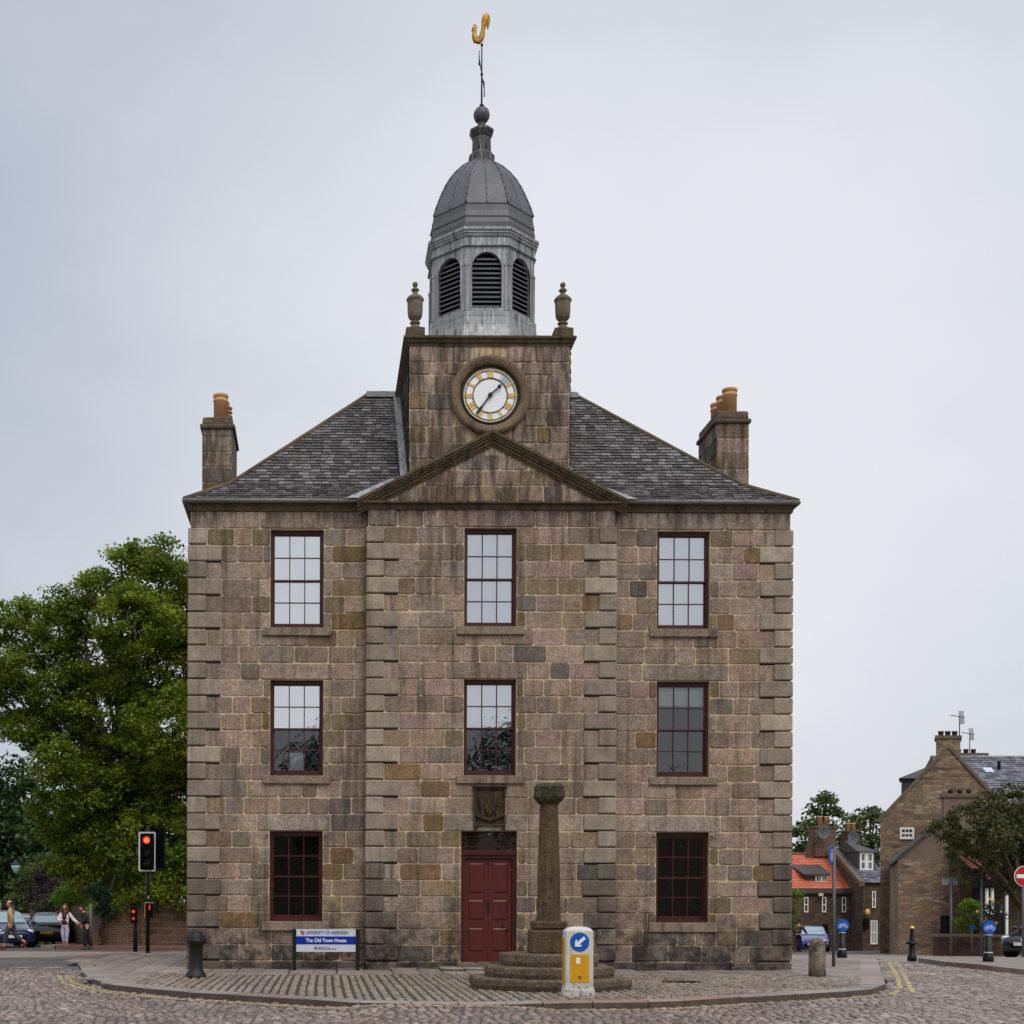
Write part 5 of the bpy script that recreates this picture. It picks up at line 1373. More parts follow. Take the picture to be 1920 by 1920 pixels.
# shared-path blue sign on grey pole, turned almost edge-on
M['grey_pole'] = simple('grey painted pole', (92, 94, 98), .5, 0, .1)
x, y = G(1563, 1812, 0); sp_ = thing('path_sign', 'slim grey pole with a blue round pedestrian sign turned sideways', 'road sign', (x, y, 0))
zt_ = W(1561, 1588, y)[1]
s_ = MB(); s_.tube((x, y, -.05), (x, y, zt_), .038, .038, 12); s_.tube((x, y, zt_), (x, y, zt_+.01), .03, .03, 12); s_.build('pole', M['grey_pole'], sp_)
zc = W(1557, 1603, y)[1]
R_ = Matrix.Translation((x-.06, y-.03, zc)) @ Matrix.Rotation(math.radians(54), 4, 'Z')
s_ = MB(); s_.disc((0, 0, 0), .225, 32, d=.012); s_.xform(R_); d_ = s_.build('disc', M['sign_blue'], sp_)
s_ = MB(); s_.ball((.0, -.006, .10), .03, 8, sc=(1, .2, 1)); s_.box(-.03, .03, -.006, -.001, -.03, .06); s_.box(-.03, -.008, -.006, -.001, -.14, -.03); s_.box(.008, .03, -.006, -.001, -.14, -.03); s_.xform(R_); s_.build('figure_mark', M['sign_white'], d_)

# cycle bollards
def cycle_bollard(u, v, label):
    x, y = G(u, v, .0); z = 0
    r = thing('cycle_bollard', label, 'cycle bollard', (x, y, z), 0, 'blue cycle sign bollards'); k = y/F
    s_ = MB(); s_.lathe([(.13, -.03), (.13, .06), (.125, .12), (.10, .20), (.088, .22), (.085, .66)], 16, (x, y)); s_.build('post', M['black_gloss'], r)
    s_ = MB(); s_.lathe([(.1, .205), (.1, .225)], 16, (x, y)); s_.build('white_band', M['sign_white'], r); s_ = MB(); s_.lathe([(.09, .64), (.09, .655)], 16, (x, y)); s_.build('white_band', M['sign_white'], r)
    zc = .84; s_ = MB(); s_.disc((x, y-.055, zc), .185, 36, d=.11); s_.build('sign_drum', M['black_gloss'], r)
    s_ = MB(); s_.disc((x, y-.064, zc), .165, 36, d=.008); b_ = s_.build('disc', M['sign_blue'], r)
    s_ = MB(); yy = y-.069
    for sx in (-.078, .078): s_.disc((x+sx, yy, zc-.025), .043, 20, r0=.034, d=.004)
    for p_, q_ in (((-.078, -.025), (-.04, .035)), ((-.04, .035), (.045, .035)), ((.078, -.025), (.045, .045)), ((-.04, .035), (-.005, -.03)), ((-.005, -.03), (.045, .035)), ((-.078, -.025), (-.005, -.03)), ((.03, .055), (.06, .055)), ((-.055, .05), (-.03, .05))):
        bar((x+p_[0], zc+p_[1]), (x+q_[0], zc+q_[1]), .009, yy, s_, 0, .004)
    s_.build('bicycle_mark', M['sign_white'], b_); return r
cycle_bollard(1578.5, 1795, 'blue cycle sign bollard just right of the granite bollard')
cycle_bollard(1853, 1802, 'blue cycle sign bollard on the right traffic island')
x, y = G(1710, 1801, -.1); ob = thing('ornamental_bollard', 'slender black iron bollard with gilded tip standing alone in the setts', 'bollard', (x, y, -.1))
s_ = MB(); s_.lathe([(.12, -.12), (.12, .02), (.085, .06), (.075, .32), (.08, .34)], 12, (x, y)); s_.lathe([(.16, .33), (.165, .36), (.15, .40), (.09, .43)], 12, (x, y)); s_.lathe([(.08, .42), (.07, .45), (.048, .74), (.05, .76)], 12, (x, y)); s_.build('post', M['black_gloss'], ob)
s_ = MB(); s_.lathe([(.065, .75), (.065, .775), (.04, .80), (.02, .83)], 12, (x, y)); s_.build('gilded_tip', M['gold'], ob)
# grey pole with the back of a sign; black square sign back; no entry
def pole_sign(u, vb, vt, Y, plate, mat, name, label, r=.04):
    x, _ = W(u, vb, Y); zb = road_z(x, Y)-.02; zt = W(u, vt, Y)[1]; t_ = thing(name, label, 'road sign', (x, Y, zb))
    s_ = MB(); s_.tube((x, Y, zb-.05), (x, Y, zt), r, r, 10); s_.build('pole', M['grey_pole'], t_)
    u0, v0, u1, v1 = plate; a = W(u0, v1, Y); b = W(u1, v0, Y); s_ = MB(); s_.cbox(a[0], b[0], Y+.05, Y+.07, a[1], b[1], .004); pl_ = s_.build('plate', mat, t_)
    s_ = MB(); s_.box(a[0]+.02, b[0]-.02, Y+.03, Y+.05, (a[1]+b[1])/2+.1, (a[1]+b[1])/2+.13); s_.box(x-.07, x+.07, Y+.02, Y+.05, (a[1]+b[1])/2-.12, (a[1]+b[1])/2-.06); s_.build('clamp', M['grey_pole'], t_)
    return t_
pole_sign(1783, 1781, 1644, 50, (1768, 1645, 1797, 1659.5), simple('grey sign back', (138, 142, 146), .5, 0, .08), 'road_sign', 'back of a small grey oblong sign on a grey pole before the rubble gable')
pole_sign(1840, 1781, 1628, 50, (1828, 1628, 1851, 1662), M['black_gloss'], 'road_sign', 'back of a black upright sign on a grey pole beside the yellow flowered bush')
Y = 41; xx, zc = W(1919, 1643, Y); zb = road_z(xx, Y)
ne = thing('no_entry_sign', 'round red no entry sign with a white bar at the right edge', 'road sign', (xx, Y, zb))
M['sign_red'] = simple('red sign face', (172, 20, 30), .4, 0, .05)
s_ = MB(); s_.tube((xx, Y, zb), (xx, Y, zc+.3), .04, .04, 10); s_.build('pole', M['grey_pole'], ne)
s_ = MB(); s_.disc((xx, Y-.07, zc), .30, 40, d=.02); s_.build('disc', M['sign_white'], ne)
s_ = MB(); s_.disc((xx, Y-.075, zc), .285, 40, d=.01); dd_ = s_.build('red_face', M['sign_red'], ne)
s_ = MB(); s_.box(xx-.235, xx+.235, Y-.08, Y-.076, zc-.055, zc+.055); s_.build('white_bar', M['sign_white'], dd_)
# drain cover
x, y = G(1277, 1841, 0); s_ = MB(); s_.cbox(x-.32, x+.32, y-.16, y+.16, -.01, .012, .006)
for i in range(9): s_.box(x-.29+i*.068, x-.26+i*.068, y-.13, y+.13, .012, .016)
o_ = s_.build('drain_cover', M['iron'], None); o_['label'] = 'dark iron drain cover in the pavement setts'; o_['category'] = 'drain cover'

# ------------------------------------------------------------------ foliage
def leaves(C, size, r, up=.35, asp=.62):
    n = len(C); nrm = r.normal(0, 1, (n, 3)); nrm[:, 2] = np.abs(nrm[:, 2])+up; nrm /= np.linalg.norm(nrm, axis=1)[:, None]
    t = r.normal(0, 1, (n, 3)); t -= (t*nrm).sum(1)[:, None]*nrm; t /= np.linalg.norm(t, axis=1)[:, None]; b = np.cross(nrm, t)
    s = size*r.uniform(.6, 1.25, n)[:, None]; V = np.empty((n, 4, 3)); V[:, 0] = C+t*s*.5; V[:, 2] = C-t*s*.5
    dr_ = nrm*s*.12; V[:, 1] = C+b*s*.5*asp-dr_; V[:, 3] = C-b*s*.5*asp-dr_
    return V.reshape(-1, 3), np.arange(n*4)
def crown_points(lobes, dens, per, cr, r, flat=.55, shell=.55):
    out_ = []; cen = []
    for (x, y, z, rx, ry, rz) in lobes:
        n = max(3, int(dens*(rx*rz+ry*rz+rx*ry)/3)); d = r.normal(0, 1, (n, 3)); d /= np.linalg.norm(d, axis=1)[:, None]
        rad = shell+(1-shell)*r.random(n)**.6; c = np.array([x, y, z])+d*rad[:, None]*np.array([rx, ry, rz])
        cen.append(c)
    cen = np.concatenate(cen)
    for c in cen:
        k = int(per*r.uniform(.6, 1.4)); q = r.normal(0, 1, (k, 3)); q /= np.linalg.norm(q, axis=1)[:, None]+1e-6; rr = cr*r.uniform(.6, 1.35)
        q *= (r.random(k)**.5*rr)[:, None]; q[:, 2] *= flat; q[:, 2] -= .25*(q[:, 0]**2+q[:, 1]**2)/rr; out_.append(c+q)
    return np.concatenate(out_), cen
def tree(name, label, cat, base, lobes, mats, dens=26, per=45, cr=.5, size=.17, seed=1, trunk_r=.3, fork=.35, group=None, flat=.55, limbs=40):
    r = np.random.default_rng(seed); rr = random.Random(seed)
    t = thing(name, label, cat, base, 0, group)
    P, cen = crown_points(lobes, dens, per, cr, r, flat); V, Fi = leaves(P, size, r)
    raw_mesh('crown', V, Fi, mats[0], 4, t)
    tb = MB(); b = Vector(base); ztop = max(l[2] for l in lobes); cxm = sum(l[0] for l in lobes)/len(lobes); cym = sum(l[1] for l in lobes)/len(lobes)
    fk = b+Vector(((cxm-b.x)*.3, (cym-b.y)*.3, (ztop-b.z)*fork)); pv = b-Vector((0, 0, .1)); pr_ = trunk_r*1.3
    for i in range(1, 7):
        f = i/6; q = b.lerp(fk, f)+Vector((rr.uniform(-.05, .05), rr.uniform(-.05, .05), 0)); rd_ = trunk_r*(1.15-.4*f); tb.tube(pv, q, pr_, rd_, 10); pv, pr_ = q, rd_
    lc = [Vector(l[:3]) for l in lobes]
    for L in lc:
        p0, r0 = fk+Vector((0, 0, rr.uniform(-.4, .2))), trunk_r*.55; mid = p0.lerp(L, .5)+Vector((rr.uniform(-.3, .3), rr.uniform(-.3, .3), rr.uniform(0, .5)))
        tb.tube(p0, mid, r0, r0*.55, 7); tb.tube(mid, L, r0*.55, r0*.28, 6)
    for c in cen[r.choice(len(cen), min(limbs, len(cen)), replace=False)]:
        c = Vector(c); L = min(lc, key=lambda a: (a-c).length); tb.tube(L, L.lerp(c, .5)+Vector((0, 0, .15)), trunk_r*.14, trunk_r*.09, 5); tb.tube(L.lerp(c, .5)+Vector((0, 0, .15)), c, trunk_r*.09, .012, 4)
    tb.build('trunk', mats[1], t, fix=False); return t
M['bark'] = simple('grey brown bark', (78, 66, 54), .95, 0, .3, 4, .6, 12)
M['leaf_lime'] = leaf_mat('lime tree leaves', (52, 76, 18), (112, 132, 30), (152, 156, 46), .36)
M['leaf_dark'] = leaf_mat('dark leaves', (28, 50, 18), (52, 76, 26), (68, 88, 28), .2)
M['leaf_mid'] = leaf_mat('mid green leaves', (46, 64, 30), (74, 90, 40), (92, 104, 48), .3)
M['leaf_bright'] = leaf_mat('bright leaves', (70, 104, 12), (112, 140, 20), (130, 152, 30), .35)
M['leaf_purple'] = leaf_mat('purple leaves', (44, 26, 34), (66, 38, 46), (58, 44, 50), .2)
M['leaf_olive'] = leaf_mat('olive leaves', (46, 54, 24), (78, 84, 38), (98, 98, 50), .25)
M['leaf_blue'] = leaf_mat('ivy leaves', (24, 50, 32), (44, 72, 44), (60, 86, 40), .2)
def LB(L, Y, rd_=None, sy=1.0, seed=0):
    r = random.Random(seed); o_ = []
    for l in L:
        u, v, q = l[:3]; y = Y+(l[3] if len(l) > 3 else r.uniform(-1.4, 1.4)); X, Z = W(u, v, y); R_ = q/F*y; o_.append((X, y, Z, R_, R_*sy, R_*(l[4] if len(l) > 4 else .9)))
    return o_
big = [(315, 1045, 42), (262, 1050, 38), (228, 1040, 24), (300, 1110, 72), (205, 1110, 52), (172, 1092, 26), (252, 1165, 80), (345, 1160, 80), (150, 1150, 40), (110, 1128, 34), (70, 1150, 34), (28, 1150, 32), (8, 1180, 30),
       (110, 1190, 48), (58, 1215, 46), (10, 1250, 40), (180, 1235, 70), (300, 1260, 95), (100, 1290, 64), (30, 1310, 54), (210, 1330, 95), (330, 1370, 100), (130, 1380, 70), (62, 1365, 44), (4, 1370, 26), (105, 1430, 48),
       (240, 1450, 100), (160, 1480, 72), (340, 1480, 90), (118, 1530, 56), (75, 1500, 30), (200, 1560, 84), (290, 1580, 86), (130, 1600, 48), (345, 1610, 60), (225, 1640, 56), (180, 1650, 40), (300, 1665, 42), (245, 1690, 34, -.5, .8), (350, 1690, 34), (200, 1690, 26),
       (-60, 1280, 70), (-70, 1180, 40), (420, 1200, 90), (430, 1400, 100)]
bx_, bz_ = W(262, 1770, 54)
tree('lime_tree', 'huge leafy yellow-green lime tree rising left of the town house', 'tree', (bx_, 54.5, -.5), LB(big, 53.5, seed=3), (M['leaf_lime'], M['bark']), dens=46, per=74, cr=.5, size=.15, seed=5, trunk_r=.24, limbs=120)
def T(u, v, Y): X, Z = W(u, v, Y); return (X, Y, fall(X, Y)-.1)
tree('dark_tree', 'dark green tree at the far left edge behind the parked cars', 'tree', T(10, 1740, 84), LB([(15, 1480, 70), (-30, 1530, 90), (45, 1560, 60), (10, 1620, 80), (50, 1640, 50), (-60, 1620, 90), (80, 1600, 60)], 84, seed=2), (M['leaf_dark'], M['bark']), dens=9, per=60, cr=1.0, size=.36, seed=6)
tree('dark_tree', 'dark tree filling the gap beneath the lime tree, behind the purple shrub', 'tree', T(120, 1740, 76), LB([(110, 1560, 60), (150, 1620, 70), (200, 1600, 80), (180, 1680, 60), (110, 1640, 50), (250, 1510, 80), (330, 1530, 100), (185, 1530, 60), (300, 1440, 70), (350, 1450, 60), (260, 1640, 80), (330, 1640, 90)], 76, seed=4), (M['leaf_dark'], M['bark']), dens=9, per=60, cr=1.0, size=.34, seed=7)
tree('garden_shrub', 'rounded bright green shrub over the wall behind the woman', 'shrub', T(138, 1740, 60), LB([(137, 1668, 28), (158, 1680, 24), (120, 1682, 18), (150, 1705, 26)], 60, seed=5), (M['leaf_bright'], M['bark']), dens=60, per=60, cr=.3, size=.11, seed=8, trunk_r=.08)
tree('garden_shrub', 'dark purple shrub above the black parked car', 'shrub', T(88, 1740, 64), LB([(80, 1658, 24), (100, 1665, 22), (75, 1685, 24), (100, 1695, 22), (112, 1650, 16)], 64, seed=6), (M['leaf_purple'], M['bark']), dens=50, per=60, cr=.35, size=.13, seed=9, trunk_r=.1)
tree('garden_shrub', 'loose mid green shrub left of the purple shrub', 'shrub', T(45, 1740, 70), LB([(38, 1668, 26), (60, 1640, 24), (80, 1625, 24), (30, 1690, 24), (58, 1700, 22), (96, 1612, 20)], 70, seed=7), (M['leaf_mid'], M['bark']), dens=45, per=60, cr=.4, size=.15, seed=10, trunk_r=.1)
tree('climbing_shrub', 'bluish green climber hanging over the wall top beside the lime tree', 'shrub', T(185, 1765, 51.5), LB([(182, 1665, 22, 0), (188, 1692, 18, 0), (200, 1705, 20, 0), (205, 1720, 10, 0)], 51.4, seed=8), (M['leaf_blue'], M['bark']), dens=90, per=50, cr=.26, size=.12, seed=11, trunk_r=.05)
tree('hedge_shrub', 'pale leafy hedge by the garden gate in the side street', 'shrub', T(85, 1745, 62), LB([(82, 1700, 14, 0), (92, 1690, 14, 0), (78, 1722, 12, 0)], 62, seed=9), (M['leaf_mid'], M['bark']), dens=90, per=50, cr=.22, size=.1, seed=12, trunk_r=.05)
# right side
rt = [(1768, 1555, 26), (1790, 1575, 22), (1748, 1562, 14), (1812, 1540, 34), (1850, 1520, 34), (1890, 1515, 40), (1830, 1580, 36), (1870, 1570, 44), (1915, 1570, 44), (1800, 1600, 22), (1845, 1610, 28), (1885, 1620, 32), (1925, 1620, 30), (1860, 1480, 18), (1900, 1478, 20), (1815, 1638, 12), (1805, 1645, 8), (1960, 1540, 60), (1955, 1610, 40), (1900, 1650, 26), (1880, 1640, 22), (1925, 1670, 24)]
tree('street_tree', 'dark olive leafed tree in front of the gabled stone houses at right', 'tree', (W(1936, 1780, 50)[0], 50, -.5), LB(rt, 50, seed=10), (M['leaf_olive'], M['bark']), dens=62, per=38, cr=.3, size=.13, seed=13, trunk_r=.16, limbs=110)
tree('clipped_bush', 'bright green rounded bush left of the yellow flowered bush', 'bush', (W(1816, 1780, 54)[0], 54, -.7), LB([(1816, 1702, 17, 0), (1800, 1722, 13, 0), (1812, 1735, 16, 0), (1830, 1720, 16, 0)], 54, seed=11), (M['leaf_bright'], M['bark']), dens=160, per=45, cr=.2, size=.09, seed=14, trunk_r=.05)
tree('grey_bush', 'grey green shrub between the bright bush and the black sign pole', 'bush', (W(1824, 1780, 53.3)[0], 53.3, -.7), LB([(1826, 1725, 15, 0), (1818, 1750, 14, 0), (1834, 1745, 12, 0)], 53.3, seed=12), (M['leaf_mid'], M['bark']), dens=150, per=40, cr=.2, size=.08, seed=15, trunk_r=.05)
fb = tree('flowering_bush', 'tall green bush dotted with yellow flowers by the porch', 'bush', (W(1862, 1780, 54)[0], 54, -.7), LB([(1858, 1705, 16, 0), (1870, 1722, 16, 0), (1850, 1735, 15, 0), (1838, 1750, 12, 0), (1868, 1745, 12, 0)], 54, seed=13), (M['leaf_blue'], M['bark']), dens=150, per=42, cr=.2, size=.09, seed=16, trunk_r=.05)
M['flower'] = simple('yellow petals', (240, 200, 60), .7, 0, .1); 
for u, v in ((1862, 1688), (1849, 1694), (1832, 1709), (1872, 1722), (1878, 1710), (1856, 1686), (1868, 1731)):
    X, Z = W(u, v, 53.4); s_ = MB()
    for i in range(6):
        a = i*math.pi/3; s_.ball((X+.03*math.cos(a), 53.4-.01*(i % 2), Z+.03*math.sin(a)), .03, 6, sc=(1, .5, 1))
    s_.build('flower', M['flower'], fb)
tree('background_tree', 'feathery mid green tree behind the orange tiled house', 'tree', T(1530, 1760, 118), LB([(1500, 1560, 30), (1530, 1540, 34), (1545, 1510, 20), (1550, 1496, 10), (1570, 1550, 30), (1495, 1600, 30), (1530, 1590, 34), (1600, 1600, 34)], 118, seed=14), (M['leaf_mid'], M['bark']), dens=6, per=55, cr=1.0, size=.4, seed=17, group='trees behind the far houses')
tree('background_tree', 'darker green tree behind the dormered slate house', 'tree', T(1630, 1760, 112), LB([(1630, 1535, 22), (1642, 1520, 12), (1600, 1545, 20), (1640, 1570, 34), (1610, 1580, 30), (1645, 1610, 30)], 112, seed=15), (M['leaf_mid'], M['bark']), dens=7, per=55, cr=.95, size=.38, seed=18, group='trees behind the far houses')
bgt = [o for o in sc.objects if o.name.startswith('background_tree')][0]
for i, (fx, fy) in enumerate(((-78, 168), (-62, 160), (-47, 166), (-33, 158), (-20, 170), (-6, 162), (8, 168), (22, 160), (84, 165), (98, 158))):
    copy_tree(bgt, None, 'distant tree beyond the rooftops, hidden behind the nearer trees and houses', (fx, fy, fall(fx, fy)-.1), i*.9, 1.05)['group'] = 'distant trees'
tree('garden_shrub', 'pink blossoming shrub at the right corner of the town house', 'shrub', T(1492, 1770, 70), LB([(1488, 1680, 16), (1490, 1705, 14), (1484, 1730, 14)], 70, seed=16), (M['leaf_bright'], M['bark']), dens=45, per=40, cr=.35, size=.13, seed=19, trunk_r=.06)
# ------------------------------------------------------------------ background buildings and walls
M['rubble'] = rubble_mat('rubble stone', [(94, 79, 68), (134, 113, 96), (150, 122, 92), (108, 92, 82), (142, 128, 114), (122, 96, 78), (156, 138, 114)], (112, 97, 82), 2.2, 7.4, .6, .08)
M['rubble_dark'] = rubble_mat('dark rubble stone', [(62, 50, 42), (92, 74, 62), (78, 62, 54), (104, 84, 68), (86, 72, 64)], (80, 67, 58), 3.0, 9.5, .5, .09)
M['oldwall'] = brick_mat('old boundary wall', (96, 76, 62), (72, 60, 50), (104, 90, 74), .55, .25, .03, bs=.8, var=.3)
M['brickwall'] = brick_mat('old brick wall', (116, 84, 68), (92, 70, 58), (134, 118, 98), .26, .085, .012, bs=.6, var=.22)
M['dark_slate'] = simple('dark slate hanging', (66, 63, 64), .6, 0, .25, 6)
M['plaster'] = simple('grey brown harling', (112, 96, 84), .95, 0, .16, 1.2, .5, 30)
M['pantile'] = None
def tile_mat(name, c, c2):
    m, t, b = new_mat(name); g = N(t, 'ShaderNodeNewGeometry')
    col = mix(t, g.outputs['Random Per Island'], lin(c), lin(c2)); col = vscale(t, col, rng_node(t, noise(t, 4, 4), .3, .7, .82, 1.15))
    t.links.new(col, b.inputs['Base Color']); b.inputs['Roughness'].default_value = .75; return m
M['pantile'] = tile_mat('orange clay pantiles', (176, 90, 62), (194, 108, 76)); M['redtile'] = tile_mat('dull red roof tiles', (104, 54, 46), (120, 66, 56))
M['white_paint'] = simple('white window paint', (226, 226, 222), .5, 0, .05); M['dark_glass'] = simple('dark window glass', (60, 64, 70), .1, 0, .1, 2, spec=.6)
M['curtain'] = simple('net curtain', (150, 152, 156), .9, 0, .15, 9)
M['black_pot'] = simple('black chimney pot', (44, 36, 36), .7, 0, .2, 6); M['gravel_trim'] = simple('skew stone', (100, 86, 72), .9, 0, .2, 4, .4)
def gable_house(t, x0, x1, y0, y1, zb, ze, zr, wallm, ridge='X'):
    """simple masonry shell; ridge along X or along Y (gable facing us)"""
    w = MB()
    if ridge == 'X':
        ym = (y0+y1)/2; P = [(y0, zb), (y1, zb), (y1, ze), (ym, zr), (y0, ze)]; n = 5
        vs = [(x0, y, z) for y, z in P]+[(x1, y, z) for y, z in P]
        w.add(vs, [tuple(range(5)), tuple(range(5, 10))[::-1]]+[(i, 5+i, 5+(i+1) % 5, (i+1) % 5) for i in range(5)])
    else:
        xm = (x0+x1)/2; w.prism([(x0, zb), (x1, zb), (x1, ze), (xm, zr), (x0, ze)], y0, y1)
    return w.build('wall', wallm, t)
def roof_slope(parent, A, B, C_, D, m, name='roof', row=.26, wid=(.25, .4), bed=True, skip=None):
    A, B, C_, D = map(Vector, (A, B, C_, D)); U = (B-A).normalized(); Vd = D-A; V_ = (Vd-U*Vd.dot(U)); L = V_.length; V_.normalize(); Nn = U.cross(V_)
    if Nn.z < 0: Nn = -Nn
    wA = (B-A).length; d0_ = (D-A).dot(U); d1_ = (C_-A).dot(U)
    mb = MB(); off = Nn*.03
    if skip is None: slates(mb, A+off, U, V_, Nn, lambda t: (d0_*t/L, wA+(d1_-wA)*t/L), L, row, wid, .02)
    else: slates(mb, A+off, U, V_, Nn, lambda t: (d0_*t/L, wA+(d1_-wA)*t/L), L, row, wid, .02)
    o_ = mb.build(name, m, parent, fix=False)
    b_ = MB(); b_.add([A+off*.6, B+off*.6, C_+off*.6, D+off*.6], [(0, 1, 2, 3)]); b_.build('roof_bed', M['felt_and_shade'], o_, fix=False)
    return o_
def sash_window(t, u0, v0, u1, v1, Y, cols=2, rows=1, mat=None, frame=.055, curtain=False, two=False):
    a = W(u0, v1, Y); b = W(u1, v0, Y); x0, z0, x1, z1 = a[0], a[1], b[0], b[1]; m_ = MB(); y = Y-.03
    f = frame
    m_.box(x0, x0+f, y, Y+.02, z0, z1); m_.box(x1-f, x1, y, Y+.02, z0, z1); m_.box(x0+f, x1-f, y, Y+.02, z1-f, z1); m_.box(x0+f, x1-f, y-.02, Y+.02, z0, z0+f*1.3)
    zm = (z0+z1)/2; m_.box(x0+f, x1-f, y-.005, Y+.02, zm-f*.45, zm+f*.45)
    if two: m_.box((x0+x1)/2-f*.8, (x0+x1)/2+f*.8, y-.01, Y+.02, z0+f, z1-f)
    for k in range(1, cols): xx = x0+f+(x1-x0-2*f)*k/cols; m_.box(xx-.015, xx+.015, y+.004, Y+.02, z0+f, z1-f)
    if rows > 1:
        for s in (-1, 1): zz = zm+s*(z1-z0)/4; m_.box(x0+f, x1-f, y+.006, Y+.02, zz-.014, zz+.014)
    w = m_.build('window', M['white_paint'], t)
    g_ = MB(); g_.box(x0+f*.5, x1-f*.5, Y-.012, Y-.006, z0+f*.5, z1-f*.5); g_.build('pane', M['dark_glass'] if not curtain else M['curtain'], w); return w
def stack(t, u0, v0, u1, v1, Y, dep, m, pots, potm, ph_=.5, cap=.12, pr=.14, zb=None):
    a = W(u0, v1, Y); b = W(u1, v0, Y); m_ = MB(); zz = a[1] if zb is None else zb
    m_.box(a[0], b[0], Y, Y+dep, zz, b[1]-cap); ch = m_.build('chimney', m, t)
    c_ = MB(); c_.box(a[0]-.07, b[0]+.07, Y-.07, Y+dep+.07, b[1]-cap, b[1]); c_.build('cap', M['gravel_trim'], ch)
    for u in pots:
        x = W(u, v0, Y)[0]; p_ = MB(); z = b[1]; p_.lathe([(pr, z-.02), (pr*.92, z+ph_-.1), (pr*1.1, z+ph_-.08), (pr*1.1, z+ph_), (pr*.7, z+ph_-.02)], 12, (x, Y+dep/2)); p_.build('chimney_pot', potm, ch)
    return ch

# orange tiled cottage
Y = 90.0
h1 = thing('tiled_cottage', 'low brown stone cottage with bright orange pantile roof and small dormer', 'house', (W(1550, 1700, Y)[0], Y, fall(33, Y)))
xa, xb = W(1440, 1700, Y)[0], W(1618, 1700, Y)[0]; zE = W(1550, 1672, Y)[1]; zR = W(1520, 1603.5, Y+4)[1]; zB = fall(33, Y)-.4
gable_house(h1, xa, xb, Y, Y+8, zB, zE, zR, M['rubble_dark'])
roof_slope(h1, (xa, Y-.15, zE), (W(1615, 1700, Y)[0], Y-.15, zE), (W(1615, 1700, Y)[0], Y+4, zR+.02), (xa, Y+4, zR+.02), M['pantile'], row=.34, wid=(.22, .24))
s_ = MB(); s_.tube((xa, Y+4, zR+.06), (xb, Y+4, zR+.06), .12, .12, 8); s_.build('ridge_tiles', M['redtile'], h1)
s_ = MB(); a = W(1500, 1672, Y-.1); s_.box(xa, xb, Y-.2, Y-.02, zE-.12, zE+.22); s_.build('eaves_band', M['dark_slate'], h1)
for u in (1507.5, 1541, 1578.5): sash_window(h1, u, 1682, u+8, 1710.5, Y-.02, 1, 1)
# dormer
yd = Y+.9; a = W(1528, 1664, yd); b = W(1552, 1642, yd); s_ = MB(); s_.box(a[0], b[0], yd, yd+2.4, a[1], b[1]); dm_ = s_.build('dormer', M['dark_slate'], h1)
s_ = MB(); a2 = W(1500, 1638, yd); s_.add([(W(1512, 0, yd)[0], yd-.15, b[1]), (b[0]+.15, yd-.15, b[1]), (b[0]+.15, yd+3, b[1]+1.0), (W(1500, 0, yd)[0], yd+3, b[1]+1.0), (W(1512, 0, yd)[0], yd-.15, b[1]+.12), (b[0]+.15, yd-.15, b[1]+.12), (b[0]+.15, yd+3, b[1]+1.12), (W(1500, 0, yd)[0], yd+3, b[1]+1.12)], [(0, 1, 5, 4), (4, 5, 6, 7), (0, 4, 7, 3), (1, 2, 6, 5)]); s_.build('dormer_roof', M['dark_slate'], dm_)
s_ = MB(); s_.add([(W(1514, 0, yd)[0], yd, b[1]), (a[0], yd, b[1]), (a[0], yd, a[1])], [(0, 1, 2)]); s_.build('dormer_cheek', M['dark_slate'], dm_, fix=False)
sash_window(h1, 1529, 1642, 1551.5, 1664, yd-.03, 4, 1, two=True)
s_ = MB(); a = W(1542, 1781, Y); b = W(1552.5, 1733, Y); s_.box(a[0], b[0], Y-.05, Y+.05, a[1]-.2, b[1]); s_.build('doorway', M['black'], h1)
s_ = MB(); a = W(1560.5, 1781, Y); b = W(1563, 1672, Y); s_.box(a[0], b[0], Y-.1, Y, a[1], b[1]); s_.build('downpipe', M['black_gloss'], h1)
s_ = MB(); a = W(1533, 1681, Y); b = W(1541, 1675, Y); s_.cbox(a[0], b[0], Y-.3, Y, a[1], b[1], .03); s_.build('alarm_box', simple('cream box', (206, 190, 140), .6), h1)
# brick stack of cottage with sloping shoulder
ch = stack(h1, 1528, 1549, 1568, 1606, Y+3.4, 1.2, brick_mat('chimney brick', (110, 82, 70), (92, 70, 62), (120, 100, 86), .5, .14, .025, bs=.5), (1543.5, 1555), M['pot'], .68)
a = W(1507, 1606, Y+3.5); b = W(1530, 1575, Y+3.5); s_ = MB(); s_.prism([(a[0], a[1]-.4), (b[0], a[1]-.4), (b[0], b[1]+.3), (b[0]-.1, b[1]+.2)], Y+3.5, Y+4.4); s_.build('chimney_shoulder', M['rubble_dark'], h1)
def dish(t, u, v, Y, r):
    x, z = W(u, v, Y); s_ = MB(); n = 20
    for j, (rr, d) in enumerate(((0.02, .10), (.5, .075), (.85, .03), (1.0, 0))): pass
    pf = ((.03, .10), (.5, .075), (.85, .03), (1.0, 0), (1.02, .01)); vs = []
    for rr, d in pf:
        for i in range(n): an = 2*math.pi*i/n; vs.append((x+rr*r*math.cos(an), Y+d, z+rr*r*1.1*math.sin(an)))
    s_.add(vs, [(j*n+i, j*n+(i+1) % n, (j+1)*n+(i+1) % n, (j+1)*n+i) for j in range(4) for i in range(n)], 0, None, True); s_.tube((x, Y+.05, z), (x+.1, Y-.3, z-.25), .02, .02, 5); s_.tube((x, Y+.1, z), (x, Y+.5, z-.1), .03, .03, 5)
    s_.build('satellite_dish', M['grey_pole'], t, fix=False)
dish(h1, 1545, 1561, Y+2.9, .4)
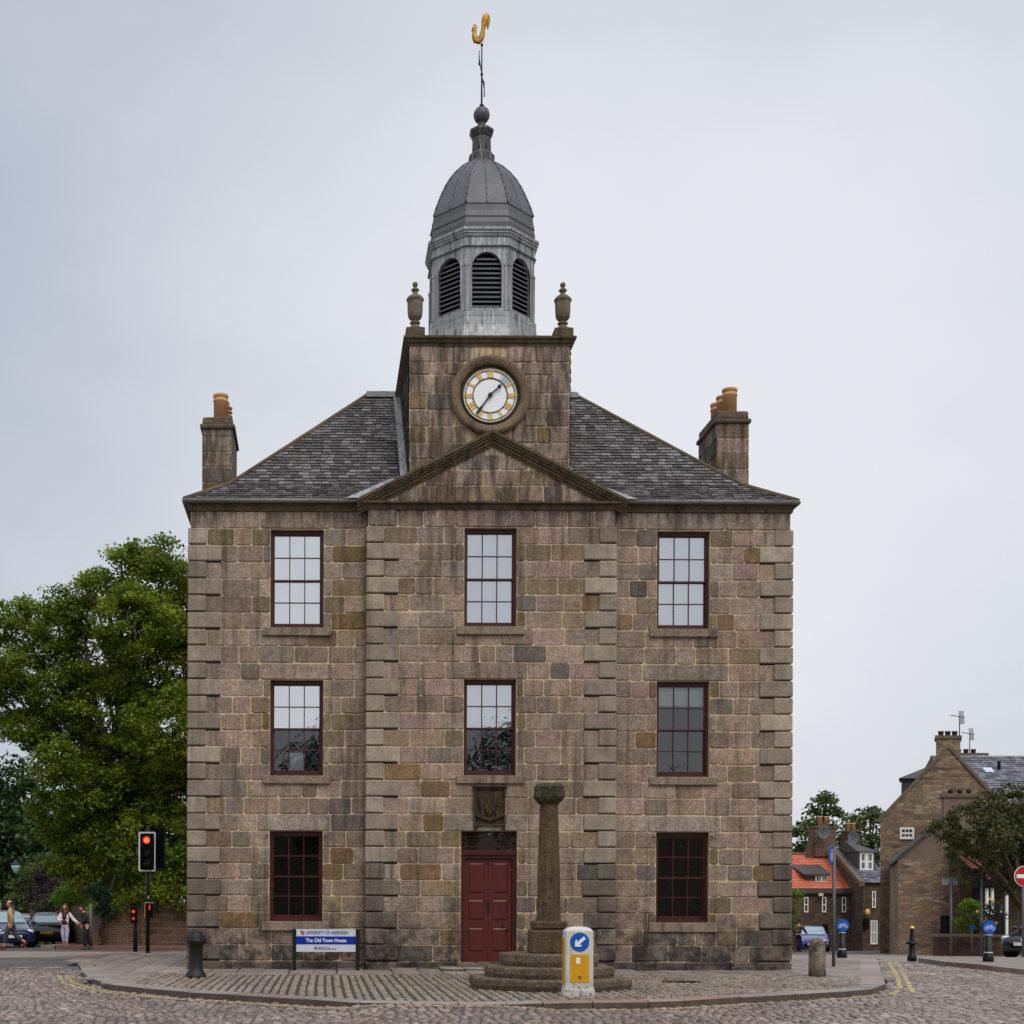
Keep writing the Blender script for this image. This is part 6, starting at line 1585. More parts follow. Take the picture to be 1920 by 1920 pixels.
# slate house with dormer, next door
h2 = thing('slate_house', 'brown stone house with slate roof and white framed dormer beside the tiled cottage', 'house', (W(1640, 1700, 88)[0], 88, fall(34, 88)))
Y2 = 88.0; xa, xb = W(1618, 1700, Y2)[0], W(1672, 1700, Y2)[0]; zE = W(1640, 1656, Y2)[1]; zR = W(1570, 1590, Y2+5)[1]
gable_house(h2, xa, xb, Y2, Y2+10, zB, zE, zR, M['rubble_dark'])
roof_slope(h2, (xa, Y2-.15, zE), (xb, Y2-.15, zE), (xb, Y2+5, zR+.03), (xa, Y2+5, zR+.03), M['slate_far'])
s_ = MB(); s_.add([(xa-.3, Y2-.2, zE-.2), (xa+.05, Y2-.2, zE-.2), (xa+.05, Y2+5, zR-.1), (xa-.3, Y2+5, zR-.1), (xa-.3, Y2-.2, zE+.12), (xa+.0, Y2-.2, zE+.12), (xa+.0, Y2+5, zR+.16), (xa-.3, Y2+5, zR+.16)], [(0, 1, 5, 4), (4, 5, 6, 7), (0, 4, 7, 3), (1, 2, 6, 5)]); s_.build('skew', M['gravel_trim'], h2)
yd = Y2+1.6; a = W(1609, 1634, yd); b = W(1640, 1597, yd); s_ = MB(); s_.box(a[0], b[0], yd, yd+4.0, a[1], b[1]); dm_ = s_.build('dormer', M['dark_slate'], h2)
zb_ = b[1]; za = W(1590, 1577, yd+2.2)[1]; xm0, xm1 = a[0]-.1, b[0]+.25
s_ = MB(); s_.add([(xm0, yd-.2, zb_), (xm1, yd-.2, zb_), (xm1, yd+4.2, zb_), (xm0, yd+4.2, zb_), (xm0, yd+2, za), (xm1-1.3, yd+2, za)], [(0, 1, 5, 4), (1, 2, 5), (2, 3, 4, 5), (0, 3, 2, 1), (0, 4, 3)]); s_.build('dormer_roof', M['dark_slate'], dm_)
sash_window(h2, 1612, 1598, 1637.5, 1633, yd-.03, 4, 1, two=True, frame=.12)
sash_window(h2, 1635, 1671, 1642, 1702, Y2-.02, 1, 1); sash_window(h2, 1632, 1726, 1645, 1770.5, Y2-.02, 2, 1, curtain=True)
stack(h2, 1589, 1556, 1613, 1585, Y2+7, 1.2, M['rubble_dark'], (1597, 1606), M['pot'], .5); dish(h2, 1600, 1571, Y2+6.5, .38)
s_ = MB(); x, z = W(1627, 1710, Y2-.2); s_.ball((x, Y2-.2, z), .16, 10, sc=(1, .5, 1.3)); s_.build('yellow_lamp', simple('amber lamp', (226, 170, 50), .4), h2)
s_ = MB(); x, z = W(1624, 1732, Y2-.2); s_.cbox(x-.15, x+.15, Y2-.3, Y2, z-.35, z+.35, .03); s_.build('wall_box', M['black'], h2)

# tall gabled rubble house
Y3 = 66.0; SHEAR[:] = [.42, 66.0]
h3 = thing('gabled_house', 'tall rubble stone house with gable chimney, dormer and slate roof at right', 'house', (W(1777, 1700, Y3)[0], Y3, fall(29, Y3)))
xa, xb = W(1650, 1700, Y3)[0], W(1905, 1700, Y3)[0]; zE = W(1650, 1538, Y3)[1]; zR = W(1777, 1398, Y3)[1]; zb3 = fall(29, Y3)-.5
gable_house(h3, xa, xb, Y3, Y3+9, zb3, zE, zR, M['rubble'], 'Y')
xm = (xa+xb)/2
roof_slope(h3, (xa, Y3+9, zE), (xa, Y3+.3, zE), (xm, Y3+.3, zR), (xm, Y3+9, zR), M['slate_far'])
s_ = MB()
for x in (xa, xb):
    s = -1 if x == xa else 1
    s_.add([(x+s*.1, Y3-.08, zE-.15), (xm, Y3-.08, zR-.13), (xm, Y3-.08, zR+.06), (x+s*.1, Y3-.08, zE+.06), (x+s*.1, Y3+.35, zE-.15), (xm, Y3+.35, zR-.13), (xm, Y3+.35, zR+.06), (x+s*.1, Y3+.35, zE+.06)], [(0, 1, 2, 3), (4, 5, 6, 7)[::-1], (3, 2, 6, 7), (0, 1, 5, 4), (0, 3, 7, 4)])
s_.build('skew', M['gravel_trim'], h3)
stack(h3, 1756, 1379, 1801, 1440, Y3-.02, 1.3, M['rubble'], (1765, 1778, 1791), M['black_pot'], .27, cap=.15, pr=.13)
sash_window(h3, 1687.5, 1551.5, 1714.5, 1573.5, Y3-.02, 3, 1, frame=.09)
# long slate range to the right
SHEAR[:] = [0, 0]
Y4 = 67.5; xL, xRr = W(1800, 1423, Y4+4)[0]-1.5, W(1990, 1423, Y4+4)[0]; zr4 = W(1860, 1421, Y4+4)[1]; ze4 = W(1890, 1512, Y4)[1]
s_ = MB(); P = [(Y4, zb3), (Y4+8, zb3), (Y4+8, ze4), (Y4+4, zr4), (Y4, ze4)]; s_.add([(xL, y, z) for y, z in P]+[(xRr, y, z) for y, z in P], [tuple(range(5)), tuple(range(5, 10))[::-1]]+[(i, 5+i, 5+(i+1) % 5, (i+1) % 5) for i in range(5)]); s_.build('rear_wing', M['rubble'], h3)
roof_slope(h3, (xL, Y4-.2, ze4), (xRr, Y4-.2, ze4), (xRr, Y4+4, zr4), (xL, Y4+4, zr4), M['slate_far'], name='rear_roof', row=.22)
s_ = MB(); s_.tube((xL, Y4+4, zr4+.05), (xRr, Y4+4, zr4+.05), .07, .07, 6); s_.build('ridge_flashing', M['lead_pale'], h3)
def on_slope(u, v, lift=.1):
    # point of the slope seen at a pixel
    best = None
    for i in range(200):
        y = Y4+4*i/199; x, z = W(u, v, y); zz = ze4+(zr4-ze4)*(y-Y4)/4; d = abs(z-zz)
        if best is None or d < best[0]: best = (d, x, y, zz)
    return best[1:]
x, y, z = on_slope(1854, 1448); sl_ = (zr4-ze4)/4
s_ = MB(); hh = .42; s_.add([(x-.22*1.0, y-hh*.5, z-hh*.5*sl_+.12), (x+.22, y-hh*.5, z-hh*.5*sl_+.12), (x+.22, y+hh*.5, z+hh*.5*sl_+.12), (x-.22, y+hh*.5, z+hh*.5*sl_+.12)], [(0, 1, 2, 3)]); s_.build('rooflight', simple('rooflight glass', (190, 205, 220), .1, 0, .02, spec=.8), h3, fix=False)
x, y, z = on_slope(1873, 1446); s_ = MB(); s_.tube((x, y, z-.1), (x, y, z+.5), .08, .08, 8); s_.build('vent_pipe', M['black'], h3)
stack(h3, 1802, 1412, 1850, 1428, Y4+5.5, 1.2, M['rubble'], (1807, 1821, 1835), M['black_pot'], .26, cap=.16, pr=.12)
# left dormer on the gable house's west slope
s_ = MB(); yd = Y3+3.5; dk_ = 0; SHEAR[:] = [.43, yd]; a = W(1690, 1490, yd); b = W(1745, 1460, yd); s_.box(a[0]-dk_, b[0]-dk_, yd, yd+2.2, a[1]-1.3, b[1]); dm_ = s_.build('dormer', M['dark_slate'], h3)
s_ = MB(); x0 = W(1685, 1460, yd)[0]-dk_; zz = b[1]; za = W(1720, 1438, yd+1.1)[1]; s_.add([(x0, yd-.15, zz), (b[0]-dk_, yd-.15, zz), (b[0]-dk_, yd+2.3, zz), (x0, yd+2.3, zz), (W(1722, 1438, yd+1)[0]-dk_, yd+1.1, za), (b[0]-dk_, yd+1.1, za)], [(0, 1, 5, 4), (3, 0, 4), (2, 3, 4, 5), (0, 3, 2, 1), (1, 2, 5)]); s_.build('dormer_roof', M['dark_slate'], dm_)
SHEAR[:] = [0, 0]
# tv aerials
def aerial(u, vb, vt, Y, L, s, label):
    x, zb_ = W(u, vb, Y); zt_ = W(u, vt, Y)[1]; t_ = thing('tv_aerial', label, 'aerial', (x, Y, zb_)); m_ = MB(); m_.tube((x, Y, zb_-.1), (x, Y, zt_), .03, .025, 6); m_.build('mast', M['grey_pole'], t_)
    m_ = MB(); m_.tube((x+s*.25, Y, zt_-.08), (x-s*L, Y, zt_+.02), .022, .022, 5)
    for i in range(9): xx = x+s*.2-s*L*i/9*.6; m_.tube((xx, Y-.05, zt_-.08-.32), (xx, Y+.05, zt_-.08+.32), .009, .009, 4)
    m_.build('antenna', M['grey_pole'], t_)
aerial(1799, 1380, 1342, Y3+.5, .42, 1, 'taller tv aerial on the gable chimney')
aerial(1818, 1425, 1374, Y4+6, .42, 1, 'shorter tv aerial behind the gable chimney')
# lean-to with harled gable in front
Y5 = 60.0; SHEAR[:] = [.34, 60.0]
h4 = thing('harled_annexe', 'low rubble and harled annexe with chimney pots in front of the gabled house', 'house', (W(1780, 1700, Y5)[0], Y5, fall(27, Y5)))
xa, xb = W(1684, 1700, Y5)[0], W(1935, 1700, Y5)[0]; zE = W(1684, 1608, Y5)[1]; zA = W(1802, 1512, Y5)[1]; zb5 = fall(27, Y5)-.4; xm = W(1802, 1512, Y5)[0]; zband = W(1750, 1611, Y5)[1]
s_ = MB(); s_.box(xa, W(1846, 0, Y5)[0], Y5, Y5+5.6, zb5, zband); s_.build('wall', M['rubble'], h4)
s_ = MB(); s_.prism([(xa, zband), (xb-1.6, zband), (xb-1.6, zE+.2), (xm, zA), (xa, zE)], Y5+.03, Y5+5.6); s_.build('harled_gable', M['plaster'], h4)
# splayed corner
xc = W(1660, 1700, Y5+1.6)[0]; s_ = MB(); s_.add([(xc, Y5+1.6, zb5), (xa, Y5, zb5), (xa, Y5+4, zb5), (xc, Y5+4, zb5), (xc, Y5+1.6, zE-.15), (xa, Y5, zE), (xa, Y5+4, zE), (xc, Y5+4, zE-.15)], [(0, 1, 5, 4), (4, 5, 6, 7), (0, 4, 7, 3)]); s_.build('splayed_corner', M['rubble'], h4)
a = (xc-.2, Y5+1.3, zE-.25); s_ = MB(); vs = [(xc-.25, Y5+1.4, zE-.22), (xa-.02, Y5-.15, zE-.05), (xm, Y5-.08, zA+.0), (xm, Y5+5.6, zA), (xc-.25, Y5+5.6, zE-.22)]
s_.add(vs+[(x, y, z+.14) for x, y, z in vs], [(0, 1, 2, 3, 4), (5, 6, 7, 8, 9), (0, 1, 6, 5), (1, 2, 7, 6), (2, 3, 8, 7), (3, 4, 9, 8), (4, 0, 5, 9)]); s_.build('roof', M['dark_slate'], h4)
stack(h4, 1770, 1488, 1833, 1535, Y5-.03, 1.1, M['plaster'], (1785, 1803, 1820), M['black_pot'], .22, cap=.16, pr=.11, zb=W(1800, 1560, Y5)[1])
s_ = MB(); a = W(1763, 1752, Y5); b = W(1794, 1716, Y5); s_.box(a[0], b[0], Y5-.03, Y5+.02, a[1], b[1]); w_ = s_.build('window', M['dark_glass'], h4)
s_ = MB()
for i in range(7): x = a[0]+(b[0]-a[0])*(i+.5)/7; s_.tube((x, Y5-.06, a[1]), (x, Y5-.06, b[1]), .018, .018, 5)
s_.box(a[0], b[0], Y5-.08, Y5-.04, b[1]-.12, b[1]-.08); s_.build('window_bars', M['black'], w_)
# porch at far right
SHEAR[:] = [0, 0]
Y6 = 57.0
h5 = thing('porch_house', 'dark stone house front with red tiled porch and white posts at the right edge', 'house', (W(1890, 1700, Y6)[0], Y6, fall(28, Y6)))
xa, xb = W(1848, 0, Y6)[0], W(1985, 0, Y6)[0]; zE = W(1880, 1652, Y6)[1]; zT = W(1880, 1608, Y6+2)[1]; zb6 = fall(28, Y6)-.4
s_ = MB(); s_.box(xa, xb, Y6+2, Y6+6, zb6, zT+.6); s_.build('wall', M['rubble_dark'], h5)
roof_slope(h5, (xa-.1, Y6-.3, zE), (xb, Y6-.3, zE), (xb, Y6+2, zT), (xa-.1, Y6+2, zT), M['redtile'], row=.2)
s_ = MB(); s_.box(xa-.1, xb, Y6-.32, Y6-.12, zE-.28, zE-.02); s_.build('fascia', M['black'], h5)
for u in (1853, 1863, 1890):
    s_ = MB(); x = W(u, 0, Y6)[0]; s_.cbox(x-.05, x+.05, Y6-.2, Y6-.1, zb6, zE-.25, .008); s_.build('porch_post', M['white_paint'], h5)
s_ = MB(); a = W(1868, 1780, Y6); b = W(1886, 1665, Y6); s_.box(a[0], b[0], Y6+1.9, Y6+2.05, zb6, b[1]); s_.build('door', M['black_gloss'], h5)
# low wall and railings in front of the bushes
Y7 = 52.3; xa, xb = W(1764, 0, Y7)[0], W(1892, 0, Y7)[0]; zb7 = road_z(28, Y7)-.2; ztw = W(1800, 1752, Y7)[1]
lw = thing('low_wall', 'low rubble garden wall topped with black iron railings at right', 'wall', ((xa+xb)/2, Y7, zb7))
s_ = MB(); s_.box(xa, xb, Y7, Y7+.4, zb7, ztw-.12); s_.build('masonry', M['rubble_dark'], lw)
s_ = MB(); s_.cbox(xa-.05, xb+.05, Y7-.05, Y7+.45, ztw-.12, ztw, .02); s_.build('coping', M['plaster'], lw)
s_ = MB(); zt_ = W(1880, 1712, Y7)[1]; x = W(1846, 0, Y7)[0]
while x < W(1925, 0, Y7)[0]: s_.tube((x, Y7+.2, ztw-.6), (x, Y7+.2, zt_), .012, .012, 5); x += .14
s_.tube((W(1846, 0, Y7)[0], Y7+.2, zt_-.08), (W(1925, 0, Y7)[0], Y7+.2, zt_-.08), .018, .018, 5)
for u in (1884, 1892): s_.tube((W(u, 0, Y7)[0], Y7+.2, zb7), (W(u, 0, Y7)[0], Y7+.2, zt_+.12), .05, .05, 8)
s_.build('railing', M['iron'], lw)
x, z = W(1822, 1738, 51.6); ms_ = thing('small_sign', 'small blue sign on a short post in front of the bushes', 'sign', (x, 51.6, road_z(x, 51.6)))
s_ = MB(); s_.tube((x, 51.6, road_z(x, 51.6)-.05), (x, 51.6, z), .03, .03, 6); s_.build('post', M['grey_pole'], ms_)
s_ = MB(); s_.cbox(x-.09, x+.09, 51.54, 51.56, z-.09, z+.06, .004); s_.build('plate', M['sign_blue'], ms_)

# left boundary wall with pillars
zb_ = -.55; lwall = thing('boundary_wall', 'long old stone and brick boundary wall beneath the lime tree', 'wall', (-4, 53, zb_))
s_ = MB(); a = W(272, 0, 52.4)[0]; s_.box(a, 6, 52.2, 52.7, zb_, W(300, 1692, 52.2)[1]); s_.build('stone_wall', M['oldwall'], lwall)
b = W(197, 0, 52.6)[0]; s_ = MB(); s_.box(b, a, 52.5, 52.9, zb_, W(230, 1700, 52.5)[1]); s_.build('brick_wall', M['brickwall'], lwall)
c_ = W(184, 0, 52.6)[0]; s_ = MB(); s_.cbox(c_, b, 52.2, 53.1, zb_, W(190, 1700, 52.2)[1], .03); s_.build('gate_pillar', M['plaster'], lwall)
s_ = MB(); e = (W(131, 0, 62)[0], 62); s_.add([(c_, 52.9, zb_), (e[0], e[1], zb_-.2), (e[0]+.3, e[1]+.1, zb_-.2), (c_+.3, 53.1, zb_), (c_, 52.9, 1.15), (e[0], e[1], 1.15), (e[0]+.3, e[1]+.1, 1.15), (c_+.3, 53.1, 1.15)], [(0, 1, 5, 4), (4, 5, 6, 7), (2, 3, 7, 6), (1, 2, 6, 5)]); s_.build('side_wall', M['oldwall'], lwall)
s_ = MB(); text_into(s_, 'ST. M', .22, FACE(W(326, 0, 52)[0], 52.18, W(330, 1697, 52)[1]), align='LEFT'); s_.build('wall_lettering', M['sign_white'], lwall)
gw = thing('garden_wall', 'brown brick garden wall with hedge beyond the parked cars', 'wall', (W(95, 0, 66)[0], 66, -1)); s_ = MB(); s_.box(W(62, 0, 66)[0], W(132, 0, 66)[0], 66, 66.4, -1.2, W(100, 1697, 66)[1]); s_.build('masonry', M['brickwall'], gw)
s_ = MB(); s_.cbox(W(61, 0, 66)[0], W(133, 0, 66)[0], 65.95, 66.45, W(100, 1697, 66)[1], W(100, 1694, 66)[1], .02); s_.build('coping', M['plaster'], gw)
# street lamps on the left street
def street_lamp(u, vb, vt, Y, label):
    x, _ = W(u, vb, Y); zb_ = road_z(x, Y); zt_ = W(u, vt, Y)[1]; t_ = thing('street_lamp', label, 'street lamp', (x, Y, zb_)); H_ = zt_-zb_
    s_ = MB(); s_.tube((x, Y, zb_), (x, Y, zb_+.9), .10, .09, 10); s_.tube((x, Y, zb_+.9), (x, Y, zt_-.1), .055, .04, 10); s_.build('post', M['black_gloss'], t_); return t_, x, zt_
t_, x, z = street_lamp(47, 1760, 1640, 72, 'black street lamp post left of the purple shrub with lantern on an arm')
lx, lz = W(30, 1627, 72); s_ = MB(); s_.path([(x, 72, z-.15), (x, 72, z+.3), (lx+.2, 72, lz+.55), (lx, 72, lz+.4)], .035); s_.build('arm', M['black_gloss'], t_)
s_ = MB(); s_.lathe([(.05, lz+.40), (.26, lz+.18), (.28, lz+.14)], 10, (lx, 72)); ln = s_.build('lantern_hood', M['black_gloss'], t_)
s_ = MB(); s_.lathe([(.26, lz+.14), (.22, lz-.0), (.12, lz-.22), (.04, lz-.28)], 10, (lx, 72)); s_.build('lantern_glass', simple('lantern glass', (170, 196, 200), .2, 0, .05), ln)
s_ = MB(); xx, zz = W(46, 1687, 71.8); s_.cbox(xx-.09, xx+.09, 71.75, 71.9, zz-.2, zz+.2, .02); s_.build('amber_beacon', simple('amber box', (200, 140, 30), .5), t_)
street_lamp(100, 1760, 1655, 64, 'thin black lamp post standing above the black parked car')
tp = thing('sign_post', 'grey post against the boundary wall beside the dark clothed pedestrian', 'post', (W(176, 0, 50.5)[0], 50.5, -.4)); s_ = MB(); x = W(176, 0, 50.5)[0]; s_.tube((x, 50.5, -.5), (x, 50.5, W(176, 1694, 50.5)[1]), .04, .04, 8); s_.build('pole', M['grey_pole'], tp)

# buildings and trees on the viewer's side of the street (seen only as reflections)
bh = thing('terrace_house', 'plain granite terrace facing the town house from behind the viewer', 'house', (4, -16, 0)); s_ = MB(); s_.box(-22, 34, -24, -16, -.5, 5.4); s_.build('wall', M['side'], bh)
s_ = MB(); P = [(-24, 5.4), (-16, 5.4), (-20, 8.4)]; s_.add([(-22, y, z) for y, z in P]+[(34, y, z) for y, z in P], [(0, 1, 2), (3, 5, 4), (0, 2, 5, 3), (1, 4, 5, 2), (0, 3, 4, 1)]); s_.build('roof', M['slate_far'], bh)
ct = tree('street_tree', 'broad tree behind the viewer, opposite the middle window', 'tree', (1.5, -9, -.1), [(1.5, -9, 5.5, 3.0, 2.6, 2.4), (.2, -9.5, 7.8, 2.2, 2.2, 1.8), (3.4, -8.6, 7.4, 2.0, 2.0, 1.9), (1.4, -9, 9.6, 1.6, 1.6, 1.4)], (M['leaf_dark'], M['bark']), dens=14, per=40, cr=.6, size=.26, seed=31, group='trees behind the viewer')
copy_tree(ct, None, 'broad tree behind the viewer, opposite the left windows', (-6.5, -8, -.1), 1.3, 1.12)
copy_tree(ct, None, 'broad tree behind the viewer, opposite the right windows', (11.5, -10, -.1), 2.3, 1.1)

# ------------------------------------------------------------------ cars
M['tyre'] = simple('black tyre', (16, 16, 17), .85, 0, .1); M['rim'] = simple('alloy wheel', (140, 142, 148), .35, .6, .05)
M['headlight'] = simple('headlamp glass', (214, 222, 230), .12, .2, .03, spec=.8); M['tail'] = simple('red tail lamp', (96, 12, 16), .25, 0, .05); M['plate_y'] = simple('yellow number plate', (214, 140, 16), .5, 0, .08); M['plate_w'] = simple('white number plate', (220, 220, 214), .5, 0, .05)
M['car_glass'] = simple('car glass', (92, 116, 122), .06, 0, .12, 2, spec=.9, coat=.6); M['car_glass_pale'] = simple('sky lit windscreen', (132, 160, 168), .08, 0, .1, 2, spec=.9, coat=.6)
def paint(n, c): return simple(n, c, .28, .25, .04, 2, coat=.9)
def car(label, loc, rz, pm, glass=None, plate='w', wagon=False, group=None, scale=1.0):
    glass = glass or M['car_glass']; t = thing('parked_car', label, 'car', (0, 0, 0), 0, group)
    S = [(2.08, .62, .32, .52, .50, .60), (2.02, .74, .24, .58, .62, .70), (1.8, .82, .22, .64, .68, .78), (1.35, .87, .20, .74, .72, .88), (.98, .88, .20, .84, .74, .96), (.62, .88, .20, .88, .66, 1.19), (.26, .88, .20, .90, .60, 1.40), (-.2, .88, .20, .90, .60, 1.46),
         (-.9, .88, .20, .91, .59, 1.45), (-1.45, .87, .21, .92, .56, 1.38), (-1.62 if not wagon else -1.85, .86, .23, .93, .58, 1.28), (-1.93, .84, .25, .93, .66, 1.0), (-2.06, .78, .27, .88, .64, .93), (-2.10, .74, .32, .6, .6, .66)]
    vs = []; 
    for x, w, zb, zs, wr, zt in S:
        zm = zb+(zs-zb)*.55
        half = [(0, zb), (w*.88, zb), (w*.97, zb+.08), (w, zm), (w*.975, zs), (wr, zt-.045), (wr*.86, zt-.01), (wr*.4, zt), (0, zt+.006)]
        ring = [(y, z) for y, z in half]+[(-y, z) for y, z in half[1:-1]][::-1]
        vs += [(x, y, z) for y, z in ring]
    n = 16; m = len(S); mb = MB()
    mb.add(vs, [(j*n+i, j*n+(i+1) % n, (j+1)*n+(i+1) % n, (j+1)*n+i) for j in range(m-1) for i in range(n)]+[tuple(range(n)), tuple(range((m-1)*n, m*n))], 0, None, True); mb.build('body', pm, t)
    def lerp(S_, x):
        for a, b in zip(S_, S_[1:]):
            if a[0] >= x >= b[0]: f = (a[0]-x)/(a[0]-b[0]); return [a[i]+(b[i]-a[i])*f for i in range(6)]
        return S_[-1]
    gl = MB()
    for s in (-1, 1):
        pts_ = []
        for x, f in ((.86, .12), (.40, .84), (-.2, .9), (-.9, .9), (-1.42, .82), (-1.62, .15)):
            q = lerp(S, x); z = q[3]+(q[5]-.045-q[3])*f; y = (q[1]*.975)+(q[4]-q[1]*.975)*f; pts_.append((x, s*(y+.012), z))
        bot = []
        for x in (-1.0, -.2, .5): q = lerp(S, x); z = q[3]+(q[5]-.045-q[3])*.1; bot.append((x, s*(q[1]*.975+(q[4]-q[1]*.975)*.1+.012), z))
        gl.add(pts_+bot, [tuple(range(9))])
        gl.add([(-.42, s*(.885), .93), (-.48, s*.885, .93), (-.48, s*.64, 1.40), (-.42, s*.64, 1.40)], [(0, 1, 2, 3)], 1)
    def screen(xa, xb, fa=.04, fb=.93, k=.9):
        qa, qb = lerp(S, xa), lerp(S, xb); up = .016; d_ = .012 if xa > xb else -.012
        gl.add([(xa+d_, -qa[4]*k*1.05, qa[5]+up), (xa+d_, qa[4]*k*1.05, qa[5]+up), (xb+d_, qb[4]*k, qb[5]+up), (xb+d_, -qb[4]*k, qb[5]+up)], [(0, 1, 2, 3)])
    screen(.94, .32); screen(.62, .30)
    # rear screen
    gl.add([(-1.945, -.56, 1.03), (-1.945, .56, 1.03), (-1.68 if not wagon else -1.9, .50, 1.30), (-1.68 if not wagon else -1.9, -.50, 1.30)], [(0, 1, 2, 3)])
    gl.build('window_glass', [glass, M['black']], t, fix=False)
    for x in (1.28, -1.28):
        for s in (-1, 1):
            w = MB(); w.tube((x, s*.66, .31), (x, s*.885, .31), .315, .315, 24); wh = w.build('wheel', M['tyre'], t)
            r = MB(); r.tube((x, s*.86, .31), (x, s*.892, .31), .20, .19, 16); r.build('rim', M['rim'], wh)
    ar = MB()
    for x in (1.28, -1.28):
        for s in (-1, 1): ar.disc((0, 0, 0), .37, 24, d=.01); k0 = len(ar.v)-48; ar.xform(Matrix.Translation((x, s*.88, .33)), k0)
    ar.build('wheel_arch', M['black'], t)
    for s in (-1, 1):
        l = MB(); l.ball((1.93, s*.60, .66), .17, 12, sc=(.6, 1.0, .5)); l.build('headlight', M['headlight'], t)
        l = MB(); l.cbox(-2.06, -1.93, min(s*.52, s*.80), max(s*.52, s*.80), .74, .92, .03); l.build('tail_light', M['tail'], t)
        l = MB(); l.ball((.72, s*1.0, .98), .10, 10, sc=(.6, 1.1, .75)); l.build('mirror', pm, t)
    l = MB(); l.cbox(2.0, 2.09, -.42, .42, .34, .50, .02); l.build('grille', M['black'], t)
    l = MB(); l.box(2.085, 2.10, -.26, .26, .42, .53); l.build('front_plate', M['plate_w'], t)
    l = MB(); l.box(-2.115, -2.095, -.26, .26, .56, .67); l.build('rear_plate', M['plate_y'], t)
    l = MB(); l.cbox(-2.13, -2.02, -.72, .72, .27, .46, .03); l.build('bumper', M['black'], t)
    l = MB(); l.ball((-2.07, 0, .82), .05, 10, sc=(.4, 1, 1)); l.build('rear_badge', M['rim'], t); l = MB(); l.ball((2.07, 0, .60), .05, 10, sc=(.4, 1, 1)); l.build('front_badge', M['sign_white'], t)
    l = MB(); l.tube((-1.2, 0, 1.42), (-1.4, 0, 1.62), .01, .006, 5); l.build('aerial', M['black'], t)
    t.location = loc; t.rotation_euler = (0, 0, rz); t.scale = (scale,)*3; return t
def gpos(u, Y): x = W(u, 1760, Y)[0]; return (x, Y, road_z(x, Y)-.02)
NTH, STH = math.pi/2, -math.pi/2
blackp = paint('black car paint', (14, 16, 20)); bluep = paint('dark blue car paint', (22, 34, 84)); brightb = paint('blue car paint', (16, 60, 132)); silver = paint('silver car paint', (170, 176, 184)); darkp = paint('charcoal car paint', (16, 16, 22)); whitep = paint('white car paint', (205, 208, 210))
x, y, z = gpos(96, 60); car('black hatchback seen from behind with yellow number plate, left street', (x, y, z), NTH+.10, blackp, M['car_glass_pale'], group='cars on the left street')
x, y, z = gpos(8, 56); car('dark blue hatchback facing the viewer behind the walking man', (x, y, z), STH+.42, bluep, M['car_glass_pale'], group='cars on the left street')
x, y, z = gpos(58, 68); car('silver estate car parked in front of the black hatchback', (x, y, z), NTH+.12, silver, wagon=True, group='cars on the left street')
x, y, z = gpos(34, 76); car('white car farthest along the left street', (x, y, z), NTH+.1, whitep, wagon=True, group='cars on the left street')
x, y, z = gpos(1523, 80); car('bright blue small car before the stone cottages right of the town house', (x, y, z), STH-.33, brightb, M['car_glass_pale'])
x, y, z = gpos(1978, 47); car('dark car nosing in at the right edge of the picture', (x, y, z+.02), math.radians(215), darkp)

# ------------------------------------------------------------------ people
def skin_obj(V, E, R_, mat, name, parent, sub=2):
    me = bpy.data.meshes.new(name); me.from_pydata([tuple(v) for v in V], E, []); o = bpy.data.objects.new(name, me); sc.collection.objects.link(o)
    md = o.modifiers.new('s', 'SKIN'); md.use_smooth_shade = True; md.branch_smoothing = .4
    for i, r in enumerate(R_):
        sv_ = me.skin_vertices[0].data[i]; sv_.radius = r if isinstance(r, tuple) else (r, r); sv_.use_root = (i == 0)
    s2 = o.modifiers.new('b', 'SUBSURF'); s2.levels = sub; s2.render_levels = sub
    bpy.context.view_layer.update()
    m2 = bpy.data.meshes.new_from_object(o.evaluated_get(bpy.context.evaluated_depsgraph_get())); o.modifiers.clear(); o.data = m2; bpy.data.meshes.remove(me)
    m2.name = name; m2.materials.clear(); m2.materials.append(mat); o.parent = parent; return o
M['skin'] = simple('skin', (190, 138, 112), .55, 0, .06)
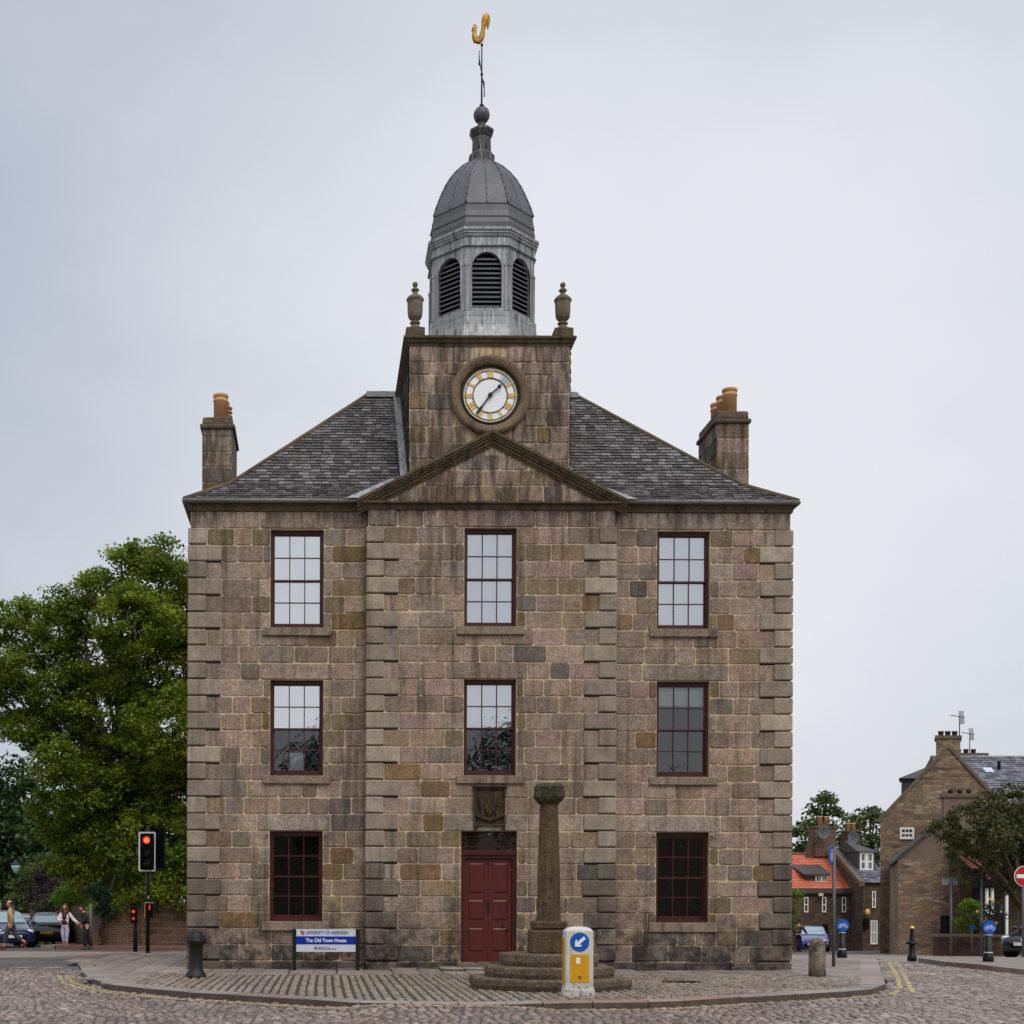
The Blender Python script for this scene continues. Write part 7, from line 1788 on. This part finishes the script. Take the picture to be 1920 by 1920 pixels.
def person(label, loc, rz, H_, legs, arms, top, bottom, shoes, hair, hairstyle='short', lean=0, bot_len=1.0, sleeve=1.0, sex='m', head_turn=0, extra=None):
    """local frame: faces +X, left is +Y; legs/arms: [(knee),(ankle)] and [(elbow),(wrist)] for left then right, in metres for a 1.75 m figure"""
    t = thing('person', label, 'person', (0, 0, 0)); sh = .19 if sex == 'm' else .165; hp = .10
    tilt = Matrix.Translation((0, 0, .95)) @ Matrix.Rotation(lean, 4, 'Y') @ Matrix.Translation((0, 0, -.95))
    P = {'pel': Vector((0, 0, .95)), 'bel': tilt @ Vector((.01, 0, 1.08)), 'che': tilt @ Vector((.0, 0, 1.30)), 'nk': tilt @ Vector((0, 0, 1.46)), 'nk2': tilt @ Vector((.01, 0, 1.54)), 'hd': tilt @ Vector((.025, 0, 1.65))}
    V = [P['pel'], P['bel'], P['che'], P['nk'], P['nk2']]; R_ = [(.11, .09), (.10, .09), (.12, .10), (.060, .058), (.054, .054)]; E = [(0, 1), (1, 2), (2, 3), (3, 4)]
    TV, TR, TE = list(V[:4]), [(.175, .145), (.175, .145), (.205, .155), (.09, .085)], [(0, 1), (1, 2), (2, 3)]
    BV, BR_, BE = [P['pel']+Vector((0, 0, .04)), P['pel']], [(.165, .135), (.175, .14)], [(0, 1)]
    fing = MB(); shoe = MB()
    for si, s in ((0, 1), (1, -1)):
        kn, an = Vector(legs[si][0]), Vector(legs[si][1]); hip = Vector((0, s*hp, .90))
        k0 = len(V); toe = an+Vector((.10, 0, -.04)); V += [hip, kn, an]; R_ += [.08, .055, .042]; E += [(0, k0), (k0, k0+1), (k0+1, k0+2)]
        k0 = len(BV); e_ = kn.lerp(an, bot_len); BV += [hip, kn, e_]; BR_ += [.12, .09 if sex == 'm' else .072, .075 if sex == 'm' else .062]; BE += [(1, k0), (k0, k0+1), (k0+1, k0+2)]
        fwd = Vector((1, 0, legs[si][2] if len(legs[si]) > 2 else 0)).normalized(); st = len(shoe.v); shoe.ball((0, 0, 0), .5, 12, sc=(.28, .098, .1)); M_ = Matrix.Translation(an+fwd*.05+Vector((0, 0, -.045))) @ fwd.to_track_quat('X', 'Z').to_matrix().to_4x4(); shoe.xform(M_, st)
        shp = tilt @ Vector((0, s*sh, 1.40)); el, wr = Vector(arms[si][0]), Vector(arms[si][1]); hand = wr+(wr-el).normalized()*.075
        k0 = len(V); V += [shp, el, wr, hand]; R_ += [.052, .042, .028, (.036, .018)]; E += [(2, k0), (k0, k0+1), (k0+1, k0+2), (k0+2, k0+3)]
        k0 = len(TV); TV += [shp, el, el.lerp(wr, .92)]; TR += [.085, .068, .055]; TE += [(2, k0), (k0, k0+1), (k0+1, k0+2)]
        d = (wr-el).normalized(); sd_ = Vector((1, 0, 0)) if abs(d.x) < .7 else Vector((0, 0, 1)); sd_ = (sd_-d*sd_.dot(d)).normalized(); cu = d.cross(sd_)*s*-1
        for i, (o_, L) in enumerate(((-.028, .06), (-.010, .075), (.010, .07), (.028, .055))):
            a = hand+sd_*o_; b = a+d*L*.55; fing.tube(a-d*.02, b, .009, .0085, 6); fing.tube(b, b+(d*.8+cu*.5).normalized()*L*.5, .0085, .006, 6)
        a = wr+sd_*.03+d*.02; fing.tube(a, a+(sd_*.7+d*.7).normalized()*.05, .011, .008, 6)
    body = skin_obj(V, E, R_, M['skin'], 'body', t)
    # head, nose, ears and fingers joined into the body mesh
    hd = P['hd']; fing.ball(hd, .115, 20, sc=(.85, .68, 1.0)); fing.ball(hd+Vector((.03, 0, -.06)), .075, 14, sc=(.85, .78, .8)); fing.ball(hd+Vector((.102, 0, -.015)), .018, 8, sc=(1, .7, 1.4))
    for s in (-1, 1): fing.ball(hd+Vector((0, s*.078, -.01)), .022, 8, sc=(.7, .4, 1.2))
    fo = fing.build('h', M['skin'], t); ctx = bpy.context.copy()
    bm = bmesh.new(); bm.from_mesh(body.data); bm.from_mesh(fo.data); bm.to_mesh(body.data); bm.free(); bpy.data.objects.remove(fo)
    for p in body.data.polygons: p.use_smooth = True
    fa = MB()
    for s in (-1, 1): fa.ball(hd+Vector((.088, s*.032, .0)), .009, 6)
    fa.box(hd.x+.094, hd.x+.10, hd.y-.022, hd.y+.022, hd.z-.062, hd.z-.056); fa.build('face', M['black'], t)
    skin_obj(TV, TE, TR, top, 'jacket' if sex == 'm' else 'cardigan', t); skin_obj(BV, BE, BR_, bottom, 'trousers', t); shoe.build('shoe', shoes, t)
    hm = MB(); hm.ball(hd+Vector((-.018, 0, .028)), .118, 20, sc=(.86, .72, .92))
    if hairstyle == 'long':
        for i in range(16):
            an = math.radians(70+220*i/15); c0 = hd+Vector((.075*math.cos(an), .075*math.sin(an), .0)); hm.path([c0+Vector((0, 0, .05)), c0+Vector((.03*math.cos(an), .03*math.sin(an), -.10)), c0+Vector((.04*math.cos(an), .045*math.sin(an), -.22)), c0+Vector((.02*math.cos(an), .03*math.sin(an), -.30))], .034, 7)
    if hairstyle == 'cap': hm.ball(hd+Vector((.07, 0, .05)), .08, 12, sc=(1, .9, .25))
    if hairstyle == 'bald': hm = MB(); hm.ball(hd+Vector((-.022, 0, .0)), .114, 18, sc=(.80, .72, .62))
    hm.build('hair', hair, t)
    if extra: extra(t, P, arms)
    t.location = loc; t.rotation_euler = (0, 0, rz); t.scale = (H_/1.75,)*3; return t
C_ = lambda n, c, **k: simple(n, c, .85, 0, .12, 9, **k)
brown = C_('brown hair', (96, 62, 40)); dark = C_('dark hair', (34, 24, 20))
def redbag(t, P, arms):
    b = MB(); w = Vector(arms[1][1]); b.ball((w.x+.03, w.y, w.z-.12), .07, 10, sc=(.9, .6, 1.1)); b.build('red_glove', C_('red item', (176, 20, 30)), t)
x = W(21, 1777, 50)[0]; person('balding man in tan sweater and rolled grey trousers striding left past the cars', (x, 50, road_z(x, 50)-.02), math.pi-.1, 1.74,
    [((.16, .09, .52), (.24, .09, .09)), ((-.12, -.09, .50), (-.50, -.09, .26), -.9)], [((-.10, .25, 1.16), (-.08, .24, .92)), ((.05, -.24, 1.14), (.18, -.20, .92))], C_('tan sweater', (168, 140, 92)), C_('grey trousers', (62, 60, 60)), C_('red shoes', (120, 18, 34)), dark, 'bald', .06, .72, extra=redbag)
def scarf(t, P, arms):
    b = MB(); c = P['che']; b.ball(c+Vector((.06, 0, -.02)), .16, 14, sc=(.62, .72, 1.25)); b.ball(c+Vector((.045, 0, -.24)), .15, 14, sc=(.7, .86, .9)); b.build('scarf', C_('plum scarf', (70, 36, 52)), t)
x = W(122, 1775, 52)[0]; person('woman with long brown hair in white cardigan, plum scarf and pale cropped trousers', (x, 52, road_z(x, 52)-.02), STH-.15, 1.64,
    [((.06, .09, .50), (.02, .08, .09)), ((.02, -.08, .50), (-.10, -.04, .09))], [((-.02, .34, 1.16), (.06, .56, 1.02)), ((.03, -.26, 1.14), (.22, -.08, 1.12))], C_('white cardigan', (222, 218, 220)), C_('pale trousers', (176, 172, 196)), C_('tan shoes', (150, 92, 66)), brown, 'long', 0, .62, sex='f', extra=scarf)
x = W(163, 1775, 50.2)[0]; person('person in black jacket and dark trousers leaning forward by the wall', (x, 50.2, road_z(x, 50.2)-.02), math.pi+.35, 1.62,
    [((.10, .09, .50), (.08, .09, .09)), ((-.04, -.09, .50), (-.22, -.09, .10))], [((.10, .26, 1.16), (.32, .20, 1.04)), ((.02, -.28, 1.14), (.14, -.26, .94))], C_('black jacket', (24, 30, 34)), C_('dark trousers', (18, 20, 28)), C_('teal shoes', (40, 66, 70)), dark, 'cap', .26, .95)
x = W(1497, 1775, 74)[0]; person('person in dark purple top leaning on the bright blue car', (x, 74, road_z(x, 74)-.02), NTH-.5, 1.74,
    [((.03, .09, .50), (0, .09, .09)), ((.02, -.09, .50), (.02, -.09, .09))], [((.20, .22, 1.18), (.42, .16, 1.02)), ((.14, -.28, 1.14), (.40, -.36, .98))], C_('purple top', (44, 34, 60)), C_('navy trousers', (20, 24, 46)), M['black_gloss'], dark, 'short', .16, .95)
